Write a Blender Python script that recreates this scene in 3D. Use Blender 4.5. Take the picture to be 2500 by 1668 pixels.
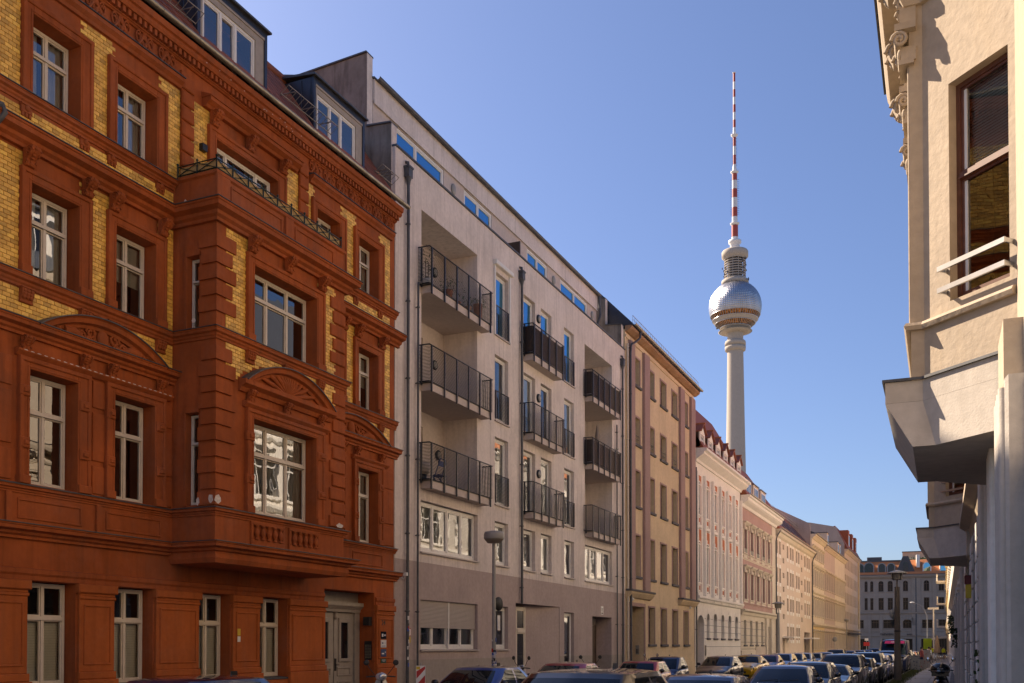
import bpy, bmesh, math, random
from mathutils import Vector, Matrix
random.seed(7)
R = math.radians
for o in list(bpy.data.objects): bpy.data.objects.remove(o)
SC = bpy.context.scene
COL = SC.collection

# ------------------------------------------------------------------ camera
EYE = 1.95
cam = bpy.data.cameras.new('camera')
cam.sensor_width = 36.0; cam.lens = 34.99; cam.shift_y = 0.2788
cam.clip_start = 0.05; cam.clip_end = 6000
CAM = bpy.data.objects.new('camera', cam)
CAM.location = (0, 0, EYE); CAM.rotation_euler = (R(91.1), 0, R(24.06))
COL.objects.link(CAM); SC.camera = CAM

# ------------------------------------------------------------------ sky + sun + exposure
SUN_EL, SUN_AZ = R(38.0), R(74.0)            # azimuth counter-clockwise from +Y (the street direction)
world = bpy.data.worlds.new('World'); SC.world = world; world.use_nodes = True
nt = world.node_tree; nt.nodes.clear()
wo = nt.nodes.new('ShaderNodeOutputWorld'); bg = nt.nodes.new('ShaderNodeBackground')
sky = nt.nodes.new('ShaderNodeTexSky'); sky.sky_type = 'NISHITA'; sky.sun_disc = False
sky.sun_elevation = SUN_EL; sky.sun_rotation = -SUN_AZ
sky.air_density = 1.0; sky.dust_density = 1.2; sky.ozone_density = 8.0; sky.altitude = 50
bg.inputs['Strength'].default_value = 0.074
tn = nt.nodes.new('ShaderNodeMix'); tn.data_type = 'RGBA'; tn.blend_type = 'MULTIPLY'; tn.inputs[0].default_value = 1.0; tn.inputs[7].default_value = (0.92, 0.96, 1.09, 1)
nt.links.new(sky.outputs[0], tn.inputs[6]); nt.links.new(tn.outputs[2], bg.inputs['Color']); nt.links.new(bg.outputs[0], wo.inputs['Surface'])
sl = bpy.data.lights.new('sun', 'SUN'); sl.energy = 5.0; sl.angle = R(0.53); sl.color = (1.0, 0.93, 0.82)
SUN = bpy.data.objects.new('sun', sl); COL.objects.link(SUN)
sdir = Vector((-math.sin(SUN_AZ) * math.cos(SUN_EL), math.cos(SUN_AZ) * math.cos(SUN_EL), math.sin(SUN_EL)))
SUN.rotation_euler = (-sdir).to_track_quat('-Z', 'Y').to_euler(); SUN.location = (-30, 20, 60)
SC.view_settings.view_transform = 'Standard'; SC.view_settings.look = 'None'
SC.view_settings.exposure = 1.18; SC.view_settings.gamma = 1.0
SC.view_settings.use_curve_mapping = False
SC.view_settings.use_white_balance = True; SC.view_settings.white_balance_temperature = 8000; SC.view_settings.white_balance_tint = 16
SC.cycles.max_bounces = 8; SC.cycles.diffuse_bounces = 4; SC.cycles.glossy_bounces = 4
SC.cycles.transparent_max_bounces = 12
SC.cycles.caustics_reflective = False; SC.cycles.caustics_refractive = False

# ------------------------------------------------------------------ materials
MATS = {}
def newmat(name):
    m = bpy.data.materials.new(name); m.use_nodes = True
    m.node_tree.nodes.clear(); MATS[name] = m
    n = m.node_tree.nodes
    out = n.new('ShaderNodeOutputMaterial')
    return m, n, m.node_tree.links, out
def rgb(c): return (c[0], c[1], c[2], 1.0)
def mulc(c, k): return tuple(min(1, max(0, a * k)) for a in c)
def ramp(n, l, src, stops):
    r = n.new('ShaderNodeValToRGB'); e = r.color_ramp.elements
    while len(e) < len(stops): e.new(0.5)
    for i, (p, c) in enumerate(stops): e[i].position = p; e[i].color = rgb(c)
    l.new(src, r.inputs['Fac']); return r.outputs['Color']
def noise(n, l, scale, detail=4, vec=None, stretch=None, rough=0.55):
    if vec is None:
        g = n.new('ShaderNodeNewGeometry'); vec = g.outputs['Position']
    if stretch:
        mp = n.new('ShaderNodeMapping'); mp.inputs['Scale'].default_value = stretch
        l.new(vec, mp.inputs['Vector']); vec = mp.outputs['Vector']
    t = n.new('ShaderNodeTexNoise'); t.inputs['Scale'].default_value = scale
    t.inputs['Detail'].default_value = detail; t.inputs['Roughness'].default_value = rough
    l.new(vec, t.inputs['Vector']); return t.outputs['Fac']
def mixc(n, l, fac, a, b, mode='MIX'):
    m = n.new('ShaderNodeMix'); m.data_type = 'RGBA'; m.blend_type = mode
    for s, v in ((m.inputs['Factor'], fac), (m.inputs['A'], a), (m.inputs['B'], b)):
        pass
    fi = [i for i in m.inputs if i.identifier == 'Factor_Float'][0]
    ai = [i for i in m.inputs if i.identifier == 'A_Color'][0]
    bi = [i for i in m.inputs if i.identifier == 'B_Color'][0]
    for s, v in ((fi, fac), (ai, a), (bi, b)):
        if hasattr(v, 'is_output') or isinstance(v, bpy.types.NodeSocket): l.new(v, s)
        elif isinstance(v, (int, float)): s.default_value = v
        else: s.default_value = rgb(v)
    return [o for o in m.outputs if o.identifier == 'Result_Color'][0]
def stucco(name, c, rough=0.85, var=0.16, streak=0.12, bump=0.25, dirt=(0.10, 0.085, 0.07), dirt_amt=0.0, bscale=45, spots=0.0, spotc=(0.7,0.66,0.62)):
    """painted render or stone: large blotches, vertical rain streaks, fine grain relief"""
    m, n, l, out = newmat(name)
    b = n.new('ShaderNodeBsdfPrincipled')
    big = noise(n, l, 0.7, 5)
    col = ramp(n, l, big, [(0.3, mulc(c, 1 - var)), (0.7, mulc(c, 1 + var * 0.6))])
    st = noise(n, l, 2.2, 5, stretch=(3.0, 3.0, 0.18))
    sf = ramp(n, l, st, [(0.48, (0, 0, 0)), (0.72, (1, 1, 1))])
    mm = n.new('ShaderNodeMath'); mm.operation = 'MULTIPLY'; l.new(sf, mm.inputs[0]); mm.inputs[1].default_value = streak
    col = mixc(n, l, mm.outputs[0], col, mulc(c, 0.5))
    fd = ramp(n, l, noise(n, l, 0.45, 6, rough=0.7), [(0.52, (0, 0, 0)), (0.68, (1, 1, 1))])
    fm = n.new('ShaderNodeMath'); fm.operation = 'MULTIPLY'; l.new(fd, fm.inputs[0]); fm.inputs[1].default_value = var * 1.1
    g = sum(c) / 3; col = mixc(n, l, fm.outputs[0], col, tuple(min(1, a * 0.75 + g * 0.42) for a in c))
    fine = noise(n, l, 9.0, 6)
    ff = ramp(n, l, fine, [(0.35, (0.93, 0.93, 0.93)), (0.65, (1.05, 1.05, 1.05))])
    col = mixc(n, l, 1.0, col, ff, 'MULTIPLY')
    if dirt_amt:
        dn = noise(n, l, 1.6, 6, stretch=(2.0, 2.0, 0.5))
        df = ramp(n, l, dn, [(0.5, (0, 0, 0)), (0.75, (dirt_amt,) * 3)])
        col = mixc(n, l, df, col, dirt)
    if spots:
        sp = noise(n, l, 5.5, 3)
        s2 = ramp(n, l, sp, [(0.735 - spots, (0, 0, 0)), (0.75 - spots, (1, 1, 1))])
        col = mixc(n, l, s2, col, spotc)
    l.new(col, b.inputs['Base Color']); b.inputs['Roughness'].default_value = rough
    b.inputs['Specular IOR Level'].default_value = 0.25
    bp = n.new('ShaderNodeBump'); bp.inputs['Strength'].default_value = bump; bp.inputs['Distance'].default_value = 0.012
    l.new(noise(n, l, bscale, 5), bp.inputs['Height']); l.new(bp.outputs[0], b.inputs['Normal'])
    l.new(b.outputs[0], out.inputs['Surface']); return m
def plain(name, c, rough=0.5, metal=0.0, spec=0.5, coat=0.0, var=0.08, scale=6.0, bump=0.0, alpha=1.0):
    m, n, l, out = newmat(name); b = n.new('ShaderNodeBsdfPrincipled')
    f = noise(n, l, scale, 4)
    col = ramp(n, l, f, [(0.3, mulc(c, 1 - var)), (0.7, mulc(c, 1 + var))])
    l.new(col, b.inputs['Base Color']); b.inputs['Roughness'].default_value = rough
    b.inputs['Metallic'].default_value = metal; b.inputs['Specular IOR Level'].default_value = spec
    b.inputs['Coat Weight'].default_value = coat; b.inputs['Coat Roughness'].default_value = 0.04
    if bump:
        bp = n.new('ShaderNodeBump'); bp.inputs['Strength'].default_value = bump; bp.inputs['Distance'].default_value = 0.01
        l.new(noise(n, l, scale * 6, 4), bp.inputs['Height']); l.new(bp.outputs[0], b.inputs['Normal'])
    l.new(b.outputs[0], out.inputs['Surface']); return m
def glass(name, tint=(0.75, 0.8, 0.8), ior=2.1, wobble=0.003, base=0.06, refl=(0.93, 0.96, 1)):
    m, n, l, out = newmat(name)
    tr = n.new('ShaderNodeBsdfTransparent'); tr.inputs['Color'].default_value = rgb(tint)
    gl = n.new('ShaderNodeBsdfGlossy'); gl.inputs['Roughness'].default_value = 0.0; gl.inputs['Color'].default_value = rgb(refl)
    fr = n.new('ShaderNodeFresnel'); fr.inputs['IOR'].default_value = ior
    ad = n.new('ShaderNodeMath'); ad.operation = 'ADD'; ad.use_clamp = True; ad.inputs[1].default_value = base
    l.new(fr.outputs[0], ad.inputs[0])
    if wobble:
        bp = n.new('ShaderNodeBump'); bp.inputs['Strength'].default_value = 1.0; bp.inputs['Distance'].default_value = wobble
        l.new(noise(n, l, 1.3, 2, stretch=(1, 1, 0.7)), bp.inputs['Height'])
        l.new(bp.outputs[0], gl.inputs['Normal'])
    mx = n.new('ShaderNodeMixShader'); l.new(ad.outputs[0], mx.inputs[0]); l.new(tr.outputs[0], mx.inputs[1]); l.new(gl.outputs[0], mx.inputs[2])
    l.new(mx.outputs[0], out.inputs['Surface']); return m
def tinted(name, c, var=0.25, rough=0.6, bump=0.2, scale=30):
    """pieces (bricks, tiles, setts): each one its own shade, by mesh attribute or by object"""
    m, n, l, out = newmat(name); b = n.new('ShaderNodeBsdfPrincipled')
    at = n.new('ShaderNodeAttribute'); at.attribute_name = 'tint'; oi = n.new('ShaderNodeObjectInfo')
    ad = n.new('ShaderNodeMath'); ad.operation = 'ADD'; l.new(at.outputs['Fac'], ad.inputs[0]); l.new(oi.outputs['Random'], ad.inputs[1])
    fr = n.new('ShaderNodeMath'); fr.operation = 'FRACT'; l.new(ad.outputs[0], fr.inputs[0])
    col = ramp(n, l, fr.outputs[0], [(0.0, mulc(c, 1 - var)), (0.5, c), (0.85, mulc((c[0], c[1] * 1.06, c[2] * 1.15), 1 + var * 0.5)), (1.0, mulc(c, 1 + var))])
    f = ramp(n, l, noise(n, l, scale, 5), [(0.3, (0.82, 0.82, 0.82)), (0.7, (1.1, 1.1, 1.1))])
    col = mixc(n, l, 1.0, col, f, 'MULTIPLY')
    l.new(col, b.inputs['Base Color']); b.inputs['Roughness'].default_value = rough
    bp = n.new('ShaderNodeBump'); bp.inputs['Strength'].default_value = bump; bp.inputs['Distance'].default_value = 0.006
    l.new(noise(n, l, scale * 3, 4), bp.inputs['Height']); l.new(bp.outputs[0], b.inputs['Normal'])
    l.new(b.outputs[0], out.inputs['Surface']); return m

# terracotta house
stucco('terracotta', (0.375, 0.090, 0.026), var=0.28, streak=0.55, dirt_amt=0.35, dirt=(0.17, 0.075, 0.045))
stucco('terracotta_flat', (0.42, 0.104, 0.026), var=0.22, streak=0.35, dirt_amt=0.25, dirt=(0.22, 0.10, 0.06))
tinted('yellow_brick', (0.84, 0.48, 0.095), var=0.34, rough=0.45)
plain('flaked_plaster', (0.62, 0.55, 0.5), 0.9, var=0.2, scale=20)
plain('lead', (0.075, 0.078, 0.085), 0.5, 0.25, var=0.2)
plain('zinc', (0.30, 0.27, 0.22), 0.38, 0.75, var=0.2, scale=3)
plain('dark_zinc', (0.055, 0.06, 0.075), 0.35, 0.55, var=0.25, scale=1.5)
plain('window_paint', (0.62, 0.55, 0.46), 0.5, var=0.06)
plain('white_paint', (0.72, 0.70, 0.66), 0.4, var=0.05)
plain('brown_wood', (0.12, 0.045, 0.028), 0.35, var=0.25, scale=12)
plain('dark_wood', (0.07, 0.04, 0.025), 0.45, var=0.25)
plain('door_paint', (0.33, 0.29, 0.25), 0.5, var=0.1)
plain('green_iron', (0.018, 0.032, 0.024), 0.45, 0.3)
plain('rail_iron', (0.030, 0.034, 0.040), 0.42, 0.4)
plain('steel', (0.45, 0.45, 0.45), 0.3, 0.9)
plain('reed', (0.42, 0.28, 0.12), 0.8, var=0.3, scale=40)
plain('curtain', (0.78, 0.76, 0.72), 0.9, var=0.08, scale=3)
plain('curtain_green', (0.13, 0.17, 0.13), 0.9, var=0.1)
plain('curtain_yellow', (0.48, 0.36, 0.16), 0.9, var=0.1)
plain('blind', (0.74, 0.71, 0.64), 0.7, var=0.05)
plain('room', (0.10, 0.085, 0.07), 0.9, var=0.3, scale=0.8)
plain('room_white', (0.38, 0.36, 0.33), 0.9, var=0.2, scale=0.8)
plain('black', (0.012, 0.012, 0.013), 0.5)
plain('black_gloss', (0.008, 0.008, 0.01), 0.12, 0.0, 0.6)
tinted('roof_tile', (0.26, 0.075, 0.035), var=0.35, rough=0.7)
tinted('roof_tile_orange', (0.50, 0.17, 0.06), var=0.25, rough=0.7)
tinted('roof_slate', (0.06, 0.065, 0.075), var=0.3, rough=0.45)
# grey house
stucco('grey_render', (0.70, 0.615, 0.57), var=0.13, streak=0.4, bump=0.3, bscale=60)
stucco('grey_base', (0.44, 0.35, 0.325), var=0.10, streak=0.12, bump=0.3, bscale=60)
stucco('grey_plinth', (0.36, 0.31, 0.275), var=0.08, streak=0.05)
stucco('grey_soffit', (0.54, 0.46, 0.42), var=0.05, streak=0.0)
stucco('firewall', (0.23, 0.205, 0.185), var=0.25, streak=0.75, dirt_amt=0.8, dirt=(0.07, 0.06, 0.05))
plain('shutter', (0.44, 0.38, 0.345), 0.5, var=0.04)
# other houses
stucco('ochre', (0.66, 0.51, 0.335), var=0.10, streak=0.14, dirt_amt=0.15, dirt=(0.3, 0.22, 0.13))
stucco('mauve', (0.36, 0.24, 0.22), var=0.08, streak=0.08)
stucco('sill_grey', (0.12, 0.115, 0.12), var=0.1, streak=0.05)
stucco('white_render', (0.82, 0.78, 0.72), var=0.05, streak=0.10, dirt_amt=0.1, dirt=(0.4, 0.34, 0.28))
stucco('orange_panel', (0.50, 0.17, 0.085), var=0.1, streak=0.1)
stucco('pink_render', (0.44, 0.285, 0.26), var=0.10, streak=0.16, dirt_amt=0.12, dirt=(0.25, 0.15, 0.13))
stucco('cream_trim', (0.66, 0.585, 0.48), var=0.08, streak=0.12)
stucco('peach', (0.70, 0.585, 0.49), var=0.05, streak=0.06)
stucco('cream_wall', (0.70, 0.63, 0.54), var=0.07, streak=0.1)
stucco('lilac_wall', (0.54, 0.44, 0.42), var=0.07, streak=0.1)
stucco('beige_wall', (0.60, 0.51, 0.43), var=0.07, streak=0.1)
stucco('yellow_wall', (0.66, 0.52, 0.32), var=0.07, streak=0.08)
stucco('right_render', (0.44, 0.36, 0.275), var=0.09, streak=0.05, bump=0.6, bscale=14, dirt_amt=0.15, dirt=(0.58, 0.42, 0.24))
stucco('right_grey', (0.52, 0.47, 0.41), var=0.12, streak=0.2, dirt_amt=0.3, dirt=(0.3, 0.25, 0.2), bump=0.3)
stucco('right_white', (0.80, 0.75, 0.67), var=0.05, streak=0.06)
stucco('sandstone', (0.36, 0.30, 0.25), var=0.08, streak=0.14)
stucco('tower_concrete', (0.45, 0.40, 0.345), var=0.05, streak=0.12, bump=0.0)
plain('tower_red', (0.40, 0.06, 0.04), 0.5); plain('tower_white', (0.72, 0.72, 0.72), 0.5)
plain('tower_steel', (0.46, 0.47, 0.50), 0.34, 1.0, var=0.15, scale=0.25)
plain('window_dark', (0.014, 0.012, 0.012), 0.25, 0.0, 0.25)
stucco('rusty_eaves', (0.36, 0.20, 0.11), var=0.25, streak=0.2, dirt_amt=0.4, dirt=(0.45, 0.33, 0.2))
plain('amber_glass', (0.30, 0.12, 0.035), 0.06, 0.6, var=0.9, scale=0.8)
stucco('lamp_concrete', (0.16, 0.13, 0.10), var=0.15, streak=0.3)
plain('lamp_grey', (0.30, 0.29, 0.27), 0.5); plain('lamp_lens', (0.24, 0.21, 0.17), 0.4); plain('dormer_beige_shade', (0.34, 0.29, 0.24), 0.6, var=0.1)  # dormer lining: beige darkened, its shadow is in the colour
stucco('gable_render', (0.36, 0.32, 0.30), var=0.12, streak=0.2)
stucco('dormer_grey', (0.30, 0.29, 0.29), var=0.1, streak=0.1)
# ground
stucco('asphalt', (0.05, 0.05, 0.052), var=0.2, streak=0.0, bump=0.7, bscale=90)
stucco('pavement', (0.40, 0.365, 0.32), var=0.12, streak=0.0, bump=0.4, bscale=60, dirt_amt=0.2)
stucco('cobble_strip', (0.16, 0.145, 0.13), var=0.25, streak=0.0, bump=1.0, bscale=18)
tinted('slab', (0.34, 0.31, 0.275), var=0.12, rough=0.8)
stucco('kerb_stone', (0.34, 0.32, 0.29), var=0.12, streak=0.0)
plain('grass', (0.085, 0.10, 0.025), 0.8, var=0.4, scale=14)
plain('leaf', (0.055, 0.10, 0.03), 0.6, var=0.45, scale=9)
plain('leaf_dark', (0.03, 0.06, 0.02), 0.6, var=0.4, scale=9)
plain('clay_pot', (0.36, 0.13, 0.06), 0.7); plain('clay_light', (0.50, 0.26, 0.14), 0.7)
glass('glass'); glass('glass_clear', tint=(0.9,0.92,0.9), ior=1.6, base=0.02); glass('glass_blue', tint=(0.30, 0.52, 0.60), ior=2.0, wobble=0.0015, base=0.45, refl=(0.22, 0.68, 1.0))
glass('glass_red_house', ior=2.3, wobble=0.0035, base=0.06)
stucco('pilaster_side_shade', (0.44, 0.32, 0.30), var=0.08, streak=0.08)  # mauve that holds the shade on the white house pilaster sides
stucco('city_ground', (0.24, 0.21, 0.175), var=0.3, streak=0.0, bump=0.0)
# ------------------------------------------------------------------ mesh builder: local axes x = out of the facade, y = along it, z = up
class MB:
    def __init__(s): s.v = []; s.f = []; s.sm = []; s.t = []; s.m = []
    def add(s, vs, fs, smooth=False, tint=0.0, m=0):
        b = len(s.v); s.v.extend([tuple(q) for q in vs])
        for q in fs: s.f.append([b + i for i in q]); s.sm.append(smooth); s.t.append(tint); s.m.append(m)
        return s
    def box(s, x0, x1, y0, y1, z0, z1, tint=0.0, m=0):
        x0, x1 = min(x0, x1), max(x0, x1); y0, y1 = min(y0, y1), max(y0, y1); z0, z1 = min(z0, z1), max(z0, z1)
        return s.add([(x0,y0,z0),(x1,y0,z0),(x1,y1,z0),(x0,y1,z0),(x0,y0,z1),(x1,y0,z1),(x1,y1,z1),(x0,y1,z1)],
              [(0,3,2,1),(4,5,6,7),(0,1,5,4),(1,2,6,5),(2,3,7,6),(3,0,4,7)], tint=tint, m=m)
    def bbox(s, x0, x1, y0, y1, z0, z1, b=0.01, tint=0.0):
        """box whose outer (+x) face has a chamfered edge"""
        return s.add([(x0,y0,z0),(x0,y1,z0),(x0,y1,z1),(x0,y0,z1),
                      (x1-b,y0,z0),(x1-b,y1,z0),(x1-b,y1,z1),(x1-b,y0,z1),
                      (x1,y0+b,z0+b),(x1,y1-b,z0+b),(x1,y1-b,z1-b),(x1,y0+b,z1-b)],
              [(0,1,5,4),(1,2,6,5),(2,3,7,6),(3,0,4,7),(4,5,9,8),(5,6,10,9),(6,7,11,10),(7,4,8,11),(8,9,10,11)], tint=tint)
    def quad(s, a, b, c, d, **k): return s.add([a, b, c, d], [(0, 1, 2, 3)], **k)
    def prof(s, pts, y0, y1, smooth=False, m=0):
        """polygon of (x,z) pushed along y"""
        n = len(pts)
        vs = [(p[0], y0, p[1]) for p in pts] + [(p[0], y1, p[1]) for p in pts]
        s.add(vs, [(i, (i+1) % n, n + (i+1) % n, n + i) for i in range(n)], smooth=smooth, m=m)
        s.add(vs, [tuple(range(n))[::-1], tuple(range(n, 2*n))], m=m); return s
    def plate(s, pts, x0, x1, m=0, smooth=False):
        """polygon of (y,z) pushed along x"""
        n = len(pts)
        vs = [(x0, p[0], p[1]) for p in pts] + [(x1, p[0], p[1]) for p in pts]
        s.add(vs, [(i, (i+1) % n, n + (i+1) % n, n + i) for i in range(n)], m=m, smooth=smooth)
        s.add(vs, [tuple(range(n))[::-1], tuple(range(n, 2*n))], m=m); return s
    def flat(s, pts, z0, z1, m=0):
        """polygon of (x,y) pushed along z"""
        n = len(pts)
        vs = [(p[0], p[1], z0) for p in pts] + [(p[0], p[1], z1) for p in pts]
        s.add(vs, [(i, (i+1) % n, n + (i+1) % n, n + i) for i in range(n)], m=m)
        s.add(vs, [tuple(range(n))[::-1], tuple(range(n, 2*n))], m=m); return s
    def run(s, pts, path, m=0):
        """moulding profile of (outward, z), carried along an open plan path of (x,y); outward is to the right of travel"""
        n = len(pts); k = len(path); rings = []
        for i, p in enumerate(path):
            a = Vector(path[max(i-1, 0)]); b = Vector(path[min(i+1, k-1)]); c = Vector(p)
            d1 = (c - a).normalized() if i > 0 else (b - c).normalized()
            d2 = (b - c).normalized() if i < k-1 else d1
            n1 = Vector((d1.y, -d1.x)); n2 = Vector((d2.y, -d2.x)); nn = (n1 + n2)
            nn = nn / max(0.2, nn.dot(n1))
            rings.append([(c.x + nn.x * q[0], c.y + nn.y * q[0], q[1]) for q in pts])
        vs = [v for r in rings for v in r]
        fs = [(i*n + j, i*n + (j+1) % n, (i+1)*n + (j+1) % n, (i+1)*n + j) for i in range(k-1) for j in range(n)]
        s.add(vs, fs, m=m); s.add(vs, [tuple(range(n))[::-1], tuple(range((k-1)*n, k*n))], m=m); return s
    def arc(s, pts, cy, cz, r, a0, a1, seg=16, m=0, smooth=False):
        """profile of (x, radial offset) carried round an arc in the facade plane"""
        n = len(pts); vs = []
        for i in range(seg + 1):
            a = a0 + (a1 - a0) * i / seg
            for q in pts: vs.append((q[0], cy + math.cos(a) * (r + q[1]), cz + math.sin(a) * (r + q[1])))
        fs = [(i*n + j, i*n + (j+1) % n, (i+1)*n + (j+1) % n, (i+1)*n + j) for i in range(seg) for j in range(n)]
        s.add(vs, fs, m=m, smooth=smooth); s.add(vs, [tuple(range(n))[::-1], tuple(range(seg*n, (seg+1)*n))], m=m); return s
    def tube(s, pts, r, n=8, m=0, caps=True):
        rings = []; pv = [Vector(p) for p in pts]; k = len(pv)
        for i, p in enumerate(pv):
            d = (pv[min(i+1, k-1)] - pv[max(i-1, 0)]).normalized()
            u = d.orthogonal().normalized() if i == 0 else (u - d * u.dot(d)).normalized()
            w = d.cross(u); rr = r[i] if isinstance(r, (list, tuple)) else r
            rings.append([p + (u * math.cos(2*math.pi*j/n) + w * math.sin(2*math.pi*j/n)) * rr for j in range(n)])
        vs = [v for q in rings for v in q]
        s.add(vs, [(i*n+j, i*n+(j+1) % n, (i+1)*n+(j+1) % n, (i+1)*n+j) for i in range(k-1) for j in range(n)], smooth=True, m=m)
        if caps: s.add(vs, [tuple(range(n))[::-1], tuple(range((k-1)*n, k*n))], m=m)
        return s
    def lathe(s, pts, c=(0,0,0), n=16, m=0, smooth=True, a0=0.0, a1=2*math.pi):
        full = abs(a1 - a0 - 2*math.pi) < 1e-6; cols = n if full else n + 1; k = len(pts)
        vs = [(c[0] + r*math.cos(a0 + (a1-a0)*j/n), c[1] + r*math.sin(a0 + (a1-a0)*j/n), c[2] + z) for r, z in pts for j in range(cols)]
        fs = [(i*cols+j, i*cols+(j+1) % cols, (i+1)*cols+(j+1) % cols, (i+1)*cols+j) for i in range(k-1) for j in range(n)]
        return s.add(vs, fs, smooth=smooth, m=m)
    def ball(s, c, r, sx=1, sy=1, sz=1, n=10, k=6, m=0):
        vs = [(c[0] + r*sx*math.sin(math.pi*i/k)*math.cos(2*math.pi*j/n), c[1] + r*sy*math.sin(math.pi*i/k)*math.sin(2*math.pi*j/n), c[2] + r*sz*math.cos(math.pi*i/k)) for i in range(k+1) for j in range(n)]
        return s.add(vs, [(i*n+j, (i+1)*n+j, (i+1)*n+(j+1) % n, i*n+(j+1) % n) for i in range(k) for j in range(n)], smooth=True, m=m)
    def xf(s, M):
        s.v = [tuple(M @ Vector(p)) for p in s.v]; return s
    def mesh(s, name, mats, off=(0,0,0)):
        me = bpy.data.meshes.new(name)
        me.from_pydata([(p[0]-off[0], p[1]-off[1], p[2]-off[2]) for p in s.v], [], s.f)
        for mt in (mats if isinstance(mats, (list, tuple)) else [mats]): me.materials.append(MATS[mt])
        me.polygons.foreach_set('use_smooth', s.sm); me.polygons.foreach_set('material_index', s.m)
        if any(s.t):
            at = me.attributes.new('tint', 'FLOAT', 'FACE'); at.data.foreach_set('value', s.t)
        bm = bmesh.new(); bm.from_mesh(me); bmesh.ops.recalc_face_normals(bm, faces=bm.faces); bm.to_mesh(me); bm.free()
        me.update(); return me

def link(name, data, parent=None, loc=(0,0,0), rot=None):
    o = bpy.data.objects.new(name, data); COL.objects.link(o)
    o.location = loc
    if rot: o.rotation_euler = rot
    if parent: o.parent = parent
    return o
class Thing:
    """top-level Empty; every part below it is written in the facade frame M and shifted to the thing's base"""
    def __init__(s, name, label, cat, M=Matrix.Identity(4), org=(0,0,0), group=None):
        s.M = M; s.org = Vector(org); s.o = link(name, None)
        s.o.matrix_world = M @ Matrix.Translation(s.org); s.o.empty_display_size = 0.5
        s.o['label'] = label; s.o['category'] = cat
        if group: s.o['group'] = group
        s.L = {s.o: s.org}
    def part(s, name, mb, mat, parent=None, label=None, kind=None, loc=None, rot=None):
        """mb in facade coordinates (loc None), or mb/mesh about its own origin put at loc"""
        par = parent or s.o
        if loc is None: me = mb.mesh(name, mat, s.org) if isinstance(mb, MB) else mb; L = s.org
        else: me = mb.mesh(name, mat) if isinstance(mb, MB) else mb; L = Vector(loc)
        o = link(name, me, par, L - s.L[par], rot); s.L[o] = L
        if label: o['label'] = label
        if kind: o['kind'] = kind
        return o
def solo(name, label, cat, mb, mat, M=Matrix.Identity(4), org=(0,0,0), group=None, rot=None):
    me = mb.mesh(name, mat, org) if isinstance(mb, MB) else mb
    o = link(name, me); o.matrix_world = M @ Matrix.Translation(Vector(org)) @ (Matrix.Rotation(rot, 4, 'Z') if rot else Matrix.Identity(4))
    o['label'] = label; o['category'] = cat
    if group: o['group'] = group
    return o
def structure(name, mb, mat, kind='structure', label=None):
    o = link(name, mb.mesh(name, mat)); o['kind'] = kind
    if label: o['label'] = label
    return o
LEFT = Matrix.Translation((-15.5, 0, 0))
RA = R(0.67)
RIGHT = Matrix.Rotation(RA, 4, 'Z') @ Matrix.Translation((0.67, 0, 0)) @ Matrix.Rotation(math.pi, 4, 'Z')   # x out = towards the street, y = -distance along it

def sheet(mb, y0, y1, z0, z1, holes, x=0.0, dep=0.22, arches=(), m=0):
    """wall face with openings (y0,y1,z0,z1) and their reveals"""
    ys = sorted({y0, y1} | {min(max(v, y0), y1) for h in holes for v in h[:2]})
    zs = sorted({z0, z1} | {min(max(v, z0), z1) for h in holes for v in h[2:4]})
    for j in range(len(zs) - 1):
        i = 0
        while i < len(ys) - 1:
            cy, cz = (ys[i] + ys[i+1]) / 2, (zs[j] + zs[j+1]) / 2
            if any(h[0] < cy < h[1] and h[2] < cz < h[3] for h in holes): i += 1; continue
            k = i
            while k + 1 < len(ys) - 1 and not any(h[0] < (ys[k+1]+ys[k+2])/2 < h[1] and h[2] < cz < h[3] for h in holes): k += 1
            mb.quad((x, ys[i], zs[j]), (x, ys[k+1], zs[j]), (x, ys[k+1], zs[j+1]), (x, ys[i], zs[j+1]), m=m); i = k + 1
    for h in holes:
        a, b, c, d = h[:4]; e = h[4] if len(h) > 4 else dep; xi = x - e
        if c > z0+1e-4: mb.quad((x,a,c),(x,b,c),(xi,b,c),(xi,a,c), m=m)
        if d < z1-1e-4: mb.quad((x,a,d),(xi,a,d),(xi,b,d),(x,b,d), m=m)
        mb.quad((x,a,c),(xi,a,c),(xi,a,d),(x,a,d), m=m); mb.quad((x,b,c),(x,b,d),(xi,b,d),(xi,b,c), m=m)
def shell(mb, y0, y1, z1, depth=13.0, x=0.0, zb=0.0, m=0):
    """sides, back and lid behind a wall face so that the rooms are closed"""
    xb = x - depth
    mb.quad((x,y0,zb),(xb,y0,zb),(xb,y0,z1),(x,y0,z1), m=m); mb.quad((x,y1,zb),(x,y1,z1),(xb,y1,z1),(xb,y1,zb), m=m)
    mb.quad((xb,y0,zb),(xb,y1,zb),(xb,y1,z1),(xb,y0,z1), m=m); mb.quad((x,y0,z1),(x,y1,z1),(xb,y1,z1),(xb,y0,z1), m=m)

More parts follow.
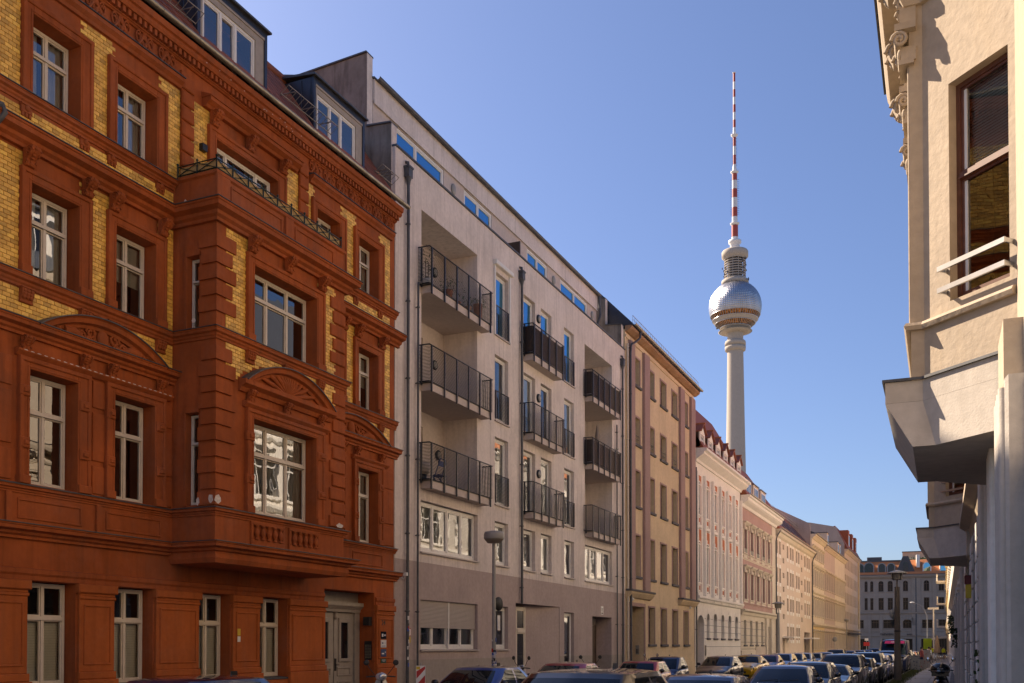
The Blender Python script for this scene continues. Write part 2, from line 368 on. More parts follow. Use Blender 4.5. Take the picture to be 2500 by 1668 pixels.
# ------------------------------------------------------------------ windows (frame meshes are shared between alike windows)
WC = {}
def win_mesh(w, h, cols, rows, fw, mat, dep=0.07, cross=True, sash=True):
    key = (round(w,2), round(h,2), tuple(cols), tuple(rows), fw, mat, sash)
    if key in WC: return WC[key]
    b = MB(); ys = [0] + [c*w for c in cols] + [w]; zs = [0] + [r*h for r in rows] + [h]
    b.box(-dep, 0, 0, fw, 0, h); b.box(-dep, 0, w-fw, w, 0, h); b.box(-dep, -0.001, fw, w-fw, 0, fw*1.15); b.box(-dep, -0.001, fw, w-fw, h-fw, h)
    for c in ys[1:-1]: b.box(-dep, 0.004, c-fw*.55, c+fw*.55, fw*1.15, h-fw)
    for z in zs[1:-1]:
        b.box(-dep, 0.016, fw, w-fw, z-fw*.62, z+fw*.62)
        b.box(-dep, 0.03, fw, w-fw, z-fw*.62, z-fw*.3)
    cells = []
    for i in range(len(ys)-1):
        for j in range(len(zs)-1):
            a = ys[i] + (fw if i == 0 else fw*.55); c = ys[i+1] - (fw if i == len(ys)-2 else fw*.55)
            d = zs[j] + (fw*1.15 if j == 0 else fw*.62); e = zs[j+1] - (fw if j == len(zs)-2 else fw*.62)
            if sash:
                t = fw*.5; xs = -0.018
                b.box(-dep, xs, a, a+t, d, e); b.box(-dep, xs, c-t, c, d, e); b.box(-dep, xs-.001, a+t, c-t, d, d+t*1.2); b.box(-dep, xs-.001, a+t, c-t, e-t, e)
                cells.append((a+t, c-t, d+t*1.2, e-t))
            else: cells.append((a, c, d, e))
    WC[key] = (b.mesh('window', mat), cells); return WC[key]
PC = {}
def pane_mesh(w, h, mat):
    key = (round(w,3), round(h,3), mat)
    if key not in PC: PC[key] = MB().quad((0,0,0),(0,w,0),(0,w,h),(0,0,h)).mesh('pane', mat)
    return PC[key]
def drape_mesh(w, h, mat, amp=0.025, waves=None, gather=0.0):
    waves = waves or max(3, int(w/0.11)); n = waves*6; b = MB(); vs = []
    for k, z in enumerate((0, h)):
        for i in range(n+1):
            t = i/n; ww = w*(1-gather*(1-k)*0.5)
            vs.append((amp*math.sin(t*waves*2*math.pi)+random.uniform(-.004,.004), t*ww, z))
    b.add(vs, [(i, i+1, n+2+i, n+1+i) for i in range(n)], smooth=True); return b.mesh('curtain', mat)
def blind_mesh(w, h, mat, pitch=0.05):
    b = MB(); k = int(h/pitch)
    for i in range(k): b.add([(.005,0,i*pitch),(.005,w,i*pitch),(-.006,w,i*pitch+pitch*.97),(-.006,0,i*pitch+pitch*.97)], [(0,1,2,3)])
    return b.mesh('blind', mat)
def window(th, y0, y1, z0, z1, x, cols=(.5,), rows=(.66,), fw=0.06, mat='window_paint', gl='glass', panes=True, parent=None, extra=None, sash=True, tilt=0.5, label=None):
    w, h = y1-y0, z1-z0
    me, cells = win_mesh(w, h, cols, rows, fw, mat, sash=sash)
    o = th.part('window', me, mat, parent=parent, loc=(x, y0, z0), label=label)
    par = o if parent is None else parent
    if panes:
        for a, c, d, e in cells:
            th.part('pane', pane_mesh(c-a+.01, e-d+.01, gl), gl, parent=par, loc=(x-.04, y0+a-.005, z0+d-.005), rot=(0, R(random.uniform(-tilt,tilt)*.5), R(random.uniform(-tilt,tilt))))
    if extra:
        for kind in extra:
            if kind == 'curtains':
                for a, g in ((y0+.05, .0), (y0+w*.62, .0)):
                    th.part('curtain', drape_mesh(w*.34, h-.1, 'curtain'), 'curtain', parent=par, loc=(x-.12, a, z0+.05))
            elif kind == 'net': th.part('curtain', drape_mesh(w-.08, h-.1, 'curtain', .015), 'curtain', parent=par, loc=(x-.11, y0+.04, z0+.05))
            elif kind == 'blind':
                hb = h*rows[0]-.1 if rows else h-.1
                th.part('blind', blind_mesh(w-.1, hb, 'blind'), 'blind', parent=par, loc=(x-.12, y0+.05, z0+.05))
            elif kind == 'roller':
                b = MB().quad((0,0,0),(0,w-.08,0),(0,w-.08,h*.5),(0,0,h*.5)); th.part('blind', b, 'blind', parent=par, loc=(x-.13, y0+.04, z0+h*.45))
            elif kind in ('green','yellow'):
                th.part('curtain', drape_mesh(w*.3, h-.1, 'curtain_'+kind), 'curtain_'+kind, parent=par, loc=(x-.16, y0+.05, z0+.05))
                th.part('curtain', drape_mesh(w*.22, h-.1, 'curtain_'+kind), 'curtain_'+kind, parent=par, loc=(x-.16, y0+w*.72, z0+.05))
    return o
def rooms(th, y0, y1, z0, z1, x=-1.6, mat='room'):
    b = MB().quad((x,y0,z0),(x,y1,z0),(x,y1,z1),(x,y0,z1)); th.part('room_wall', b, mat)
TXT = {}
def text_mesh(s, size, mat, ext=0.004, align='CENTER'):
    cu = bpy.data.curves.new('txt', 'FONT'); cu.body = s; cu.size = size; cu.extrude = ext; cu.align_x = align; cu.align_y = 'CENTER'
    to = bpy.data.objects.new('txt', cu); COL.objects.link(to)
    dg = bpy.context.evaluated_depsgraph_get(); me = bpy.data.meshes.new_from_object(to.evaluated_get(dg))
    bpy.data.objects.remove(to); me.materials.clear(); me.materials.append(MATS[mat])
    # text lies in xy; stand it up facing local +x with reading direction along +y
    me.transform(Matrix(((0,0,1,0),(1,0,0,0),(0,1,0,0),(0,0,0,1)))); return me
# ================================================================== terracotta and yellow brick house
def console_mesh(w, h, dep, mat, key):
    b = MB()
    pr = [(0,h),(dep,h),(dep,h*.93),(dep*.97,h*.8),(dep*.86,h*.66),(dep*.62,h*.5),(dep*.46,h*.36),(dep*.44,h*.24),(dep*.5,h*.12),(dep*.42,h*.02),(dep*.2,0),(0,h*.05)]
    b.prof(pr, 0, w)
    b.prof([(q[0]+.012 if q[0] > .01 else 0, q[1]) for q in pr[1:-1]] + [(0,h*.1),(0,h*.9)], w*.38, w*.62)
    for y in (-.012, w+.012):     # volutes on the cheeks
        for r, c in ((.30, (dep*.66, h*.72)), (.2, (dep*.28, h*.16))):
            pts = [(c[0]+math.cos(a)*h*r*(1-i/20.), y, c[1]+math.sin(a)*h*r*(1-i/20.)) for i, a in enumerate([k*.75 for k in range(16)])]
            b.tube(pts, .013, 5)
    for i in range(4): b.ball((dep*(.98-.13*i), w*.5, h*(.86-.15*i)), .028, 1, 1.6, 1, 8, 5)
    return b.mesh(key, mat)
def rosette_bracket_mesh(w, h, dep, mat):
    b = MB(); b.bbox(0, dep, 0, w, h*.3, h, .012); b.ball((dep, w*.5, h*.68), w*.24, .8)
    for i in range(3): b.box(0, dep*.8, w*(.08+.32*i), w*(.28+.32*i), 0, h*.3)
    b.box(0, dep+.03, -.02, w+.02, h-.03, h); return b.mesh('bracket', mat)
def apron_bracket_mesh(w, h, dep, mat):
    b = MB(); b.prof([(0,h),(dep,h),(dep*1.08,h*.8),(dep*.95,h*.5),(dep*.55,h*.25),(dep*.6,h*.08),(dep*.3,0),(0,0)], 0, w)
    for i in range(3):
        for j in range(3): b.ball((dep*(1.0-.1*j), w*(.22+.28*i), h*(.78-.2*j)), w*.15, .8, 1, 1, 7, 5)
    b.tube([(dep*.4, -.01, h*.08), (dep*.4, w+.01, h*.08)], h*.09, 8)
    b.box(0, dep+.025, -.02, w+.02, h-.025, h); return b.mesh('bracket', mat)
T = 'terracotta'
H1 = Thing('brick_house', 'terracotta red and yellow brick house with bay window, number 24', 'house', LEFT, (0, 8.0, 0))
Y0, Y1 = 7.6, 25.95
BY0, BY1, BX = 16.64, 21.48, 1.18           # bay
SINGLE = [(10.72, 11.8), (12.95, 14.04), (14.97, 16.06), (21.88, 22.95), (23.9, 24.95)]
F1, F2, F3 = (4.93, 7.02), (8.76, 10.46), (12.09, 13.60)
wall = MB()
holes = [(a, b, *f) for a, b in SINGLE for f in (F1, F2, F3)] + [(17.93, 20.2, 12.12, 13.6)]
GFW = [(10.9, 12.0), (12.99, 14.08), (15.03, 16.1), (17.48, 18.55), (19.62, 20.72)]
holes += [(a, b, 1.14, 3.15, .32) for a, b in GFW] + [(22.35, 24.86, 0.0, 3.5, .62)]
holes += [(BY0 + .15, BY1 - .15, 3.95, 11.2, .3)]
sheet(wall, Y0, Y1, 0, 15.2, holes, 0.0, .30)
shell(wall, Y0, Y1, 15.2)
wallo = H1.part('wall', wall, T)
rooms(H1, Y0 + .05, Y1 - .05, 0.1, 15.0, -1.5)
for z in (3.75, 7.75, 11.5): H1.part('floor_slab', MB().box(-12.9, -.3, Y0+.05, Y1-.05, z, z+.25), 'room')
# bay body
bay = MB()
bw = (17.83, 20.2)
sheet(bay, BY0, BY1, 3.92, 11.2, [(*bw, *F1), (*bw, *F2)], BX, .30)
def side(y, sgn):
    hs = [(.40, .72, 4.97, 6.95), (.40, .72, 8.76, 10.34)]
    zs = [3.92, 4.97, 6.95, 8.76, 10.34, 11.2]
    for j in range(5):
        for a, b in (((0, .40), (.40, .72), (.72, BX)) if j in (1, 3) else ((0, BX),)):
            if j in (1, 3) and a == .40: continue
            bay.quad((a, y, zs[j]), (b, y, zs[j]), (b, y, zs[j+1]), (a, y, zs[j+1]))
    for a, b, c, d in hs:
        yi = y + sgn*.16
        bay.quad((a,y,c),(b,y,c),(b,yi,c),(a,yi,c)); bay.quad((a,y,d),(b,y,d),(b,yi,d),(a,yi,d))
        bay.quad((a,y,c),(a,yi,c),(a,yi,d),(a,y,d)); bay.quad((b,y,c),(b,yi,c),(b,yi,d),(b,y,d))
side(BY0, 1); side(BY1, -1)
bay.quad((0,BY0,3.92),(BX,BY0,3.92),(BX,BY1,3.92),(0,BY1,3.92)); bay.quad((0,BY0,11.2),(BX,BY0,11.2),(BX,BY1,11.2),(0,BY1,11.2))
bayo = H1.part('bay_wall', bay, T)
H1.part('floor_slab', MB().box(-.2, BX-.25, BY0+.2, BY1-.2, 7.75, 8.0), 'room')
# ---- windows
k = 0
ex = {(12.95,3): ['curtains'], (14.97,3): ['curtains'], (12.95,2): ['curtains'], (14.97,2): ['roller'], (23.9,1): ['net'], (23.9,2): ['roller'], (23.9,3): ['curtains'], (21.88,3): ['curtains'], (10.72,2): ['curtains']}
for a, b in SINGLE:
    for fi, f in ((1, F1), (2, F2), (3, F3)):
        window(H1, a+.03, b-.03, f[0]+.01, f[1]-.02, -.24, rows=(.665,), fw=.055, gl='glass_red_house', extra=ex.get((a, fi)))
for f, e in ((F1, ['net']), (F2, None)):
    window(H1, bw[0]+.03, bw[1]-.03, f[0]+.01, f[1]-.02, BX-.24, cols=(.333, .667), rows=(.665,), fw=.06, gl='glass_red_house', extra=e)
window(H1, 17.96, 20.17, 12.14, 13.58, -.17, cols=(.25, .75), rows=(), fw=.06, gl='glass_red_house', mat='white_paint', extra=['curtains'])
for i, (a, b) in enumerate(GFW):
    window(H1, a+.03, b-.03, 1.2, 3.13, -.26, rows=(.66,), fw=.055, gl='glass_clear', extra=['blind'])
    H1.part('window_sill', MB().prof([(-.3,1.2),(.06,1.17),(.06,1.13),(-.3,1.12)], a-.02, b+.02), 'lead')
for y, sg in ((BY0 + .13, 1),):            # narrow windows in the bay's flank, turned to face the camera
    for c, d in ((4.99, 6.93), (8.78, 10.32)):
        me, cells = win_mesh(.30, d-c, (), (.68,), .035, 'window_paint')
        o = H1.part('window', me, 'window_paint', loc=(.41, y, c), rot=(0, 0, R(-90)))
        for a, b, e, f in cells:
            p = H1.part('pane', pane_mesh(b-a, f-e, 'glass'), 'glass', parent=o, loc=(.41, y, c)); p.location = (-.04, a, e)
# ---- bricks: each a piece of its own near the camera, the rest joined
def covered(y, z, cov): return any(a <= y <= b and c <= z <= d for a, b, c, d in cov)
BW, BH, JT = .160, .080, .009
def field(y0, y1, z0, z1, cov, x=0.0):
    out = []; rows = int(round((z1 - z0) / BH))
    for r in range(rows):
        z = z0 + r*BH; y = y0 - (BW/2 if r % 2 else 0)
        while y < y1:
            a, b = max(y, y0), min(y + BW - JT, y1)
            if b - a > .03 and not covered((a+b)/2, z + BH/2, cov): out.append((x, a, b, z, z + BH - JT))
            y += BW
    return out
bricks = []
covA = [(a-.09, b+.10, 11.4, 14.3) for a, b in SINGLE] + [(16.9, 17.02, 11.3, 14.6), (17.82, 20.32, 11, 14.6), (21.18, 21.3, 11, 14.6), (16.7, 21.4, 11, 12.0)]
covB = [(a-.09, b+.10, 8.6, 11.1) for a, b in SINGLE] + [(BY0-.02, BY1+.02, 3, 11.5)]
bricks += field(Y0, 21.2, 12.08, 14.2, covA) + field(21.36, Y1-.28, 12.08, 14.2, covA)
bricks += field(Y0, BY0-.03, 11.4, 11.84, []) + field(BY1+.05, Y1-.28, 11.4, 11.84, [])
bricks += field(Y0, BY0-.03, 8.74, 11.0, covB) + field(BY1+.05, Y1-.28, 8.74, 11.0, covB)
def arch_top(y):
    for cy, hw in ((14.62, 1.62), (23.5, 1.9)):
        if abs(y-cy) < hw: return 7.87 + .52*math.cos((y-cy)/hw*math.pi/2)**.8
    return 7.9
bricks += [q for q in field(Y0, BY0-.03, 7.9, 8.46, []) + field(BY1+.05, Y1-.28, 7.9, 8.46, []) if (q[3]+q[4])/2 > arch_top((q[1]+q[2])/2) - .05]
covC = [(bw[0]-.1, bw[1]+.1, 8.6, 11.2), (BY0, BY0+.3, 0, 12), (BY1-.45, BY1, 0, 12)]
bricks += field(BY0+.3, BY1-.4, 8.74, 11.0, covC, BX)
bricks += [q for q in field(BY0+.3, BY1-.4, 7.7, 8.5, covC, BX) if (q[3]+q[4])/2 > (7.8 + .55*math.cos(min(1, abs((q[1]+q[2])/2-19.0)/1.75)*math.pi/2)**.8)]
bricks.sort(key=lambda q: -1.0 / (q[1]**2 + 230) * (1 if q[1] > 12.3 else 0.0001))
BM = {}
for q in bricks[:300]:
    w = round(q[2]-q[1], 3)
    if w not in BM: BM[w] = MB().bbox(0, .014, 0, w, 0, BH-JT, .004).mesh('brick', 'yellow_brick')
    H1.part('brick', BM[w], 'yellow_brick', parent=wallo, loc=(q[0], q[1], q[3]))
rest = MB(); random.seed(3)
for q in bricks[300:]: rest.bbox(q[0], q[0]+.014, q[1], q[2], q[3], q[4], .004, tint=random.random())
H1.part('brickwork', rest, 'yellow_brick', parent=wallo, kind='stuff')
# ---- mouldings
def moulding(z0, z1, p, y0, y1, name='cornice', cap=True, path=None, x=0.0):
    h = z1 - z0
    pr = [(0, z0), (p*.25, z0), (p*.25, z0+h*.2), (p*.45, z0+h*.32), (p*.5, z0+h*.5), (p*.9, z0+h*.62), (p*.92, z0+h*.86), (p, z0+h*.9), (p, z1), (0, z1)]
    b = MB()
    if path: b.run(pr, path)
    else: b.prof([(x+q[0], q[1]) for q in pr], y0, y1)
    o = H1.part(name, b, T)
    if cap:
        c = MB(); cp = [(-.0, z1+.002), (p+.025, z1+.002), (p+.025, z1+.016), (-.0, z1+.05)]
        if path: c.run(cp, path)
        else: c.prof([(x+q[0], q[1]) for q in cp], y0-.02, y1+.02)
        H1.part('lead_cap', c, 'lead', parent=o)
    return o
baypath = [(0, BY0), (BX, BY0), (BX, BY1), (0, BY1)][::-1]
# outward must lie to the right of travel: walk the bay so that the street is on the right
baypath = [(0, BY1), (BX, BY1), (BX, BY0), (0, BY0)]
def test_side(path):
    d = Vector(path[2]) - Vector(path[1]); return Vector((d.y, -d.x)).x > 0
if not test_side(baypath): baypath = baypath[::-1]
for y0, y1 in ((Y0, BY0), (BY1, Y1)):
    e = .12 if y1 == Y1 else 0
    moulding(3.90, 4.15, .27, y0, y1+e); moulding(4.73, 4.87, .10, y0, y1+e*.6, 'sill_band')
    moulding(7.60, 7.86, .24, y0, y1+e); moulding(8.48, 8.72, .12, y0, y1+e*.6, 'sill_band')
    moulding(11.02, 11.36, .34, y0, y1+e*1.6); moulding(11.86, 12.06, .13, y0, y1+e*.6, 'sill_band')
moulding(3.90, 4.15, .30, 0, 0, path=baypath); moulding(4.73, 4.88, .11, 0, 0, 'sill_band', path=baypath)
moulding(8.50, 8.72, .13, 0, 0, 'sill_band', path=baypath); moulding(11.0, 11.36, .34, 0, 0, path=baypath)
H1.part('bay_soffit', MB().run([(0,3.72),(.05,3.72),(.1,3.82),(.1,3.9),(0,3.9)], baypath).box(.0, BX, BY0, BY1, 3.72, 3.9), T)
H1.part('string_course', MB().prof([(0,3.16),(.03,3.16),(.03,3.24),(.06,3.28),(.06,3.36),(0,3.38)], Y0, 22.3).prof([(0,3.16),(.03,3.16),(.03,3.24),(.06,3.28),(.06,3.36),(0,3.38)], 24.9, Y1), T)
# ---- window surrounds
def surround(y0, y1, z0, z1, l=.2, r=.27, top=.2, x=0.0, foot=True, p=.075):
    b = MB()
    b.bbox(x, x+p, y0-l, y0, z0, z1+top, .008); b.bbox(x, x+p, y1, y1+r, z0, z1+top, .008); b.bbox(x, x+p, y0, y1, z1, z1+top, .008)
    for a, c in ((y0-l-.03, y0-l+.05), (y1+r-.05, y1+r+.03)): b.bbox(x, x+p+.03, a, c, z0, z1+top, .012)
    b.bbox(x, x+p+.034, y0-l-.034, y1+r+.034, z1+top-.05, z1+top+.034, .012)
    b.bbox(x, x+p+.012, y0-.06, y0-.03, z0+.1, z1+.03, .005); b.bbox(x, x+p+.012, y1+.03, y1+.06, z0+.1, z1+.03, .005); b.bbox(x, x+p+.012, y0-.06, y1+.06, z1+.03, z1+.06, .005)
    if foot:
        b.bbox(x, x+p+.05, y0-l-.04, y0-.004, z0+.004, z0+.16, .012); b.bbox(x, x+p+.05, y1+.004, y1+r+.04, z0+.004, z0+.16, .012)
    return H1.part('window_surround', b, T)
for a, b in SINGLE:
    surround(a, b, F3[0]-.02, F3[1], foot=False); surround(a, b, F2[0]-.02, F2[1]); surround(a, b, F1[0]-.03, F1[1], top=.17)
for f, ft, tp in ((F1, True, .17), (F2, True, .2)): surround(bw[0], bw[1], f[0]-.03, f[1], .22, .3, tp, BX, ft)
surround(17.93, 20.2, 12.1, 13.6, .24, .3, .2, 0.0, False)
CM = console_mesh(.17, .34, .26, T, 'console'); CMs = console_mesh(.14, .27, .15, T, 'console')
RB = rosette_bracket_mesh(.24, .22, .06, T); AB = apron_bracket_mesh(.26, .28, .11, T)
for a, b in SINGLE:
    for y in (a-.19, b+.06):
        H1.part('console', CM, T, loc=(.05, y, 10.69)); H1.part('console', CMs, T, loc=(.05, y, 7.32))
        H1.part('bracket', RB, T, loc=(0, y-.04, 11.63)); H1.part('bracket', AB, T, loc=(0, y-.03, 8.2))
for y in (bw[0]-.22, 18.92, bw[1]+.08):
    H1.part('console', CM, T, loc=(BX+.05, y, 10.69)); H1.part('console', CMs, T, loc=(BX+.05, y, 7.35)); H1.part('bracket', AB, T, loc=(BX, y-.03, 8.22))
for y in (17.71, 18.98, 20.26): H1.part('console', CM, T, loc=(.05, y, 13.82))
# hoods
hp = lambda z, p: [(0,z),(p*.4,z),(p*.55,z+.06),(p,z+.12),(p,z+.2),(0,z+.2)]
for y0, y1 in ((10.5, 16.78), (21.57, 25.75)):
    o = H1.part('hood', MB().prof(hp(14.18, .16), y0, y1), T); H1.part('lead_cap', MB().prof([(0,14.385),(.19,14.385),(.19,14.4),(0,14.43)], y0-.02, y1+.02), 'lead', parent=o)
o = H1.part('hood', MB().prof(hp(14.16, .26), 17.5, 20.95), T); H1.part('lead_cap', MB().prof([(0,14.365),(.29,14.365),(.29,14.38),(0,14.5)], 17.48, 20.97), T, parent=o)
for a, b in ((12.66, 16.55), (23.6, 25.5)): H1.part('hood', MB().prof([(0,7.226),(.05,7.226),(.13,7.30),(.13,7.34),(0,7.36)], a, b), T)
H1.part('hood', MB().prof([(BX,7.227),(BX+.06,7.227),(BX+.14,7.30),(BX+.14,7.35),(BX,7.37)], 17.5, 20.7), T)
# pediments
def pediment(cy, hw, zb, rise, x, motif):
    r = (hw*hw + rise*rise) / (2*rise); cz = zb + rise - r; a = math.asin(hw/r)
    b = MB(); A0, A1 = math.pi/2 + a, math.pi/2 - a
    b.arc([(x,-.20),(x+.10,-.20),(x+.12,-.14),(x+.20,-.11),(x+.22,-.03),(x+.26,0),(x,0)], cy, cz, r, A0, A1, 28)
    pts = [(cy + math.cos(A0+(A1-A0)*i/28)*(r-.19), cz + math.sin(A0+(A1-A0)*i/28)*(r-.19)) for i in range(29)]
    b.plate(pts, x+.0, x+.045)
    o = H1.part('pediment', b, T)
    c = MB(); c.arc([(x-.02,.002),(x+.285,.002),(x+.285,.02),(x-.02,.035)], cy, cz, r, A0, A1, 28); H1.part('lead_cap', c, 'lead', parent=o)
    d = MB(); xx = x+.05; zc = zb+.03
    if motif == 'shell':
        for i in range(13):
            t = math.pi*(.06 + .88*i/12); L = min(hw*.62/max(.2, abs(math.cos(t))), (rise-.2)*1.02/max(.05, math.sin(t)), hw*.62)
            d.tube([(xx, cy, zc), (xx+.05, cy+math.cos(t)*L*.6, zc+math.sin(t)*L*.6), (xx+.03, cy+math.cos(t)*L, zc+math.sin(t)*L)], [.02, .055, .035], 6)
            d.ball((xx+.03, cy+math.cos(t)*L, zc+math.sin(t)*L), .045, n=7, k=4)
    else:
        k = hw/1.62
        d.ball((xx+.02, cy, zc+.17*k), .14*k, .55, 1, 1.15, 14, 8)
        for sg in (-1, 1):
            for q, (dy, dz, rr) in enumerate(((.3,.2,.13),(.52,.1,.1),(.34,.05,.08))):
                pts = [(xx+.02, cy+sg*(dy*k+math.cos(t)*rr*k*(1-i/18)), zc+dz*k+math.sin(t)*rr*k*(1-i/18)) for i, t in enumerate([j*.7 for j in range(13)])]
                d.tube(pts, .03*k, 6)
            d.tube([(xx, cy+sg*.5*k, zc+.04), (xx+.03, cy+sg*.72*k, zc+.12*k), (xx+.02, cy+sg*.95*k, zc+.09*k)], [.07*k, .085*k, .1*k], 8)
            rnd = random.Random(5)
            for i in range(16): d.ball((xx+.03+rnd.uniform(-.02,.03), cy+sg*(.98+rnd.uniform(0,.32))*k, zc+rnd.uniform(.0,.16)*k), .045*k, n=7, k=5)
    H1.part('relief', d, T, parent=o)
pediment(14.62, 1.62, 7.84, .52, 0.0, 'fruit'); pediment(23.5, 1.85, 7.84, .54, 0.0, 'fruit'); pediment(19.1, 1.68, 7.78, .60, BX-.03, 'shell')
H1.part('cornice', MB().prof([(BX,7.55),(BX+.06,7.55),(BX+.1,7.64),(BX+.22,7.70),(BX+.22,7.80),(BX,7.82)], 17.35, 20.85), T)
# side panels and lesenes on the first floor, keystone blocks on the jambs
def jambs(y0, y1, x, l=.22, r=.3):
    for z in (5.55, 6.5):
        for a, b in ((y0-l-.06, y0-.02), (y1+.02, y1+r+.06)):
            H1.part('jamb_block', MB().bbox(x+.05, x+.12, a, b, z, z+.2, .02).bbox(x+.12, x+.15, a+.07, b-.05, z+.06, z+.14, .015), T)
for a, b in SINGLE: jambs(a, b, 0.0, .18, .2)
jambs(bw[0], bw[1], BX)
b = MB()
for y0, y1 in ((Y0+.2, 10.4), (12.2, 12.6), (14.44, 14.74), (16.36, 16.6), (25.3, 25.9)):
    b.bbox(0, .03, y0, y1, 4.95, 5.5, .01).bbox(0, .03, y0, y1, 5.6, 6.55, .01).bbox(0, .03, y0, y1, 6.65, 7.18, .01)
H1.part('lesene', b, T)
b = MB()
for y0, y1, x in ((8.2, 10.2, 0), (10.75, 12.1, 0), (12.75, 14.2, 0), (14.8, 16.3, 0), (23.7, 25.3, 0)):
    for (p, q, r_, s) in ((y0, y1, 4.27, 4.31), (y0, y1, 4.6, 4.64), (y0, y0+.04, 4.31, 4.6), (y1-.04, y1, 4.31, 4.6)): b.bbox(x, x+.025, p, q, r_, s, .008)
for y in (12.55, 14.6): b.bbox(0, .05, y-.06, y+.06, 4.15, 4.73, .01)
H1.part('apron_panel', b, T)
# bay balustrade niches
for y0, y1 in ((17.86, 18.92), (19.24, 20.3)):
    o = H1.part('balustrade', MB().bbox(BX, BX+.05, y0-.08, y1+.08, 4.2, 4.33, .01).bbox(BX, BX+.05, y0-.08, y1+.08, 4.66, 4.73, .01).bbox(BX, BX+.05, y0-.08, y0, 4.33, 4.66, .01).bbox(BX, BX+.05, y1, y1+.08, 4.33, 4.66, .01).box(BX+.001, BX+.006, y0, y1, 4.33, 4.66), T)
    me = MB().lathe([(.05,0),(.05,.03),(.03,.04),(.03,.06),(.062,.12),(.066,.17),(.045,.22),(.028,.26),(.03,.28),(.05,.29),(.05,.33)], n=10).mesh('baluster', T)
    for i in range(5): H1.part('baluster', me, T, parent=o, loc=(BX+.055, y0+.1+(y1-y0-.2)*i/4, 4.33))
# quoins on the bay, and rusticated pilasters on the top floor
qa = {}
def quoin(w, h, dy, key):
    if key not in qa: qa[key] = MB().bbox(0, .055, 0, w, 0, h, .02).mesh('quoin', T)
    return qa[key]
pit = .345
for i in range(int((11.0-4.95)/pit)):
    z = 4.95 + i*pit
    if 8.35 < z < 8.75: continue
    lg = i % 2 == 0
    H1.part('quoin', MB().bbox(0, .055, 0, .60 if lg else .46, 0, .29, .02).xf(Matrix.Identity(4)), T, parent=bayo, loc=(BX, BY0-.055, z)) if False else None
    w = .58 if lg else .46
    b = MB().flat([(BX+.055, BY0-.055), (BX+.055, BY0+w), (BX, BY0+w), (BX, BY0), (BX-(.44 if lg else .36), BY0), (BX-(.44 if lg else .36), BY0-.055)], z, z+.285)
    H1.part('quoin', b, T, parent=bayo)
    H1.part('quoin', quoin(.66 if lg else .54, .285, 0, lg), T, parent=bayo, loc=(BX, BY1-(.66 if lg else .54), z))
for y in (16.78, 21.07):
    o = H1.part('pilaster', MB().bbox(0, .05, y+.02, y+.34, 12.1, 14.62, .01), T)
    for i in range(7): H1.part('quoin', quoin(.38, .29, 0, 'p'), T, parent=o, loc=(.05, y, 12.15+i*.345))
# flank window trims
H1.part('window_surround', MB().box(.36, .76, BY0-.05, BY0, 10.34, 10.46).box(.34, .40, BY0-.04, BY0, 8.74, 10.34).box(.36, .76, BY0-.05, BY0, 6.95, 7.07).box(.34, .40, BY0-.04, BY0, 4.95, 6.95), T)
# flaked plaster patches
pr = MB(); rr = random.Random(4)
def blob(c, w, h, ax):
    pts = [(math.cos(2*math.pi*i/14)*w*rr.uniform(.7,1.1), math.sin(2*math.pi*i/14)*h*rr.uniform(.7,1.1)) for i in range(14)]
    if ax == 'x': pr.add([(c[0], c[1]+p, c[2]+q) for p, q in pts], [tuple(range(14))])
    else: pr.add([(c[0]+p, c[1], c[2]+q) for p, q in pts], [tuple(range(14))])
blob((BX+.058, BY0+.02, 5.07), .12, .10, 'x'); blob((BX-.07, BY0-.058, 5.07), .07, .10, 'y'); blob((BX-.42, BY0-.058, 5.04), .05, .09, 'y')
blob((BX+.058, BY1-.25, 5.0), .17, .07, 'x'); blob((BX-.6, BY0-.01, 8.95), .06, .05, 'y'); blob((BX-.85, BY0-.01, 11.55), .05, .07, 'y')
for i in range(14): blob((.275, rr.uniform(16.9, 21), 14.97+rr.uniform(-.05,.1)), .015, .012, 'x')
for i in range(26): blob((.134, 12.8+i*.145, 7.325), .05, .008, 'x')
H1.part('flaked_plaster', pr, 'flaked_plaster')
# bay balcony: parapet, green railing with reed screen
par = MB().run([(-.12,11.37),(.0,11.37),(.0,12.02),(.05,12.05),(.05,12.12),(-.17,12.12),(-.17,12.05),(-.12,12.02)], [(0,BY0+.02),(BX-.02,BY0+.02),(BX-.02,BY1-.02),(0,BY1-.02)] if baypath[0][1] == BY0 else [(0,BY1-.02),(BX-.02,BY1-.02),(BX-.02,BY0+.02),(0,BY0+.02)])
for y0, y1 in ((17.1, 18.9), (19.4, 21.0)):
    for (p, q, r_, s) in ((y0, y1, 11.5, 11.54), (y0, y1, 11.9, 11.94), (y0, y0+.04, 11.54, 11.9), (y1-.04, y1, 11.54, 11.9)): par.bbox(BX-.02, BX+.01, p, q, r_, s, .008)
par.bbox(BX-.02, BX+.04, BY0-.02, BY0+.4, 11.37, 12.04, .01); par.bbox(BX-.02, BX+.04, 19.0, 19.3, 11.37, 12.04, .01)
o = H1.part('balcony_parapet', par, T)
rl = MB(); pts = [(.05, BY0+.06), (BX-.06, BY0+.06), (BX-.06, BY1-.06), (.05, BY1-.06)]
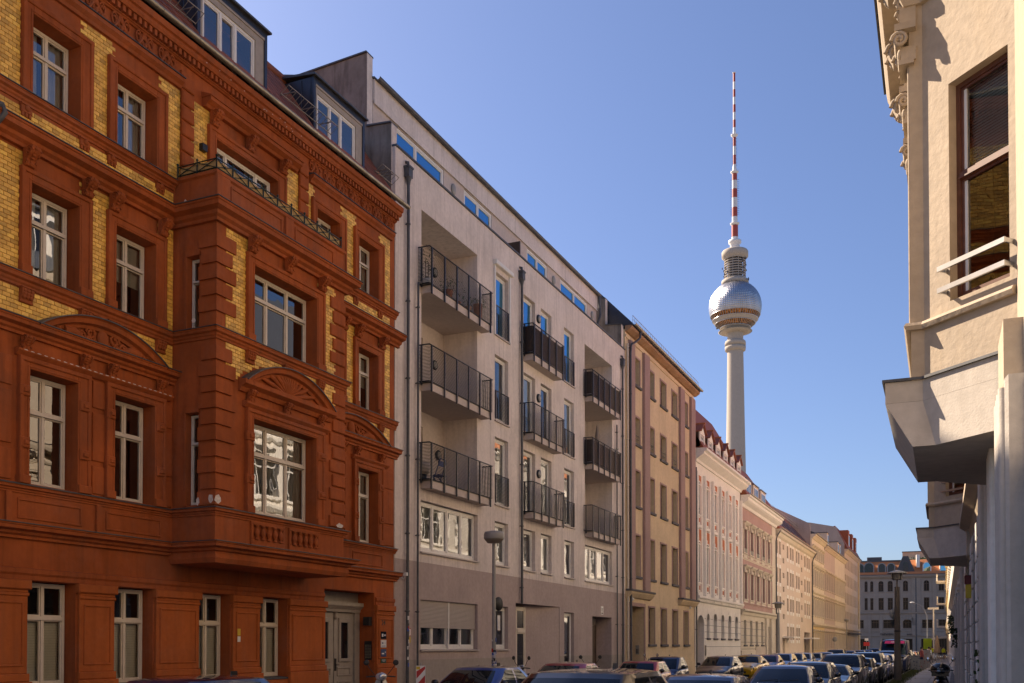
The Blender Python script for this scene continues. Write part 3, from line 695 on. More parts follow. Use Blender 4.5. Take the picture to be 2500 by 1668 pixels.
def railrun(rl, a, b, n):
    a, b = Vector((*a, 0)), Vector((*b, 0))
    for z in (12.2, 12.4): rl.tube([a+Vector((0,0,z)), b+Vector((0,0,z))], .014, 6)
    for i in range(n+1):
        p = a.lerp(b, i/n); rl.tube([p+Vector((0,0,12.1)), p+Vector((0,0,12.44))], .016, 6); rl.ball(p+Vector((0,0,12.46)), .03, n=6, k=4)
        if i < n:
            q = a.lerp(b, (i+1)/n); c = (p+q)/2+Vector((0,0,12.3))
            rl.tube([p+Vector((0,0,12.2)), q+Vector((0,0,12.4))], .01, 5); rl.tube([q+Vector((0,0,12.2)), p+Vector((0,0,12.4))], .01, 5); rl.ball(c, .028, n=6, k=4)
railrun(rl, pts[0], pts[1], 2); railrun(rl, pts[1], pts[2], 9); railrun(rl, pts[2], pts[3], 2)
H1.part('railing', rl, 'green_iron')
H1.part('reed_screen', MB().box(BX-.10, BX-.085, BY0+.1, BY1-.1, 12.12, 12.38).box(.1, BX-.1, BY0+.085, BY0+.10, 12.12, 12.38), 'reed')
# ---- crowning: frieze, dentils, fascia, gutter
H1.part('fascia', MB().prof([(0,14.79),(.05,14.79),(.07,14.81),(.10,14.82),(.10,14.84),(0,14.84)], Y0, Y1).prof([(0,14.97),(.20,14.97),(.23,15.02),(.23,15.08),(.28,15.1),(.30,15.22),(0,15.22)], Y0, Y1+.06).prof([(0,14.84),(.06,14.84),(.06,14.97),(0,14.97)], Y0, Y1), T)
dn = MB(); y = Y0
while y < Y1: dn.box(.06, .17, y, y+.075, 14.845, 14.965); y += .145
H1.part('dentil_course', dn, T, kind='stuff')
fm = MB()
for sg, y in ((1, 0), (-1, .62)):
    for cy, cz, r_ in ((.14, .12, .085), (.24, .06, .05)):
        fm.tube([(.02, y+sg*(cy+math.cos(t)*r_*(1-i/20)), cz+math.sin(t)*r_*(1-i/20)) for i, t in enumerate([j*.7 for j in range(14)])], .014, 5)
    fm.tube([(.01, y, .02), (.03, y+sg*.1, .0), (.02, y+sg*.22, .1), (.01, y+sg*.3, .19)], [.012, .02, .025, .012], 5)
for t in (-.6, -.3, 0, .3, .6): fm.ball((.02, .31+math.sin(t)*.09, .05+math.cos(t)*.12), .028, .7, .8, 1.7, 7, 5)
fm.ball((.025, .31, .05), .04, n=8, k=5)
fm.v = [(p[0]*1.7, p[1], p[2]*1.75) for p in fm.v]
fme = fm.mesh('relief', T)
for y0, y1 in ((Y0, 16.7), (21.5, 25.85)):
    n = int(round((y1-y0)/.64))
    for i in range(n): H1.part('relief', fme, T, loc=(0.0, y0+i*(y1-y0)/n, 14.44))
gp = [(.32+math.cos(a)*.085, 15.36+math.sin(a)*.085) for a in [math.pi + i*math.pi/10 for i in range(11)]]
gi = [(.32+math.cos(a)*.075, 15.36+math.sin(a)*.075) for a in [math.pi*2 - i*math.pi/10 for i in range(11)]]
gt = MB().prof(gp + gi, Y0, Y1+.3)
for y in [Y0+.6+1.1*i for i in range(17)]: gt.prof([(q[0]*1.0+(.006 if q[0] > .32 else -.006), q[1]-.004) for q in gp] + gi, y, y+.03)
H1.part('gutter', gt, 'zinc')
# ---- roof with tiles, snow guards, dormers
RS = R(55); RX0, RZ0 = .22, 15.38
def rp(u, y): return (RX0 - math.cos(RS)*u, y, RZ0 + math.sin(RS)*u)
RU = 2.45
ro = MB(); ro.quad(rp(0,Y0), rp(0,Y1-.02), rp(RU,Y1-.02), rp(RU,Y0))
ridge = rp(RU, 0); ro.quad((ridge[0], Y0, ridge[2]), (ridge[0], Y1-.02, ridge[2]), (-6.5, Y1-.02, 18.3), (-6.5, Y0, 18.3)); ro.quad((-6.5, Y0, 18.3), (-6.5, Y1-.02, 18.3), (-13, Y1-.02, 15.2), (-13, Y0, 15.2))
ro.add([rp(0,Y0), rp(RU,Y0), (-6.5,Y0,18.3), (-13,Y0,15.2)], [(0,1,2,3)])
roofo = H1.part('roof', ro, 'roof_tile')
tile = MB(); TW, TL = .19, .30
tile.add([(0,0,0),(0,TW*.97,0),(-math.cos(RS)*TL,TW*.97,math.sin(RS)*TL),(-math.cos(RS)*TL,0,math.sin(RS)*TL),
          (.03,TW*.08,-.005),(.035,TW*.5,-.012),(.03,TW*.9,-.005),(-math.cos(RS)*TL+.012,TW*.9,math.sin(RS)*TL+.012),(-math.cos(RS)*TL+.012,TW*.08,math.sin(RS)*TL+.012)],
         [(0,4,8,3),(4,6,7,8),(6,1,2,7),(0,5,4),(5,1,6),(4,5,6)])
tme = tile.mesh('roof_tile', 'roof_tile')
DORM = [(17.45, 19.95), (21.92, 24.43)]
spots_ = []
for r in range(9):
    u = r*TL*.92
    for c in range(int((Y1-Y0)/TW)):
        y = Y0 + c*TW
        if any(a-.1 < y < b-.08 and u < 2.6 for a, b in DORM): continue
        spots_.append((y, u))
vis = [q for q in spots_ if (19.9 < q[0] < 22.2 and q[1] < 3.9) or q[0] > 24.3 and q[1] < 2.5]
vis = sorted(vis, key=lambda q: q[1])[:300]; vs_ = set(vis)
for y, u in vis:
    p = rp(u, y); H1.part('roof_tile', tme, 'roof_tile', parent=roofo, loc=(p[0]+.006, p[1], p[2]+.006))
tr_ = MB(); random.seed(11)
for y, u in spots_:
    if (y, u) in vs_: continue
    p = rp(u, y); a = Vector(p) + Vector((.006,0,.006)); d = Vector((-math.cos(RS)*TL, 0, math.sin(RS)*TL)); w = Vector((0, TW*.97, 0)); nrm = Vector((math.sin(RS), 0, math.cos(RS)))*.03
    tr_.add([a, a+w, a+w+d, a+d, a+nrm+w*.08, a+nrm+w*.92, a+d+nrm*.4+w*.92, a+d+nrm*.4+w*.08], [(0,1,5,4),(4,5,6,7),(0,4,7,3),(1,2,6,5)], tint=random.random())
H1.part('roof_tiling', tr_, 'roof_tile', parent=roofo, kind='stuff')
H1.part('ridge_tile', MB().tube([(ridge[0], Y0, ridge[2]+.03), (ridge[0], Y1, ridge[2]+.03)], .12, 8), 'roof_tile', parent=roofo)
def guard(y0, y1):
    b = MB(); p = rp(.55, 0); n = int((y1-y0)/.16)
    base = Vector((p[0]+.05, 0, p[2]+.1)); up = Vector((math.sin(RS)*.32, 0, math.cos(RS)*.32))*1.0
    for k_ in (0.1, 1.0): b.tube([base+up*k_+Vector((0,y0,0)), base+up*k_+Vector((0,y1,0))], .012, 6)
    for i in range(n+1):
        y = y0+(y1-y0)*i/n; b.tube([base+Vector((0,y,0)), base+up+Vector((0,y,0))], .008, 5)
    for y in (y0+.3, (y0+y1)/2, y1-.3): b.tube([base+up*.9+Vector((.0,y,0)), Vector((p[0]-.35, y, p[2]+.3))], .014, 6)
    H1.part('snow_guard', b, 'zinc')
guard(10.0, 17.3); guard(20.4, 22.6); guard(24.9, 25.85)
for a, b_ in DORM:
    d = MB(); zt, zf = 17.28, 15.45; xf = -.10; xb = -1.35
    d.box(xb, xf-.08, a, a+.07, 15.5, zt-.06); d.box(xb, xf-.08, b_-.07, b_, 15.5, zt-.06)
    d.box(xf-.10, xf, a, a+.10, zf, zt-.05); d.box(xf-.10, xf, b_-.10, b_, zf, zt-.05); d.box(xf-.10, xf, a+.10, b_-.10, zt-.2, zt-.05)
    for x in (-.5, -.9): d.tube([(x, a-.012, 15.6), (x, a-.012, zt-.1)], .018, 5)
    d.add([(.12, b_+.0, 15.5), (-.55, b_+.0, 16.15), (-.55, b_+.05, 16.15), (.12, b_+.05, 15.5), (-.55, b_+.0, 15.7), (-.55, b_+.05, 15.7)], [(0,1,2,3),(0,1,4),(3,2,5)])
    o = H1.part('dormer', d, 'dark_zinc')
    H1.part('dormer_roof', MB().prof([(xb-.3, zt+.12), (xf+.09, zt-.05), (xf+.09, zt+.0), (xf+.04, zt+.02), (xb-.3, zt+.17)], a-.07, b_+.07), 'lead', parent=o)
    H1.part('dormer_lining', MB().box(xf-.14, xf-.03, a+.10, a+.2, zf, zt-.2).box(xf-.14, xf-.03, b_-.42, b_-.10, zf, zt-.2).box(xf-.14, xf-.031, a+.2, b_-.42, zt-.42, zt-.2).box(xf-.12, xf-.005, a+.1, b_-.1, zt-.26, zt-.2), 'dormer_beige_shade', parent=o)
    me, cells = win_mesh(b_-a-.62, zt-.42-zf-.03, (.34, .62), (), .07, 'white_paint')
    w = H1.part('dormer_window', me, 'white_paint', parent=o, loc=(xf-.06, a+.2, zf+.03))
    for p, q, r_, s in cells: H1.part('pane', pane_mesh(q-p, s-r_, 'glass_red_house'), 'glass_red_house', parent=o, loc=(xf-.10, a+.2+p, zf+.03+r_), rot=(0, R(random.uniform(-1.0,1.0)), 0))
    H1.part('room_wall', MB().quad((-1.3,a+.1,15.5),(-1.3,b_-.1,15.5),(-1.3,b_-.1,17.1),(-1.3,a+.1,17.1)), 'room', parent=o)
# ---- ground floor piers with capitals, panels and plinths
gf_edges = [(8.0, 10.86), (12.05, 12.95), (14.12, 15.0), (16.14, 17.45), (18.59, 19.58), (20.76, 22.32), (24.9, 25.88)]
for i, (a, b_) in enumerate(gf_edges):
    p = MB(); p.bbox(0, .06, a, b_, 1.45, 2.86, .01)
    p.bbox(0, .12, a-.05, b_+.05, 2.98, 3.15, .02); p.bbox(0, .085, a-.02, b_+.02, 2.86, 2.92, .012); p.bbox(0, .07, a, b_, 2.92, 2.98, .01)
    p.bbox(0, .10, a-.03, b_+.03, 1.30, 1.45, .02); p.bbox(0, .14, a-.06, b_+.06, .45, 1.30, .02); p.bbox(0, .17, a-.08, b_+.08, 0, .45, .02)
    o = H1.part('pier', p, 'terracotta_flat')
    q = .1
    H1.part('pier_panel', MB().bbox(.06, .085, a+q, b_-q, 1.58, 1.62, .01).bbox(.06, .085, a+q, b_-q, 2.72, 2.76, .01).bbox(.06, .085, a+q, a+q+.035, 1.62, 2.72, .01).bbox(.06, .085, b_-q-.035, b_-q, 1.62, 2.72, .01), 'terracotta_flat', parent=o)
for a, b_ in GFW: H1.part('window_surround', MB().bbox(0, .05, a-.01, b_+.01, .0, 1.11, .01), 'terracotta_flat')
# ---- entrance door in its recess
DX = -.55
H1.part('recess', MB().box(DX-.06, DX, 22.36, 24.85, 3.2, 3.49), 'door_paint')
fr = MB().box(DX-.05, DX+.06, 22.36, 22.6, .02, 3.0).box(DX-.05, DX+.06, 24.6, 24.84, .02, 3.0).prof([(DX-.05,2.92),(DX+.08,2.92),(DX+.10,3.0),(DX+.2,3.1),(DX+.2,3.2),(DX-.05,3.22)], 22.36, 24.84)
H1.part('door_frame', fr, 'door_paint')
for y0, y1 in ((22.62, 23.58), (23.62, 24.58)):
    d = MB().box(DX-.06, DX, y0, y1, .1, 2.9)
    for z0, z1 in ((.3, .95), (1.1, 1.35)):
        for (p, q, r_, s) in ((y0+.14, y1-.14, z0, z0+.04), (y0+.14, y1-.14, z1-.04, z1), (y0+.14, y0+.18, z0+.04, z1-.04), (y1-.18, y1-.14, z0+.04, z1-.04)): d.bbox(DX, DX+.03, p, q, r_, s, .008)
    for (p, q, r_, s) in ((y0+.2, y1-.2, 1.5, 1.6), (y0+.2, y1-.2, 2.62, 2.75), (y0+.2, y0+.3, 1.6, 2.62), (y1-.3, y1-.2, 1.6, 2.62)): d.bbox(DX, DX+.045, p, q, r_, s, .012)
    o = H1.part('door', d, 'door_paint')
    H1.part('pane', MB().box(DX+.002, DX+.012, y0+.3, y1-.3, 1.6, 2.62), 'black_gloss', parent=o)
    if y0 > 23: H1.part('handle', MB().box(DX, DX+.03, y0+.02, y0+.08, 1.25, 1.6).tube([(DX+.02,y0+.05,1.42),(DX+.07,y0+.05,1.42),(DX+.07,y0+.16,1.42)], .012, 6), 'black', parent=o)
    H1.part('carving', MB().lathe([(.02,0),(.05,.03),(.06,.08),(.04,.14),(.06,.2)], (DX+.04, y0+.02, 2.7), 10), 'door_paint', parent=o)
H1.part('doorstep', MB().box(-.55, .05, 22.38, 24.83, 0, .1), 'kerb_stone')
# entrance furniture, number and plaques
solo('wall_lamp', 'small dark box lamp in the reveal of the red house entrance', 'lamp', MB().box(-.28, -.08, 24.70, 24.858, 2.55, 2.8), 'black', LEFT, (-.2, 24.78, 2.55))
bp_ = MB().box(-.32, -.08, 24.835, 24.858, 1.55, 2.1); dd = MB()
for i in range(9):
    for j in range(3): dd.box(-.28+.07*j, -.24+.07*j, 24.825, 24.836, 1.6+.045*i, 1.63+.045*i)
tb = Thing('doorbell_panel', 'brass doorbell panel in the reveal beside the grey door', 'doorbell', LEFT, (-.2, 24.85, 1.55)); tb.part('plate', bp_, 'black'); tb.part('buttons', dd, 'zinc', kind='stuff')
me = text_mesh('24', .22, 'black', .006); solo('house_number', 'black number 24 on the terracotta pier', 'number', me, 'black', LEFT @ Matrix.Translation((.062, 25.27, 2.63)))
plain('plaque_blue', (0.03, 0.06, 0.16), .3); plain('plaque_green', (0.015, 0.06, 0.035), .3); plain('plaque_white', (0.7, 0.68, 0.66), .4); plain('plaque_print', (0.45, 0.45, 0.5), .5)
plain('sign_yellow', (.6, .42, .03), .5); plain('sign_red', (.45, .02, .02), .5); plain('sign_blue', (.02, .08, .35), .5)
for i, (z, mt, lb, tx) in enumerate(((2.27, 'black_gloss', 'black square nameplate, topmost below the number 24', [('plaque_white', -.07, .0, .09, .09), ('plaque_print', .06, 0, .12, .05)]),
        (2.02, 'plaque_white', 'white square nameplate below the black one by the door', [('plaque_blue', -.06, .02, .07, .05), ('plaque_print', .07, .02, .07, .03), ('plaque_print', 0, -.07, .2, .05)]),
        (1.75, 'plaque_blue', 'blue square nameplate second from the bottom by the door', [('plaque_white', -.05, -.02, .13, .04), ('plaque_print', .09, .02, .06, .04)]),
        (1.48, 'plaque_green', 'dark green square nameplate, lowest of four by the door', [('plaque_print', 0, .06, .2, .02), ('plaque_print', 0, .02, .12, .012)]))):
    t = Thing('nameplate', lb, 'nameplate', LEFT, (.065, 25.27, z)); t.part('plate', MB().bbox(.062, .075, 25.12, 25.42, z-.11, z+.11, .004), mt)
    for m_, dy, dz, w, h in tx: t.part('print', MB().box(.0755, .077, 25.27+dy-w/2, 25.27+dy+w/2, z+dz-h/2, z+dz+h/2), m_)
t = Thing('gas_marker', 'small yellow and white utility marker on the terracotta pier', 'sign', LEFT, (.065, 18.78, 2.2)); t.part('plate', MB().box(.062, .07, 18.7, 18.84, 2.2, 2.36), 'sign_yellow'); t.part('plate', MB().box(.062, .07, 18.7, 18.84, 2.05, 2.18), 'plaque_white')
solo('junction_box', 'small black box on yellow brick beside balcony window', 'box', MB().box(0.015, .12, 17.4, 17.56, 13.12, 13.27), 'black', LEFT, (0, 17.48, 13.12))
solo('rain_pipe', 'curved lead spout pipe on the cornice at far left', 'pipe', MB().tube([(.1,11.6,11.42),(.25,11.9,11.44),(.34,12.1,11.42),(.36,12.14,11.3),(.2,12.1,11.12),(.05,12.05,11.0)], .05, 8), 'lead', LEFT, (.1, 11.6, 11.0))
# things standing on the red house's window ledges
for a, b_ in SINGLE[1:3]: H1.part('window_board', MB().box(-.6, -.305, a, b_, 8.74, 8.785), 'window_paint')
def pot_plant(label, M, loc, r=.07, h=.13, leaves=40, spread=.16, ht=.22, mat='leaf', potm='clay_pot', group=None, seed=1):
    t = Thing('potted_plant', label, 'plant', M, loc, group); rn = random.Random(seed)
    t.part('pot', MB().lathe([(0,0),(r*.75,0),(r,h),(r*.9,h),(r*.85,h*.9),(0,h*.88)], loc, 12), potm)
    b = MB()
    for i in range(leaves):
        a = rn.uniform(0, 2*math.pi); q = rn.random()**.5*spread; z = h*.8 + rn.random()*ht; s = rn.uniform(.25,.5)*spread*.7
        c = Vector((loc[0]+math.cos(a)*q, loc[1]+math.sin(a)*q, loc[2]+z)); u = Vector((rn.uniform(-1,1), rn.uniform(-1,1), rn.uniform(-.3,1))).normalized()*s; v = u.orthogonal().normalized()*s*.4
        b.add([c-u*.5, c+v*.5, c+u*.5, c-v*.5], [(0,1,2,3)])
    t.part('foliage', b, mat); t.part('stem', MB().tube([(loc[0],loc[1],loc[2]+h*.8),(loc[0],loc[1],loc[2]+h+ht*.6)], .012, 5), 'dark_wood'); return t
pot_plant('small leafy plant in pot behind second floor window beside the bay', LEFT, (-.42, 15.6, 8.79), mat='leaf_dark', seed=3)
pot_plant('small dark plant in pot inside second floor left window', LEFT, (-.42, 13.6, 8.79), mat='leaf_dark', seed=4)
# ================================================================== grey rendered modern house with balconies
G = Thing('grey_house', 'pale mauve grey modern apartment house with black steel balconies', 'house', LEFT, (0, 26.0, 0))
GY0, GY1 = 26.0, 48.95
FL = [(13.49, 15.86), (10.30, 12.76), (7.19, 9.70)]          # french windows
hol = [(27.62, 31.68, 6.95, 15.9, 1.35), (42.9, 46.88, 6.95, 15.85, 1.35)]
TW1, TM1, TM2, TE = (33.16, 34.36), (35.83, 37.02), (37.61, 38.8), (40.29, 41.48)
for z0, z1 in FL:
    for a, b in (TW1, TM1, TM2, TE): hol.append((a, b, z0, z1, .2))
for a, b in (TW1, TM1, TM2, TE): hol.append((a, b, 4.95, 6.57, .2))
hol += [(27.6, 31.72, 4.95, 6.6, .2), (42.9, 46.88, 4.95, 6.6, .2)]
low = [(27.6, 31.73, 1.83, 3.43, .2), (33.12, 34.35, 1.83, 3.43, .2), (35.06, 39.7, 0, 3.62, 1.3), (40.27, 41.47, .35, 3.42, .2), (43.9, 46.74, 0, 3.35, .8)]
w = MB()
sheet(w, GY0, GY1, 4.62, 17.2, hol, 0.0, .2, m=0)
sheet(w, GY0, GY1, 1.52, 4.62, [(a, b, max(c, 1.52), d, e) for a, b, c, d, e in low], 0.0, .2, m=1)
sheet(w, GY0, GY1, 0, 1.52, [(a, b, c, min(d, 1.52), e) for a, b, c, d, e in low if c < 1.52], 0.0, .2, m=2)
shell(w, GY0, GY1, 16.3)
w.quad((0,GY0,17.2),(-.25,GY0,17.2),(-.25,GY1,17.2),(0,GY1,17.2)); w.quad((-.25,GY0,16.3),(-.25,GY1,16.3),(-.25,GY1,17.2),(-.25,GY0,17.2))
w.quad((0,GY0,16.3),(-.25,GY0,16.3),(-.25,GY0,17.2),(0,GY0,17.2)); w.quad((0,GY1,16.3),(-.25,GY1,16.3),(-.25,GY1,17.2),(0,GY1,17.2))
G.part('wall', w, ['grey_render', 'grey_base', 'grey_plinth'])
G.part('coping', MB().box(-.30, .05, GY0-.02, GY1+.02, 17.205, 17.26), 'lead')
for a, b, c, d in ((27.62, 31.68, 6.95, 15.9), (42.9, 46.88, 6.95, 15.85)):      # loggia backs: window band on the left, wall on the right
    y1 = a + (b-a)*.62
    bk = MB(); hs = [(a+.15, y1, z+.02, z+2.35, .12) for z in (7.2, 10.3, 13.42)]; sheet(bk, a, b, c, d, hs, -1.35, .12)
    G.part('loggia_wall', bk, 'grey_soffit')
    for i, z in enumerate((7.2, 10.3, 13.42)):
        if a < 30: window(G, a+.17, y1-.02, z+.03, z+2.33, -1.42, cols=(.33, .66), rows=(), fw=.08, mat='white_paint', gl='glass', extra=[['yellow'], ['green'], ['green']][i])
        else: window(G, a+.9, y1+.3-.02, z+.03, z+2.1, -1.345, cols=(), rows=(.3,), fw=.14, mat='white_paint', gl='glass', label='white panelled balcony door')
    for z in (7.0, 10.1, 13.2): pass
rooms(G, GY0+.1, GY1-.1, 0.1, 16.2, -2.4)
for z in (3.7, 6.75, 9.95, 13.1): G.part('floor_slab', MB().box(-12.9, -1.5, GY0+.05, GY1-.05, z, z+.25), 'room')
# french windows and the first floor
WH = 'white_paint'
for i, (z0, z1) in enumerate(FL):
    gl = 'glass_blue' if i == 0 else 'glass'
    for j, (a, b) in enumerate((TW1, TM1, TM2, TE)):
        window(G, a+.02, b-.02, z0+.02, z1-.02, -.14, cols=(), rows=(), fw=.09, mat=WH, gl=gl, extra=[['net'], None, ['curtains'], ['green']][(i*3+j) % 4], tilt=1.2)
for j, (a, b) in enumerate((TW1, TM1, TM2, TE)):
    window(G, a+.02, b-.02, 4.97, 6.55, -.14, cols=(), rows=(), fw=.09, mat=WH, gl='glass', tilt=1.0, extra=[['curtains'], None, ['net'], None][j])
for a, b in ((27.62, 31.7), (42.92, 46.86)): window(G, a, b, 4.97, 6.58, -.14, cols=(.25, .5, .75), rows=(), fw=.09, mat=WH, gl='glass', extra=['blind'] if a < 30 else None)
for a, b, z in [(27.6, 31.72, 4.95), (42.9, 46.88, 4.95), (27.6, 31.73, 1.83), (33.12, 34.35, 1.83)] + [(p, q, z) for p, q in (TW1, TM1, TM2, TE) for z in (4.95,)] + [(p, q, z) for p, q in (TW1, TE) for z in (13.49, 10.3, 7.19)]:
    G.part('window_sill', MB().prof([(-.18,z+.02),(.07,z),(.07,z-.045),(-.18,z-.03)], a-.05, b+.05), 'shutter')
# ground floor: roller shutters half down, tilted window, recessed entrance, side window, gate
window(G, 27.62, 31.71, 1.85, 3.41, -.16, cols=(.25, .5, .75), rows=(), fw=.09, mat=WH, gl='glass', extra=['green'])
for a, b in ((27.64, 29.63), (29.70, 31.69)):
    s = MB(); z = 2.54
    while z < 3.41: s.prof([(-.12,z),(-.085,z+.005),(-.085,z+.038),(-.12,z+.043)], a, b); z += .0435
    G.part('roller_shutter', s, 'shutter')
G.part('shutter_rail', MB().box(-.13, -.07, 29.63, 29.70, 1.86, 3.42), WH)
window(G, 33.14, 34.33, 1.85, 3.41, -.14, cols=(), rows=(), fw=.09, mat=WH, gl='glass')
window(G, 40.29, 41.45, .37, 3.40, -.14, cols=(), rows=(), fw=.09, mat=WH, gl='glass', tilt=1.5)
bk = MB(); bk.quad((-1.3,35.06,0),(-1.3,39.7,0),(-1.3,39.7,3.62),(-1.3,35.06,3.62)); bk.quad((-.79,43.9,0),(-.79,46.74,0),(-.79,46.74,3.35),(-.79,43.9,3.35)); G.part('recess', bk, 'grey_base')
me, cells = win_mesh(.95, 3.4, (), (.72,), .1, 'window_paint')
o = G.part('entrance_door', me, 'window_paint', loc=(-.28, 35.72, .1))
for a, b, c, d in cells: G.part('pane', MB().box(-.335, -.32, 35.72+a, 35.72+b, .1+c, .1+d), 'black_gloss', parent=o)
G.part('recess', MB().flat([(-.40,36.7),(-1.28,36.7),(-1.28,39.69),(-.02,39.69)], .0, 3.61), 'grey_base')
G.part('gate', MB().box(-.6, -.55, 43.92, 45.9, 0, 2.95).box(-.6, -.5, 43.92, 45.9, 2.96, 3.34).box(-.62, -.53, 45.9, 46.0, 0, 3.34), ['dark_wood'])
# balcony slabs and railings
def railing(th, par, path, z0, z1, nb, posts, name='railing', r=.009):
    b = MB()
    for i in range(nb):
        z = z0 + (z1-z0-.03)*i/(nb-1)
        b.tube([(p[0], p[1], z) for p in path], r, 4, caps=False)
    b.tube([(p[0], p[1], z1) for p in path], .018, 6)
    o = th.part(name, b, 'rail_iron', parent=par)
    for p in posts: th.part('post', MB().box(p[0]-.02, p[0]+.02, p[1]-.03, p[1]+.03, p[2], z1), 'rail_iron', parent=par)
    return o
BALC = [(27.42, 32.08, 'a'), (35.66, 39.1, 'm'), (42.74, 47.1, 'b')]
for a, b, kd in BALC:
    for zt in (13.42, 10.3, 7.2):
        px = .36 if kd != 'm' else .42
        o = G.part('balcony', MB().box(-1.34 if kd != 'm' else .001, px, a+.1 if kd == 'm' else a+.18, b-.06, zt-.24, zt-.005), 'grey_soffit')
        e = px+.05
        path = [(-.0, a), (e, a), (e, b), (-.0, b)]
        n = 6 if kd != 'm' else 5
        posts = [(e-.001, a+.15+(b-a-.3)*i/(n-1), zt-.3) for i in range(n)] + [(.12, a-.001, zt-.1)]
        railing(G, o, path, zt+.03, zt+1.18, 26, posts)
        G.part('deck_edge', MB().box(-.0, e-.02, a+.02, b-.02, zt+.0, zt+.03), 'rail_iron', parent=o)
for zt in (13.49, 10.3, 7.19):                              # french window guards
    for a, b in (TW1, TE):
        railing(G, None, [(.03, a), (.03, b-.02)], zt+.1, zt+1.1, 20, [(.03, a+.02, zt+.05), (.03, b-.05, zt+.05)], 'window_guard')
G.part('window_surround', MB().bbox(0, .06, 33.05, 33.14, 13.45, 16.05, .01).bbox(0, .06, 34.40, 34.5, 13.45, 16.05, .01).bbox(0, .16, 33.0, 34.58, 16.05, 16.22, .02), 'white_paint')
# round wall lamps
for li, (x, y, z) in enumerate([(-1.33, 30.9, 15.2), (-1.33, 30.9, 11.9), (-1.33, 31.2, 8.75)] + [(0, 37.32, z) for z in (15.3, 12.05, 8.95)] + [(-1.33, 46.3, 12.0)]):
    t = Thing('wall_lamp', ['round lamp on the back wall of the top left loggia', 'round lamp on the back wall of the middle left loggia', 'round lamp on the back wall of the lowest left loggia', 'round lamp between the twin balcony doors, top floor', 'round lamp between the twin balcony doors, middle floor', 'round lamp between the twin balcony doors, lowest balcony', 'round lamp on the back wall of the right loggia'][li], 'lamp', LEFT, (x, y, z), 'loggia wall lamps' if x < -1 else 'door wall lamps')
    t.part('ring', MB().lathe([(.0,.0),(.17,.0),(.18,.05),(.15,.08),(.13,.08)], n=18), 'rail_iron', loc=(x, y, z), rot=(0, R(90), 0)); t.part('lens', MB().lathe([(.14,.03),(.12,.08),(.06,.11),(0,.115)], n=18), 'lamp_grey', loc=(x, y, z), rot=(0, R(90), 0))
# downpipes with hoppers
def pipe(label, y, z0, z1, hop=True, r=.05, x=.10, top=None, M=LEFT, mat='lead', stick=False):
    t = Thing('downpipe', label, 'downpipe', M, (x, y, z0))
    pts = [(x, y, z0), (x, y, z1)] + (top or [])
    t.part('pipe', MB().tube(pts, r, 10), mat)
    for z in [z0+.6+2.4*i for i in range(int((z1-z0)/2.4)+1)]: t.part('clip', MB().lathe([(r,0),(r+.018,0),(r+.018,.05),(r,.05)], (x, y, z), 10).box(0, x, y-.01, y+.01, z+.01, z+.04), mat)
    if hop: t.part('hopper', MB().flat([(x-.09,y-.12),(x+.09,y-.12),(x+.09,y+.12),(x-.09,y+.12)], z1+.12, z1+.42).lathe([(r,-.12),(r+.02,0),(.11,.13)], (x, y, z1), 10).box(x-.11, x+.11, y-.14, y+.14, z1+.4, z1+.46).tube([(x,y,z1+.44),(x-.02,y,z1+.6),(x-.1,y,z1+.62)], .05, 8), mat)
    if stick:
        rn = random.Random(int(y*10)); sm = MB(); mats_ = ['plaque_white', 'plaque_print', 'black', 'sign_blue', 'sign_red']
        for i in range(26):
            z = rn.uniform(1.15, 2.75); a0 = rn.uniform(-1.3, .6); h = rn.uniform(.05, .13)
            sm.lathe([(r+.003, z), (r+.003, z+h)], (x, y, 0), 4, m=rn.choice([0,0,0,1,2,3,4]), a0=a0, a1=a0+rn.uniform(.7,1.6))
        t.part('stickers', sm, mats_, kind='stuff')
    return t
pipe('dark downpipe with hopper at the left edge of the grey house', 26.62, 0, 16.35, stick=True)
pipe('thin dark downpipe beside the left grey balconies', 27.25, 0, 13.3, hop=False, r=.035, top=[(.10, 27.27, 13.4), (.14, 27.4, 13.46)])
pipe('dark downpipe with hopper in the middle of the grey house', 35.45, 3.6, 16.15)
pipe('dark downpipe with hopper at the right edge of the grey house', 48.3, 0, 16.1)
pipe('thin downpipe behind the right grey balconies', 47.35, 0, 13.0, hop=False, r=.035)
# penthouse behind the terrace
px, ex_ = -1.0, -.93
pw = MB(); ph = [(27.4, 31.0, .45), (32.6, 35.0, .5), (38.5, 40.8, .5), (42.4, 46.05, .5)]
sheet(pw, GY0+.3, 47.4, 16.3, 18.97, [(a, b, 16.9, 18.86, .1) for a, b, c in ph], px, .1); shell(pw, GY0+.3, 47.4, 18.97, 8.0, px, 16.3)
G.part('penthouse_wall', pw, 'grey_soffit')
for a, b, c in ph: window(G, a, b, 16.92, 18.85, px-.02, cols=(c,), rows=(), fw=.10, mat=WH, gl='glass_blue', tilt=.6)
G.part('penthouse_roof', MB().prof([(px-7,18.98),(ex_-.04,18.98),(ex_-.04,18.88),(ex_,18.88),(ex_,19.64),(-9.0,20.7),(-9.0,18.98)], GY0+.3, 47.4), 'grey_render')
G.part('roof_skin', MB().prof([(ex_+.02,19.645),(-9.0,20.705),(-9.0,20.76),(ex_+.02,19.70)], GY0+.25, 47.45), 'lead')
gq = [(ex_+.10+math.cos(a)*.09, 19.68+math.sin(a)*.09) for a in [math.pi+i*math.pi/8 for i in range(9)]]
G.part('gutter', MB().prof(gq + [(q[0], q[1]+.012) for q in gq[::-1]], GY0+.3, 47.5).tube([(ex_+.1,47.35,19.6),(ex_+.1,47.45,19.1),(px+.25,47.3,18.6),(px+.15,47.2,18.2),(px+.15,47.2,16.4)], .06, 8), 'lead')
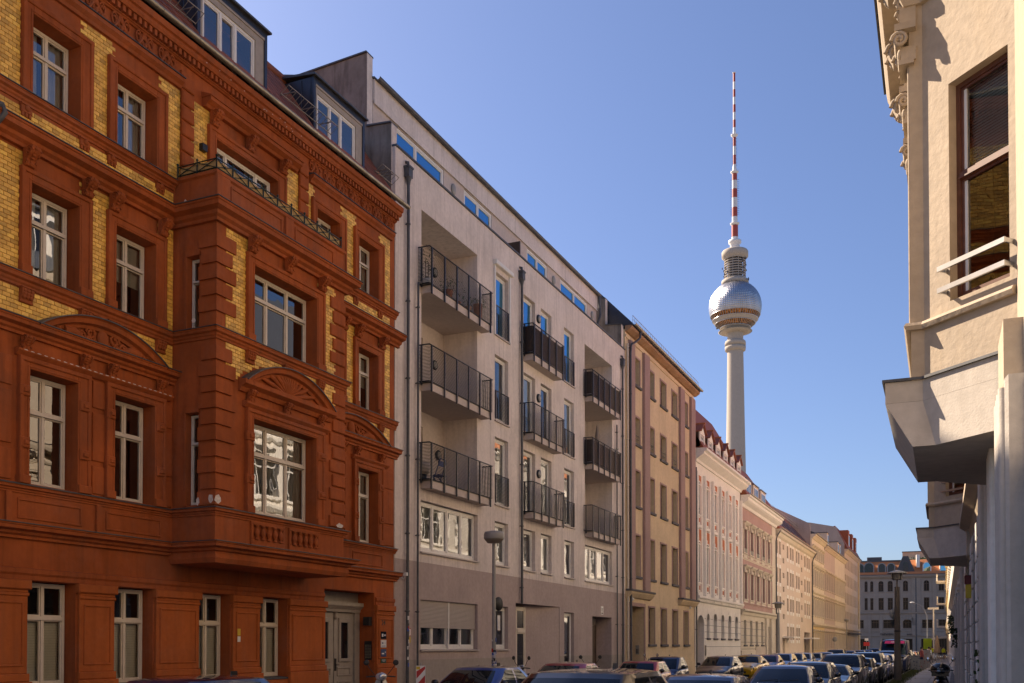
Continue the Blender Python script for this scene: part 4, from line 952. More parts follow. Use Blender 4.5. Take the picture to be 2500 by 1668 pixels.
for y in (31.7, 41.5, 46.7):
    t = Thing('wall_lamp', {31.7: 'small round lamp on the roof terrace wall, leftmost', 41.5: 'small round lamp on the roof terrace wall, middle', 46.7: 'small round lamp on the roof terrace wall, rightmost'}[y], 'lamp', LEFT, (px, y, 18.45), 'terrace lamps'); t.part('body', MB().ball((px+.03, y, 18.45), .16, .5, 1, 1.3, 14, 8), 'lamp_grey')
# party walls at both ends and the terrace screen
fwm = ['firewall', 'grey_render']
def firewall(y0, y1, poly, zb):
    b = MB(); n = len(poly)
    vs = [(p[0], y0, p[1]) for p in poly] + [(p[0], y1, p[1]) for p in poly]
    for i in range(n):
        j = (i+1) % n; front = abs(poly[i][0]-poly[j][0]) < .02
        b.add([vs[i], vs[j], vs[n+j], vs[n+i]], [(0,1,2,3)], m=1 if front else 0)
    b.add(vs[:n], [tuple(range(n))[::-1]], m=0); b.add(vs[n:], [tuple(range(n))], m=0)
    o = G.part('party_wall', b, fwm)
    top = [p for p in poly if p[1] > zb]; c = MB()
    for i in range(len(top)-1):
        p, q = top[i], top[i+1]
        if abs(p[0]-q[0]) < .02: continue
        c.add([(p[0],y0-.05,p[1]+.003),(q[0],y0-.05,q[1]+.003),(q[0],y1+.05,q[1]+.003),(p[0],y1+.05,p[1]+.003),(p[0],y0-.05,p[1]+.05),(q[0],y0-.05,q[1]+.05),(q[0],y1+.05,q[1]+.05),(p[0],y1+.05,p[1]+.05)], [(0,1,2,3),(4,7,6,5),(0,4,5,1),(1,5,6,2),(2,6,7,3),(3,7,4,0)])
    G.part('coping', c, 'lead', parent=o)
firewall(25.96, 26.28, [(-.12,15.2),(-.12,17.92),(-1.0,17.98),(-1.0,20.3),(-3.6,20.15),(-5.2,20.55),(-11.5,20.55),(-11.5,15.2)], 16)
firewall(48.6, 48.93, [(-.06,17.27),(-.06,18.44),(-.92,18.5),(-.92,19.9),(-3.0,20.4),(-9.5,20.4),(-9.5,17.27)], 17.3)
G.part('terrace_screen', MB().box(-1.5, -.32, 36.2, 36.27, 17.27, 18.15), 'dark_wood')
# sign above the gate, street-level plates and the small things on the balconies
plain('sign_white', (.75,.74,.72), .4)
t = Thing('gate_sign', 'small white notice above the dark gate of the grey house', 'sign', LEFT, (.012, 45.3, 3.47)); t.part('plate', MB().box(.004, .014, 45.12, 45.46, 3.46, 3.86), 'sign_white')
for i in range(4): t.part('print', MB().box(.0145, .016, 45.17, 45.41, 3.74-.045*i, 3.76-.045*i), 'black')
t.part('print', MB().box(.0145, .016, 45.18, 45.4, 3.49, 3.56), 'black')
t = Thing('hydrant_plate', 'red framed hydrant plate beside the stickered downpipe', 'sign', LEFT, (.01, 26.86, 2.35)); t.part('frame', MB().box(.004, .014, 26.76, 26.98, 2.26, 2.5), 'sign_red'); t.part('plate', MB().box(.0142, .017, 26.78, 26.96, 2.28, 2.48), 'sign_white'); t.part('print', MB().box(.0172, .019, 26.83, 26.91, 2.41, 2.425).box(.0172, .019, 26.865, 26.875, 2.31, 2.41), 'black')
t = Thing('utility_plates', 'small blue and yellow utility plates below the red framed one', 'sign', LEFT, (.01, 26.86, 2.05)); t.part('plate', MB().box(.004, .014, 26.77, 26.85, 2.06, 2.24), 'sign_blue'); t.part('plate', MB().box(.004, .014, 26.86, 26.96, 2.06, 2.24), 'sign_yellow')
cm = Thing('security_camera', 'small white camera at the left edge of the grey house', 'camera', LEFT, (0, 26.42, 4.1)); cm.part('bracket', MB().tube([(0,26.42,4.05),(.08,26.42,4.0),(.12,26.42,4.1)], .015, 6), 'sign_white'); cm.part('body', MB().box(.08, .2, 26.38, 26.46, 4.1, 4.2), 'sign_white')
zt = 13.45
BP = [(.18, 27.75, .16, .22, .25, .9, 'leaf_dark', 'sign_white'), (-.2, 28.25, .13, .3, .2, 1.3, 'leaf_dark', 'clay_light'), (.18, 29.1, .17, .3, .28, .5, 'leaf', 'clay_pot'), (.15, 29.8, .15, .14, .3, .7, 'leaf_dark', 'clay_pot'), (.2, 30.5, .15, .18, .22, .35, 'leaf', 'clay_light'), (.16, 31.4, .17, .55, .3, .35, 'leaf', 'clay_pot')]
BPL = ['white balcony pot with tall dark climber at left end, top left balcony', 'pale clay pot with tall shrub by the top left loggia window', 'red clay pot with bushy plant on the top left balcony', 'low bowl with wide dark plant mid top left balcony', 'pale clay pot with small plant right of the wide bowl', 'tall terracotta tub with green bush at right end, top left balcony']
for i, ((x, y, r_, h, sp, ht, m_, pm), lb) in enumerate(zip(BP, BPL)): pot_plant(lb, LEFT, (x, y, zt), r_, h, 90, sp, ht, m_, pm, seed=20+i)
pot_plant('green bush on the rail of the middle right loggia balcony', LEFT, (.2, 46.7, 10.35), .16, .75, 120, .22, .75, 'leaf', 'clay_light', seed=41)
pot_plant('low flowering plant on the top right loggia balcony', LEFT, (.2, 46.4, 13.45), .14, .8, 60, .25, .4, 'leaf', 'clay_light', seed=42)
# reed mats behind three of the railings
for a, b, z, e in ((35.7, 39.06, 13.5, .44), (42.8, 47.05, 13.5, .38), (42.8, 47.05, 10.38, .38)):
    s = MB(); n = int((b-a)/.06)
    for i in range(n): s.box(e-.03, e-.01, a+.01+i*.06, a+.055+i*.06, z, z+1.02)
    s.box(.02, e-.03, a+.02, a+.035, z, z+1.02)
    solo('balcony_screen', {13.5: 'brown reed mat on the top right loggia balcony', 10.38: 'brown reed mat on the middle right loggia balcony'}[z] if a > 40 else 'brown reed mat on the top middle balcony', 'screen', s, 'dark_wood', LEFT, (0, a, z))
pc = Thing('parasol', 'closed grey parasol standing on the middle right loggia balcony', 'parasol', LEFT, (-.2, 45.2, 10.31))
plain('parasol_cloth', (.22,.18,.16), .9)
cl = MB(); rg = []
for z, r_ in ((.55,.20),(.7,.13),(.9,.15),(1.3,.13),(1.8,.09),(2.2,.04),(2.3,.01)): rg.append((r_, z))
cl.lathe(rg, (-.2,45.2,10.31), 9, smooth=False); pc.part('canopy', cl, 'parasol_cloth'); pc.part('pole', MB().tube([(-.2,45.2,10.31),(-.2,45.2,12.4)], .025, 8), 'lamp_grey'); pc.part('foot', MB().lathe([(.22,0),(.22,.05),(.04,.08)], (-.2,45.2,10.31), 14), 'rail_iron')
ch = Thing('balcony_chair', 'blue folding chair on the lowest left balcony', 'chair', LEFT, (-.3, 29.4, 7.21)); plain('chair_blue', (.03,.06,.2), .5)
for y in (29.15, 29.6): ch.part('leg', MB().tube([(-.5,y,7.21),(-.15,y,8.1)], .016, 6), 'chair_blue'); ch.part('leg', MB().tube([(-.1,y,7.21),(-.45,y,7.66)], .016, 6), 'chair_blue')
ch.part('seat', MB().box(-.5, -.12, 29.15, 29.6, 7.64, 7.67), 'chair_blue'); ch.part('backrest', MB().box(-.2, -.17, 29.15, 29.6, 7.95, 8.12).tube([(-.16,29.15,8.1),(-.14,29.2,8.2),(-.14,29.55,8.2),(-.16,29.6,8.1)], .016, 6), 'chair_blue')
for i, (y, w_) in enumerate(((27.95, .5),)):
    c = Thing('basket_chair', 'grey basket chair at left end of the lowest left balcony', 'chair', LEFT, (-.2, y, 7.21)); c.part('shell', MB().lathe([(.2,.25),(.28,.3),(.30,.6),(.28,.62),(.24,.35),(.0,.33)], (-.2,y,7.21), 14), 'shutter'); c.part('base', MB().lathe([(.2,0),(.2,.26),(.17,.26)], (-.2,y,7.21), 10), 'rail_iron')
# ================================================================== row of older houses beyond
def row_roof(th, y0, y1, ze, depth=12.5, slope=42, over=.35, mat='roof_tile', ridge_x=None, xe=None):
    xe = over if xe is None else xe; rx = ridge_x or -depth/2; rz = ze + (xe-rx)*math.tan(R(slope))
    b = MB().prof([(xe, ze), (xe, ze+.08), (rx, rz), (-depth, ze), (-depth, ze-.1)], y0, y1); return th.part('roof', b, mat), (rx, rz)
def gutter(th, y0, y1, x, z, mat='zinc', r=.08):
    q = [(x+math.cos(a)*r, z+math.sin(a)*r) for a in [math.pi+i*math.pi/8 for i in range(9)]]
    th.part('gutter', MB().prof(q + [(p[0]*1, p[1]+.012) for p in q[::-1]], y0, y1), mat)
def sills(th, lst, mat, p=.09, e=.06, h=.1, x=0):
    for a, b, z in lst: th.part('window_sill', MB().bbox(x, x+p, a-e, b+e, z-h, z, .012), mat)
# ---- ochre house
O = Thing('ochre_house', 'ochre yellow rendered house with mauve pilasters and rusty eaves', 'house', LEFT, (0, 49.0, 0))
oc = [(50.5, 51.6), (53.2, 54.36), (55.72, 56.88), (58.26, 59.42), (60.98, 62.06)]
orow = [(15.86, 17.3), (12.72, 14.14), (9.4, 11.28), (5.66, 7.84)]
oh = [(a, b, *r) for r in orow for a, b in oc] + [(a, b, 2.05, 4.08) for a, b in oc[1:]] + [(49.72, 52.25, 0, 4.05, .9)]
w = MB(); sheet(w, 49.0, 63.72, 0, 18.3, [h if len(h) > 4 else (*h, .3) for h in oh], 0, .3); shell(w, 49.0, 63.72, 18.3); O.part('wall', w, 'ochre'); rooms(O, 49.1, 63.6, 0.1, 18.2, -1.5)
for h in oh:
    if len(h) == 5: continue
    a, b, c, d = h; window(O, a+.02, b-.02, c+.02, d-.02, -.24, rows=(.68,), fw=.06, mat='dark_wood', gl='glass', sash=False, extra=['curtains'] if int(a*7+c) % 3 == 0 else None)
    O.part('window_surround', MB().bbox(0, .03, a-.12, a, c, d+.1, .006).bbox(0, .03, b, b+.12, c, d+.1, .006).bbox(0, .03, a, b, d, d+.1, .006), 'mauve' if c < 5 or c > 5 else 'mauve')
    if c in (12.72,): O.part('window_guard', MB().tube([(-.05,a,c+.5),(-.05,b,c+.5)], .014, 5).tube([(-.05,a,c+.3),(-.05,b,c+.3)], .014, 5), 'rail_iron')
sills(O, [(h[0], h[1], h[2]) for h in oh if len(h) == 4], 'sill_grey', .12, .14, .13)
for a, b in ((49.55, 50.32), (52.1, 53.1), (59.85, 60.85), (62.55, 63.6)): O.part('pilaster', MB().bbox(0, .16, a, b, 4.9, 17.9, .02), 'mauve')
for a, b in ((49.1, 53.4), (59.6, 63.75)): O.part('ledge', MB().prof([(0,4.45),(.12,4.5),(.3,4.72),(.3,4.8),(0,4.8)], a, b), 'ochre'); O.part('lead_cap', MB().box(0, .36, a-.05, b+.05, 4.802, 4.9), 'sill_grey')
O.part('cornice', MB().prof([(0,17.92),(.05,17.92),(.08,18.02),(0,18.06)], 49.0, 63.72), 'ochre')
O.part('eaves', MB().prof([(0,18.2),(.12,18.22),(.34,18.36),(.38,18.46),(0,18.5)], 49.0, 63.95), 'rusty_eaves')
row_roof(O, 49.0, 63.95, 18.5, slope=46, over=.42, ridge_x=-3.2, mat='dark_zinc'); gutter(O, 49.2, 64.2, .46, 18.62)
rg = MB(); rg.tube([(.3,49.4,19.1),(.3,63.8,19.1)], .014, 5); rg.tube([(.3,49.4,18.9),(.3,63.8,18.9)], .01, 5)
for i in range(40): rg.tube([(.3,49.4+.37*i,18.6),(.3,49.4+.37*i,19.1)], .009, 4)
O.part('snow_guard', rg, 'zinc')
O.part('plinth', MB().bbox(0, .05, 52.4, 63.7, 0, 1.05, .01), 'ochre')
O.part('door_surround', MB().bbox(0, .06, 49.5, 49.72, 0, 4.25, .01).bbox(0, .06, 52.25, 52.45, 0, 4.25, .01).bbox(0, .06, 49.72, 52.25, 4.05, 4.25, .01), 'mauve')
o = O.part('door', MB().box(-.9, -.82, 49.74, 52.23, 0.02, 3.0).box(-.9, -.7, 49.74, 52.23, 2.95, 3.1).bbox(-.82, -.78, 50.0, 50.9, .3, 1.2, .02).bbox(-.82, -.78, 51.1, 52.0, .3, 1.2, .02), 'brown_wood')
O.part('pane', MB().box(-.815, -.8, 50.05, 50.85, 1.4, 2.7).box(-.815, -.8, 51.15, 51.95, 1.4, 2.7), 'black_gloss', parent=o); O.part('fanlight', MB().box(-.88, -.84, 49.74, 52.23, 3.12, 4.03), 'black_gloss', parent=o)
b_ = Thing('doorbell_panel', 'steel doorbell panel in the entrance of the ochre house', 'doorbell', LEFT, (-.4, 52.2, 1.4)); b_.part('plate', MB().box(-.45, -.25, 52.22, 52.247, 1.5, 2.0), 'lamp_grey'); b_.part('buttons', MB().box(-.42, -.38, 52.21, 52.221, 1.55, 1.8).box(-.34, -.30, 52.21, 52.221, 1.55, 1.8), 'black')
pipe('dark swan neck downpipe at the left edge of the ochre house', 49.4, 0, 17.2, hop=False, r=.06, x=.18, top=[(.2,49.45,17.6),(.3,50.0,17.9),(.42,50.3,18.15),(.44,50.35,18.5)])
pipe('yellow painted downpipe beside the ochre house entrance', 49.15, 0, 17.6, hop=False, r=.05, x=.1, mat='cream_trim')
pipe('dark stickered downpipe between ochre and white house', 63.85, 0, 13.6, hop=False, r=.05, x=.12)
for y in (49.6, 61.9):
    c = Thing('security_camera', 'white spotlight camera under the %s ledge of the ochre house' % ('left' if y < 55 else 'right'), 'camera', LEFT, (0, y, 4.2)); c.part('bracket', MB().tube([(0,y,4.25),(.12,y,4.25),(.15,y,4.35)], .02, 6), 'sign_white'); c.part('body', MB().lathe([(0,-.02),(.07,0),(.08,.12),(0,.14)], n=10), 'sign_white', loc=(.14, y, 4.35), rot=(0, R(60), 0))
# ---- white house with orange panels
Wt = Thing('white_house', 'white stucco house with orange panels and gabled dormers', 'house', LEFT, (0, 63.95, 0))
wy0, wy1 = 63.95, 78.85; bays_ = [64.08 + 2.44*i for i in range(6)]
w = MB(); wh = []
for y in bays_: wh += [(y+.08, y+1.0, 10.64, 12.55, .3), (y+.08, y+1.0, 6.16, 8.6, .3)]
gfa = [(67.2, 68.05), (69.28, 70.36), (71.75, 72.8), (74.18, 75.25), (76.62, 77.72)]
wh += [(a, b, 2.5, 4.2, .3) for a, b in gfa] + [(64.5, 66.45, 0, 4.0, .8)]
sheet(w, wy0, wy1, 0, 14.1, wh, 0, .3); shell(w, wy0, wy1, 14.1); Wt.part('wall', w, 'white_render'); rooms(Wt, wy0+.1, wy1-.1, 0.1, 14, -1.5)
for y in bays_:
    for c, d, tz in ((10.64, 12.55, 13.28), (6.16, 8.6, 9.7)):
        window(Wt, y+.1, y+.98, c+.02, d-.02, -.22, rows=(.7,), fw=.07, mat='white_paint', gl='glass', sash=False)
        Wt.part('panel', MB().box(.004, .012, y-.0, y+1.62, d+.05, tz), 'orange_panel'); Wt.part('panel', MB().box(.004, .012, y+1.1, y+1.66, c-.6, d+.045), 'pilaster_side_shade')  # the tall mauve strip is the pilaster's shaded side, painted on the wall
        hd = MB().bbox(.012, .12, y+.0, y+1.1, d+.02, d+.12, .02); cyh = y+.55
        hd.arc([(.012,-.08),(.12,-.08),(.12,0),(.012,0)], cyh, d-.55, .85, math.pi*.5+.65, math.pi*.5-.65, 10); hd.ball((.06, cyh, d+.42), .09, .6, .7, 1.6, 8, 5)
        for e in (-.48, .48): hd.ball((.06, cyh+e, d+.25), .06, .6, .7, 1.5, 7, 5)
        Wt.part('hood', hd, 'white_render')
        Wt.part('window_surround', MB().bbox(.0, .07, y-.02, y+.08, c, d+.02, .012).bbox(.0, .07, y+1.0, y+1.12, c, d+.02, .012), 'white_render')
        ap = MB().bbox(0, .12, y-.02, y+1.15, c-.12, c, .02).bbox(0, .06, y+.0, y+1.1, c-.75, c-.12, .01).bbox(0, .16, y-.06, y+1.2, c-.9, c-.75, .03)
        Wt.part('apron', ap, 'white_render')
        for j in range(4): Wt.part('apron_tile', MB().bbox(.06, .075, y+.16+.22*j, y+.32+.22*j, c-.5, c-.22, .005), 'orange_panel')
        Wt.part('apron_slot', MB().box(.06, .064, y+.2, y+.4, c-.66, c-.62).box(.06, .064, y+.6, y+.85, c-.66, c-.62), 'black')
        if y < 65: Wt.part('window_guard', MB().tube([(.05,y+.05,c+.4),(.05,y+1.0,c+.4)], .015, 5).tube([(.05,y+.05,c+.2),(.05,y+1.0,c+.2)], .015, 5), 'rail_iron')
for y in [b - .3 for b in bays_[1:]] + [wy1-.32, wy0+.01]: Wt.part('pilaster', MB().bbox(0, .2, y, y+.28, 5.4, 13.4, .03).bbox(0, .24, y-.04, y+.32, 4.95, 5.45, .04), 'white_render')
Wt.part('cornice', MB().prof([(0,14.05),(.1,14.05),(.14,14.2),(.45,14.4),(.6,14.5),(.62,14.62),(.8,14.7),(.8,14.85),(0,14.9)], wy0+.02, wy1+.3), 'white_render')
Wt.part('cornice', MB().prof([(0,4.85),(.15,4.9),(.2,5.05),(.3,5.12),(.3,5.25),(0,5.28)], wy0, wy1), 'white_render')
for a, b in gfa:
    window(Wt, a+.02, b-.02, 2.52, 4.18, -.22, rows=(.7,), fw=.06, mat='white_paint', gl='glass', sash=False); r_ = (b-a)/2
    Wt.part('arch_head', MB().arc([(-.2,0),(.02,0),(.02,.25),(-.2,.25)], (a+b)/2, 3.75, r_, math.pi, 0, 12).plate([(a,4.2)] + [((a+b)/2-math.cos(t)*r_, 3.75+math.sin(t)*r_) for t in [i*math.pi/12 for i in range(13)]] + [(b,4.2)], -.2, .012), 'white_render')
    Wt.part('window_sill', MB().bbox(0, .1, a-.08, b+.08, 2.38, 2.5, .015), 'sill_grey')
rc = MB()
for z in (1.2, 1.9, 2.45, 2.9, 3.35, 3.8): rc.box(.001, .006, 66.6, wy1-.02, z, z+.025)
Wt.part('render_joint', rc, 'sill_grey')
for a, b in gfa[:]: pass
for y in (67.3, 70.0, 72.4, 74.9): Wt.part('cellar_window', MB().box(.006, .016, y, y+.6, .3, .85), 'black')
Wt.part('door', MB().box(-.7, -.62, 64.52, 66.43, .02, 3.0).bbox(-.62, -.56, 64.6, 65.4, .3, 2.6, .03).bbox(-.62, -.56, 65.5, 66.35, .3, 2.6, .03).box(-.7, -.5, 64.52, 66.43, 2.9, 3.05), 'brown_wood'); Wt.part('fanlight', MB().box(-.7, -.66, 64.52, 66.43, 3.05, 3.99), 'black_gloss')
Wt.part('arch_head', MB().plate([(64.5,4.0)] + [(65.475-math.cos(t)*.975, 3.3+math.sin(t)*.975*.72) for t in [i*math.pi/12 for i in range(13)]] + [(66.45,4.0)], -.3, .012), 'white_render')
rf, _ = row_roof(Wt, wy0, wy1, 14.9, slope=60, over=.55, ridge_x=-2.2, mat='roof_tile')
for i in range(6):
    y = 63.95 + 2.42*i; b = MB()
    b.box(-1.6, .28, y, y+.08, 14.95, 16.0); b.box(-1.6, .28, y+1.3, y+1.38, 14.95, 16.0); o = Wt.part('dormer', b, 'dark_wood')
    Wt.part('gable', MB().plate([(y,14.95),(y,15.95),(y+.69,16.45),(y+1.38,15.95),(y+1.38,14.95),(y+1.2,14.95),(y+1.2,15.8),(y+.18,15.8),(y+.18,14.95)], .28, .36), 'white_render', parent=o)
    me, cells = win_mesh(1.0, .83, (.5,), (.6,), .07, 'white_paint', sash=False); Wt.part('dormer_window', me, 'white_paint', parent=o, loc=(.3, y+.19, 14.96))
    Wt.part('pane', MB().quad((.25,y+.2,14.97),(.25,y+1.18,14.97),(.25,y+1.18,15.8),(.25,y+.2,15.8)), 'glass', parent=o)
    dr = MB(); n_ = [(.5, y-.12, 15.92), (.5, y+.69, 16.52), (.5, y+1.5, 15.92)]; bk_ = [(-2.0, p[1], p[2]) for p in n_]
    for e in (0, 1): dr.add([n_[e], n_[e+1], bk_[e+1], bk_[e]] + [(p[0], p[1], p[2]+.07) for p in (n_[e], n_[e+1], bk_[e+1], bk_[e])], [(0,1,2,3),(4,5,6,7),(0,1,5,4),(2,3,7,6),(0,3,7,4),(1,2,6,5)])
    Wt.part('dormer_roof', dr, 'roof_tile', parent=o); Wt.part('ridge_tile', MB().tube([(.55,y+.69,16.58),(-2,y+.69,16.58)], .07, 6), 'roof_tile_orange', parent=o)
Wt.part('roof_deck', MB().prof([(-1.6,16.5),(-1.8,17.0),(-3.4,18.2),(-5.5,18.2),(-6.5,16.5)], 68.5, 76.5), 'dark_zinc')
t = Thing('doorbell_panel', 'dark bell board beside the arched door of the white house', 'doorbell', LEFT, (.01, 66.75, 1.5)); t.part('plate', MB().box(.004, .03, 66.6, 66.95, 1.3, 2.0), 'dark_wood'); t.part('buttons', MB().box(.0305, .034, 66.68, 66.87, 1.4, 1.7), 'black')
# ---- dusty pink house
Pk = Thing('pink_house', 'dusty pink house with cream window hoods and boxy dormers', 'house', LEFT, (0, 78.95, 0)); py0, py1 = 78.95, 95.45
pcx = [(80.15+2.72*i, 81.45+2.72*i) for i in range(5)]
w = MB(); ph_ = [(a, b, 9.47, 11.4, .25) for a, b in pcx] + [(a, b, 5.75, 7.9, .25) for a, b in pcx]; gw = [(80.12, 81.2), (82.7, 83.8), (85.2, 86.3), (87.85, 88.95)]
sheet(w, py0, py1, 4.9, 13.1, ph_, 0, .25, m=0); sheet(w, py0, py1, 0, 4.9, [(a, b, 2.05, 4.05, .25) for a, b in gw] + [(90.5, 92.1, 0, 3.7, .6)], 0, .25, m=1); shell(w, py0, py1, 13.1)
Pk.part('wall', w, ['pink_render', 'cream_trim']); rooms(Pk, py0+.1, py1-.1, .1, 13, -1.5)
for a, b, c, d, _ in ph_:
    window(Pk, a+.02, b-.02, c+.02, d-.02, -.18, rows=(.7,), fw=.08, mat='white_paint', gl='glass', sash=False)
    Pk.part('window_surround', MB().bbox(0, .07, a-.22, a, c-.3, d+.2, .015).bbox(0, .07, b, b+.22, c-.3, d+.2, .015).bbox(0, .06, a, b, d, d+.2, .01).bbox(0, .1, a-.26, b+.26, c-.1, c, .02).bbox(0, .05, a, b, c-.4, c-.12, .01), 'cream_trim')
    Pk.part('hood', MB().prof([(0,d+.3),(.12,d+.32),(.3,d+.45),(.34,d+.54),(0,d+.58)], a-.35, b+.35).bbox(0, .22, a-.28, a-.05, d-.05, d+.32, .04).bbox(0, .22, b+.05, b+.28, d-.05, d+.32, .04), 'cream_trim')
    if c > 9: Pk.part('window_guard', MB().box(.02, .05, a, b, c+.02, c+.35), 'rail_iron')
for a, b in gw: window(Pk, a+.02, b-.02, 2.07, 4.03, -.18, rows=(.65,), fw=.08, mat='white_paint', gl='glass', sash=False); Pk.part('window_sill', MB().bbox(0, .1, a-.1, b+.1, 1.93, 2.05, .015), 'sill_grey')
for z0, z1, p in ((4.45, 4.9, .35), (5.3, 5.45, .1), (8.9, 9.05, .08), (9.2, 9.3, .08)): Pk.part('cornice', MB().prof([(0,z0),(p*.3,z0),(p*.5,z0+(z1-z0)*.5),(p,z0+(z1-z0)*.7),(p,z1),(0,z1)], py0, py1+.1), 'cream_trim' if z0 != 5.3 else 'pink_render')
Pk.part('cornice', MB().prof([(0,13.05),(.1,13.05),(.2,13.25),(.5,13.4),(.62,13.5),(.62,13.7),(.75,13.75),(.75,13.9),(0,13.95)], py0+.02, py1+.4), 'white_render')
gutter(Pk, py0+.1, py1+.5, .78, 13.98)
Pk.part('corner_strip', MB().bbox(0, .05, 93.5, 95.4, 4.9, 13.0, .01), 'cream_trim'); Pk.part('pilaster', MB().bbox(0, .2, 89.6, 90.4, 0, 4.4, .03).bbox(0, .2, 92.2, 93.0, 0, 4.4, .03), 'cream_trim'); Pk.part('door', MB().box(-.5, -.42, 90.52, 92.08, .02, 3.68), 'dark_wood')
rc = MB()
for i in range(6): rc.box(.001, .005, py0+.1, 89.6, 1.7+.55*i, 1.73+.55*i)
Pk.part('render_joint', rc, 'sill_grey'); Pk.part('plinth', MB().bbox(0, .08, py0, 85, 0, 1.6, .02), 'cream_trim'); Pk.part('plinth', MB().bbox(0, .10, 85.02, 89.5, 0, 1.85, .02), 'beige_wall')
row_roof(Pk, py0, py1, 13.9, slope=55, over=.5, ridge_x=-2.6, mat='roof_tile')
for i, y in enumerate((80.6, 83.9, 87.3)):
    o = Pk.part('dormer', MB().box(-2.5, .1, y, y+2.5, 13.95, 15.45), 'beige_wall'); Pk.part('dormer_roof', MB().box(-2.6, .18, y-.06, y+2.56, 15.45, 15.53), 'lead', parent=o)
    Pk.part('dormer_window', MB().box(.1, .13, y+.3, y+2.2, 14.1, 15.3), 'white_paint', parent=o)
    for e in (.36, 1.0, 1.64): Pk.part('pane', MB().box(.131, .136, y+e, y+e+.5, 14.2, 15.2), 'black_gloss', parent=o)
# ---- plain peach block
Pe = Thing('peach_block', 'plain peach coloured block with small stair windows and red roof', 'house', LEFT, (0, 95.6, 0)); ey0, ey1 = 95.6, 121.3
big = [(96.0, 97.0), (97.75, 98.7), (102.4, 103.45), (104.5, 105.5), (106.0, 107.05), (108.7, 109.7), (110.3, 111.3), (115.0, 116.0), (117.0, 118.0), (118.5, 119.6)]
er = [(10.8, 12.05), (8.05, 9.45), (5.45, 6.75), (2.6, 3.9)]; sq = [(99.75, 100.85), (112.45, 113.5)]
eh = [(a, b, c, d, .2) for c, d in er for a, b in big if not (c < 3 and (a < 99 or a > 114))] + [(a, b, z, z+.5, .2) for a, b in sq for z in (11.45, 10.1, 8.65, 7.3, 5.95, 4.6)] + [(114.7, 119.4, 0, 3.5, .7), (99.6, 101.0, 0, 2.6, .4)]
w = MB(); sheet(w, ey0, ey1, 0, 12.4, eh, 0, .2); shell(w, ey0, ey1, 12.4); Pe.part('wall', w, 'peach'); rooms(Pe, ey0+.1, ey1-.1, .1, 12.3, -1.4)
for a, b, c, d, _ in eh:
    if c < 1: continue
    window(Pe, a+.02, b-.02, c+.02, d-.02, -.15, cols=() if b-a < 1.2 else (.5,), rows=(), fw=.09, mat='window_paint', gl='glass', sash=False)
    if d-c > 1:
        Pe.part('window_surround', MB().bbox(0, .02, a-.05, b+.05, d+.0, d+.35, .004).bbox(0, .02, a-.05, b+.05, c-.35, c, .004), 'white_render')
Pe.part('cornice', MB().prof([(0,12.3),(.2,12.45),(.3,12.75),(.5,12.8),(.5,13.0),(0,13.02)], ey0, ey1+.3), 'cream_trim'); gutter(Pe, ey0, ey1+.5, .55, 13.12)
rfo, (rx_, rz_) = row_roof(Pe, ey0+.02, ey1, 13.0, slope=51, over=.4, ridge_x=-2.7, mat='roof_tile')
for i in range(8):
    y = 97+3.0*i; sl_ = math.tan(R(50)); xa, xb = -.2, -1.9
    b = MB().add([(xa, y, 13.08+(.4-xa)*sl_+.06), (xa, y+1.4, 13.08+(.4-xa)*sl_+.06), (xb, y+1.4, 13.08+(.4-xb)*sl_+.06), (xb, y, 13.08+(.4-xb)*sl_+.06)], [(0,1,2,3)]); o = Pe.part('rooflight', MB().add([(q[0], q[1]+(.08 if j in (0,3) else -.08)*-1, q[2]-.03) for j, q in enumerate(b.v)] + [(q[0], q[1]+(.08 if j in (0,3) else -.08)*-1, q[2]+.02) for j, q in enumerate(b.v)], [(0,1,2,3),(4,5,6,7),(0,1,5,4),(1,2,6,5),(2,3,7,6),(3,0,4,7)]), 'lead', parent=rfo); Pe.part('pane', MB().add([(q[0], q[1], q[2]+.02) for q in b.v], [(0,1,2,3)]), 'glass_blue', parent=rfo)
rg = MB(); 
for z in (.3, .6): rg.tube([(rx_+1.2, ey0+.2, rz_-1.2+z), (rx_+1.2, ey1-.2, rz_-1.2+z)], .02, 5)
for i in range(30): rg.tube([(rx_+1.2, ey0+.3+.85*i, rz_-1.5), (rx_+1.2, ey0+.3+.85*i, rz_-.6)], .015, 4)
Pe.part('roof_railing', rg, 'zinc')
for y in (99.3, 114.2): Pe.part('canopy', MB().box(0, 1.1, y, y+5.2 if y > 110 else y+4.2, 2.75, 2.9), 'white_render')
Pe.part('gate', MB().box(-.6, -.5, 114.72, 119.38, .02, 3.48), 'dark_wood'); Pe.part('door', MB().box(-.38, -.32, 99.62, 100.98, .02, 2.58), 'window_paint')
pipe('dark downpipe between pink and peach houses', 95.3, 0, 11.8, hop=False, r=.06, x=.12, top=[(.2,95.4,12.3),(.5,95.7,12.9)])
pipe('dark downpipe at the far edge of the peach block', 121.0, 0, 11.7, hop=False, r=.07, x=.12, top=[(.2,121.2,12.2),(.55,121.6,12.9)])
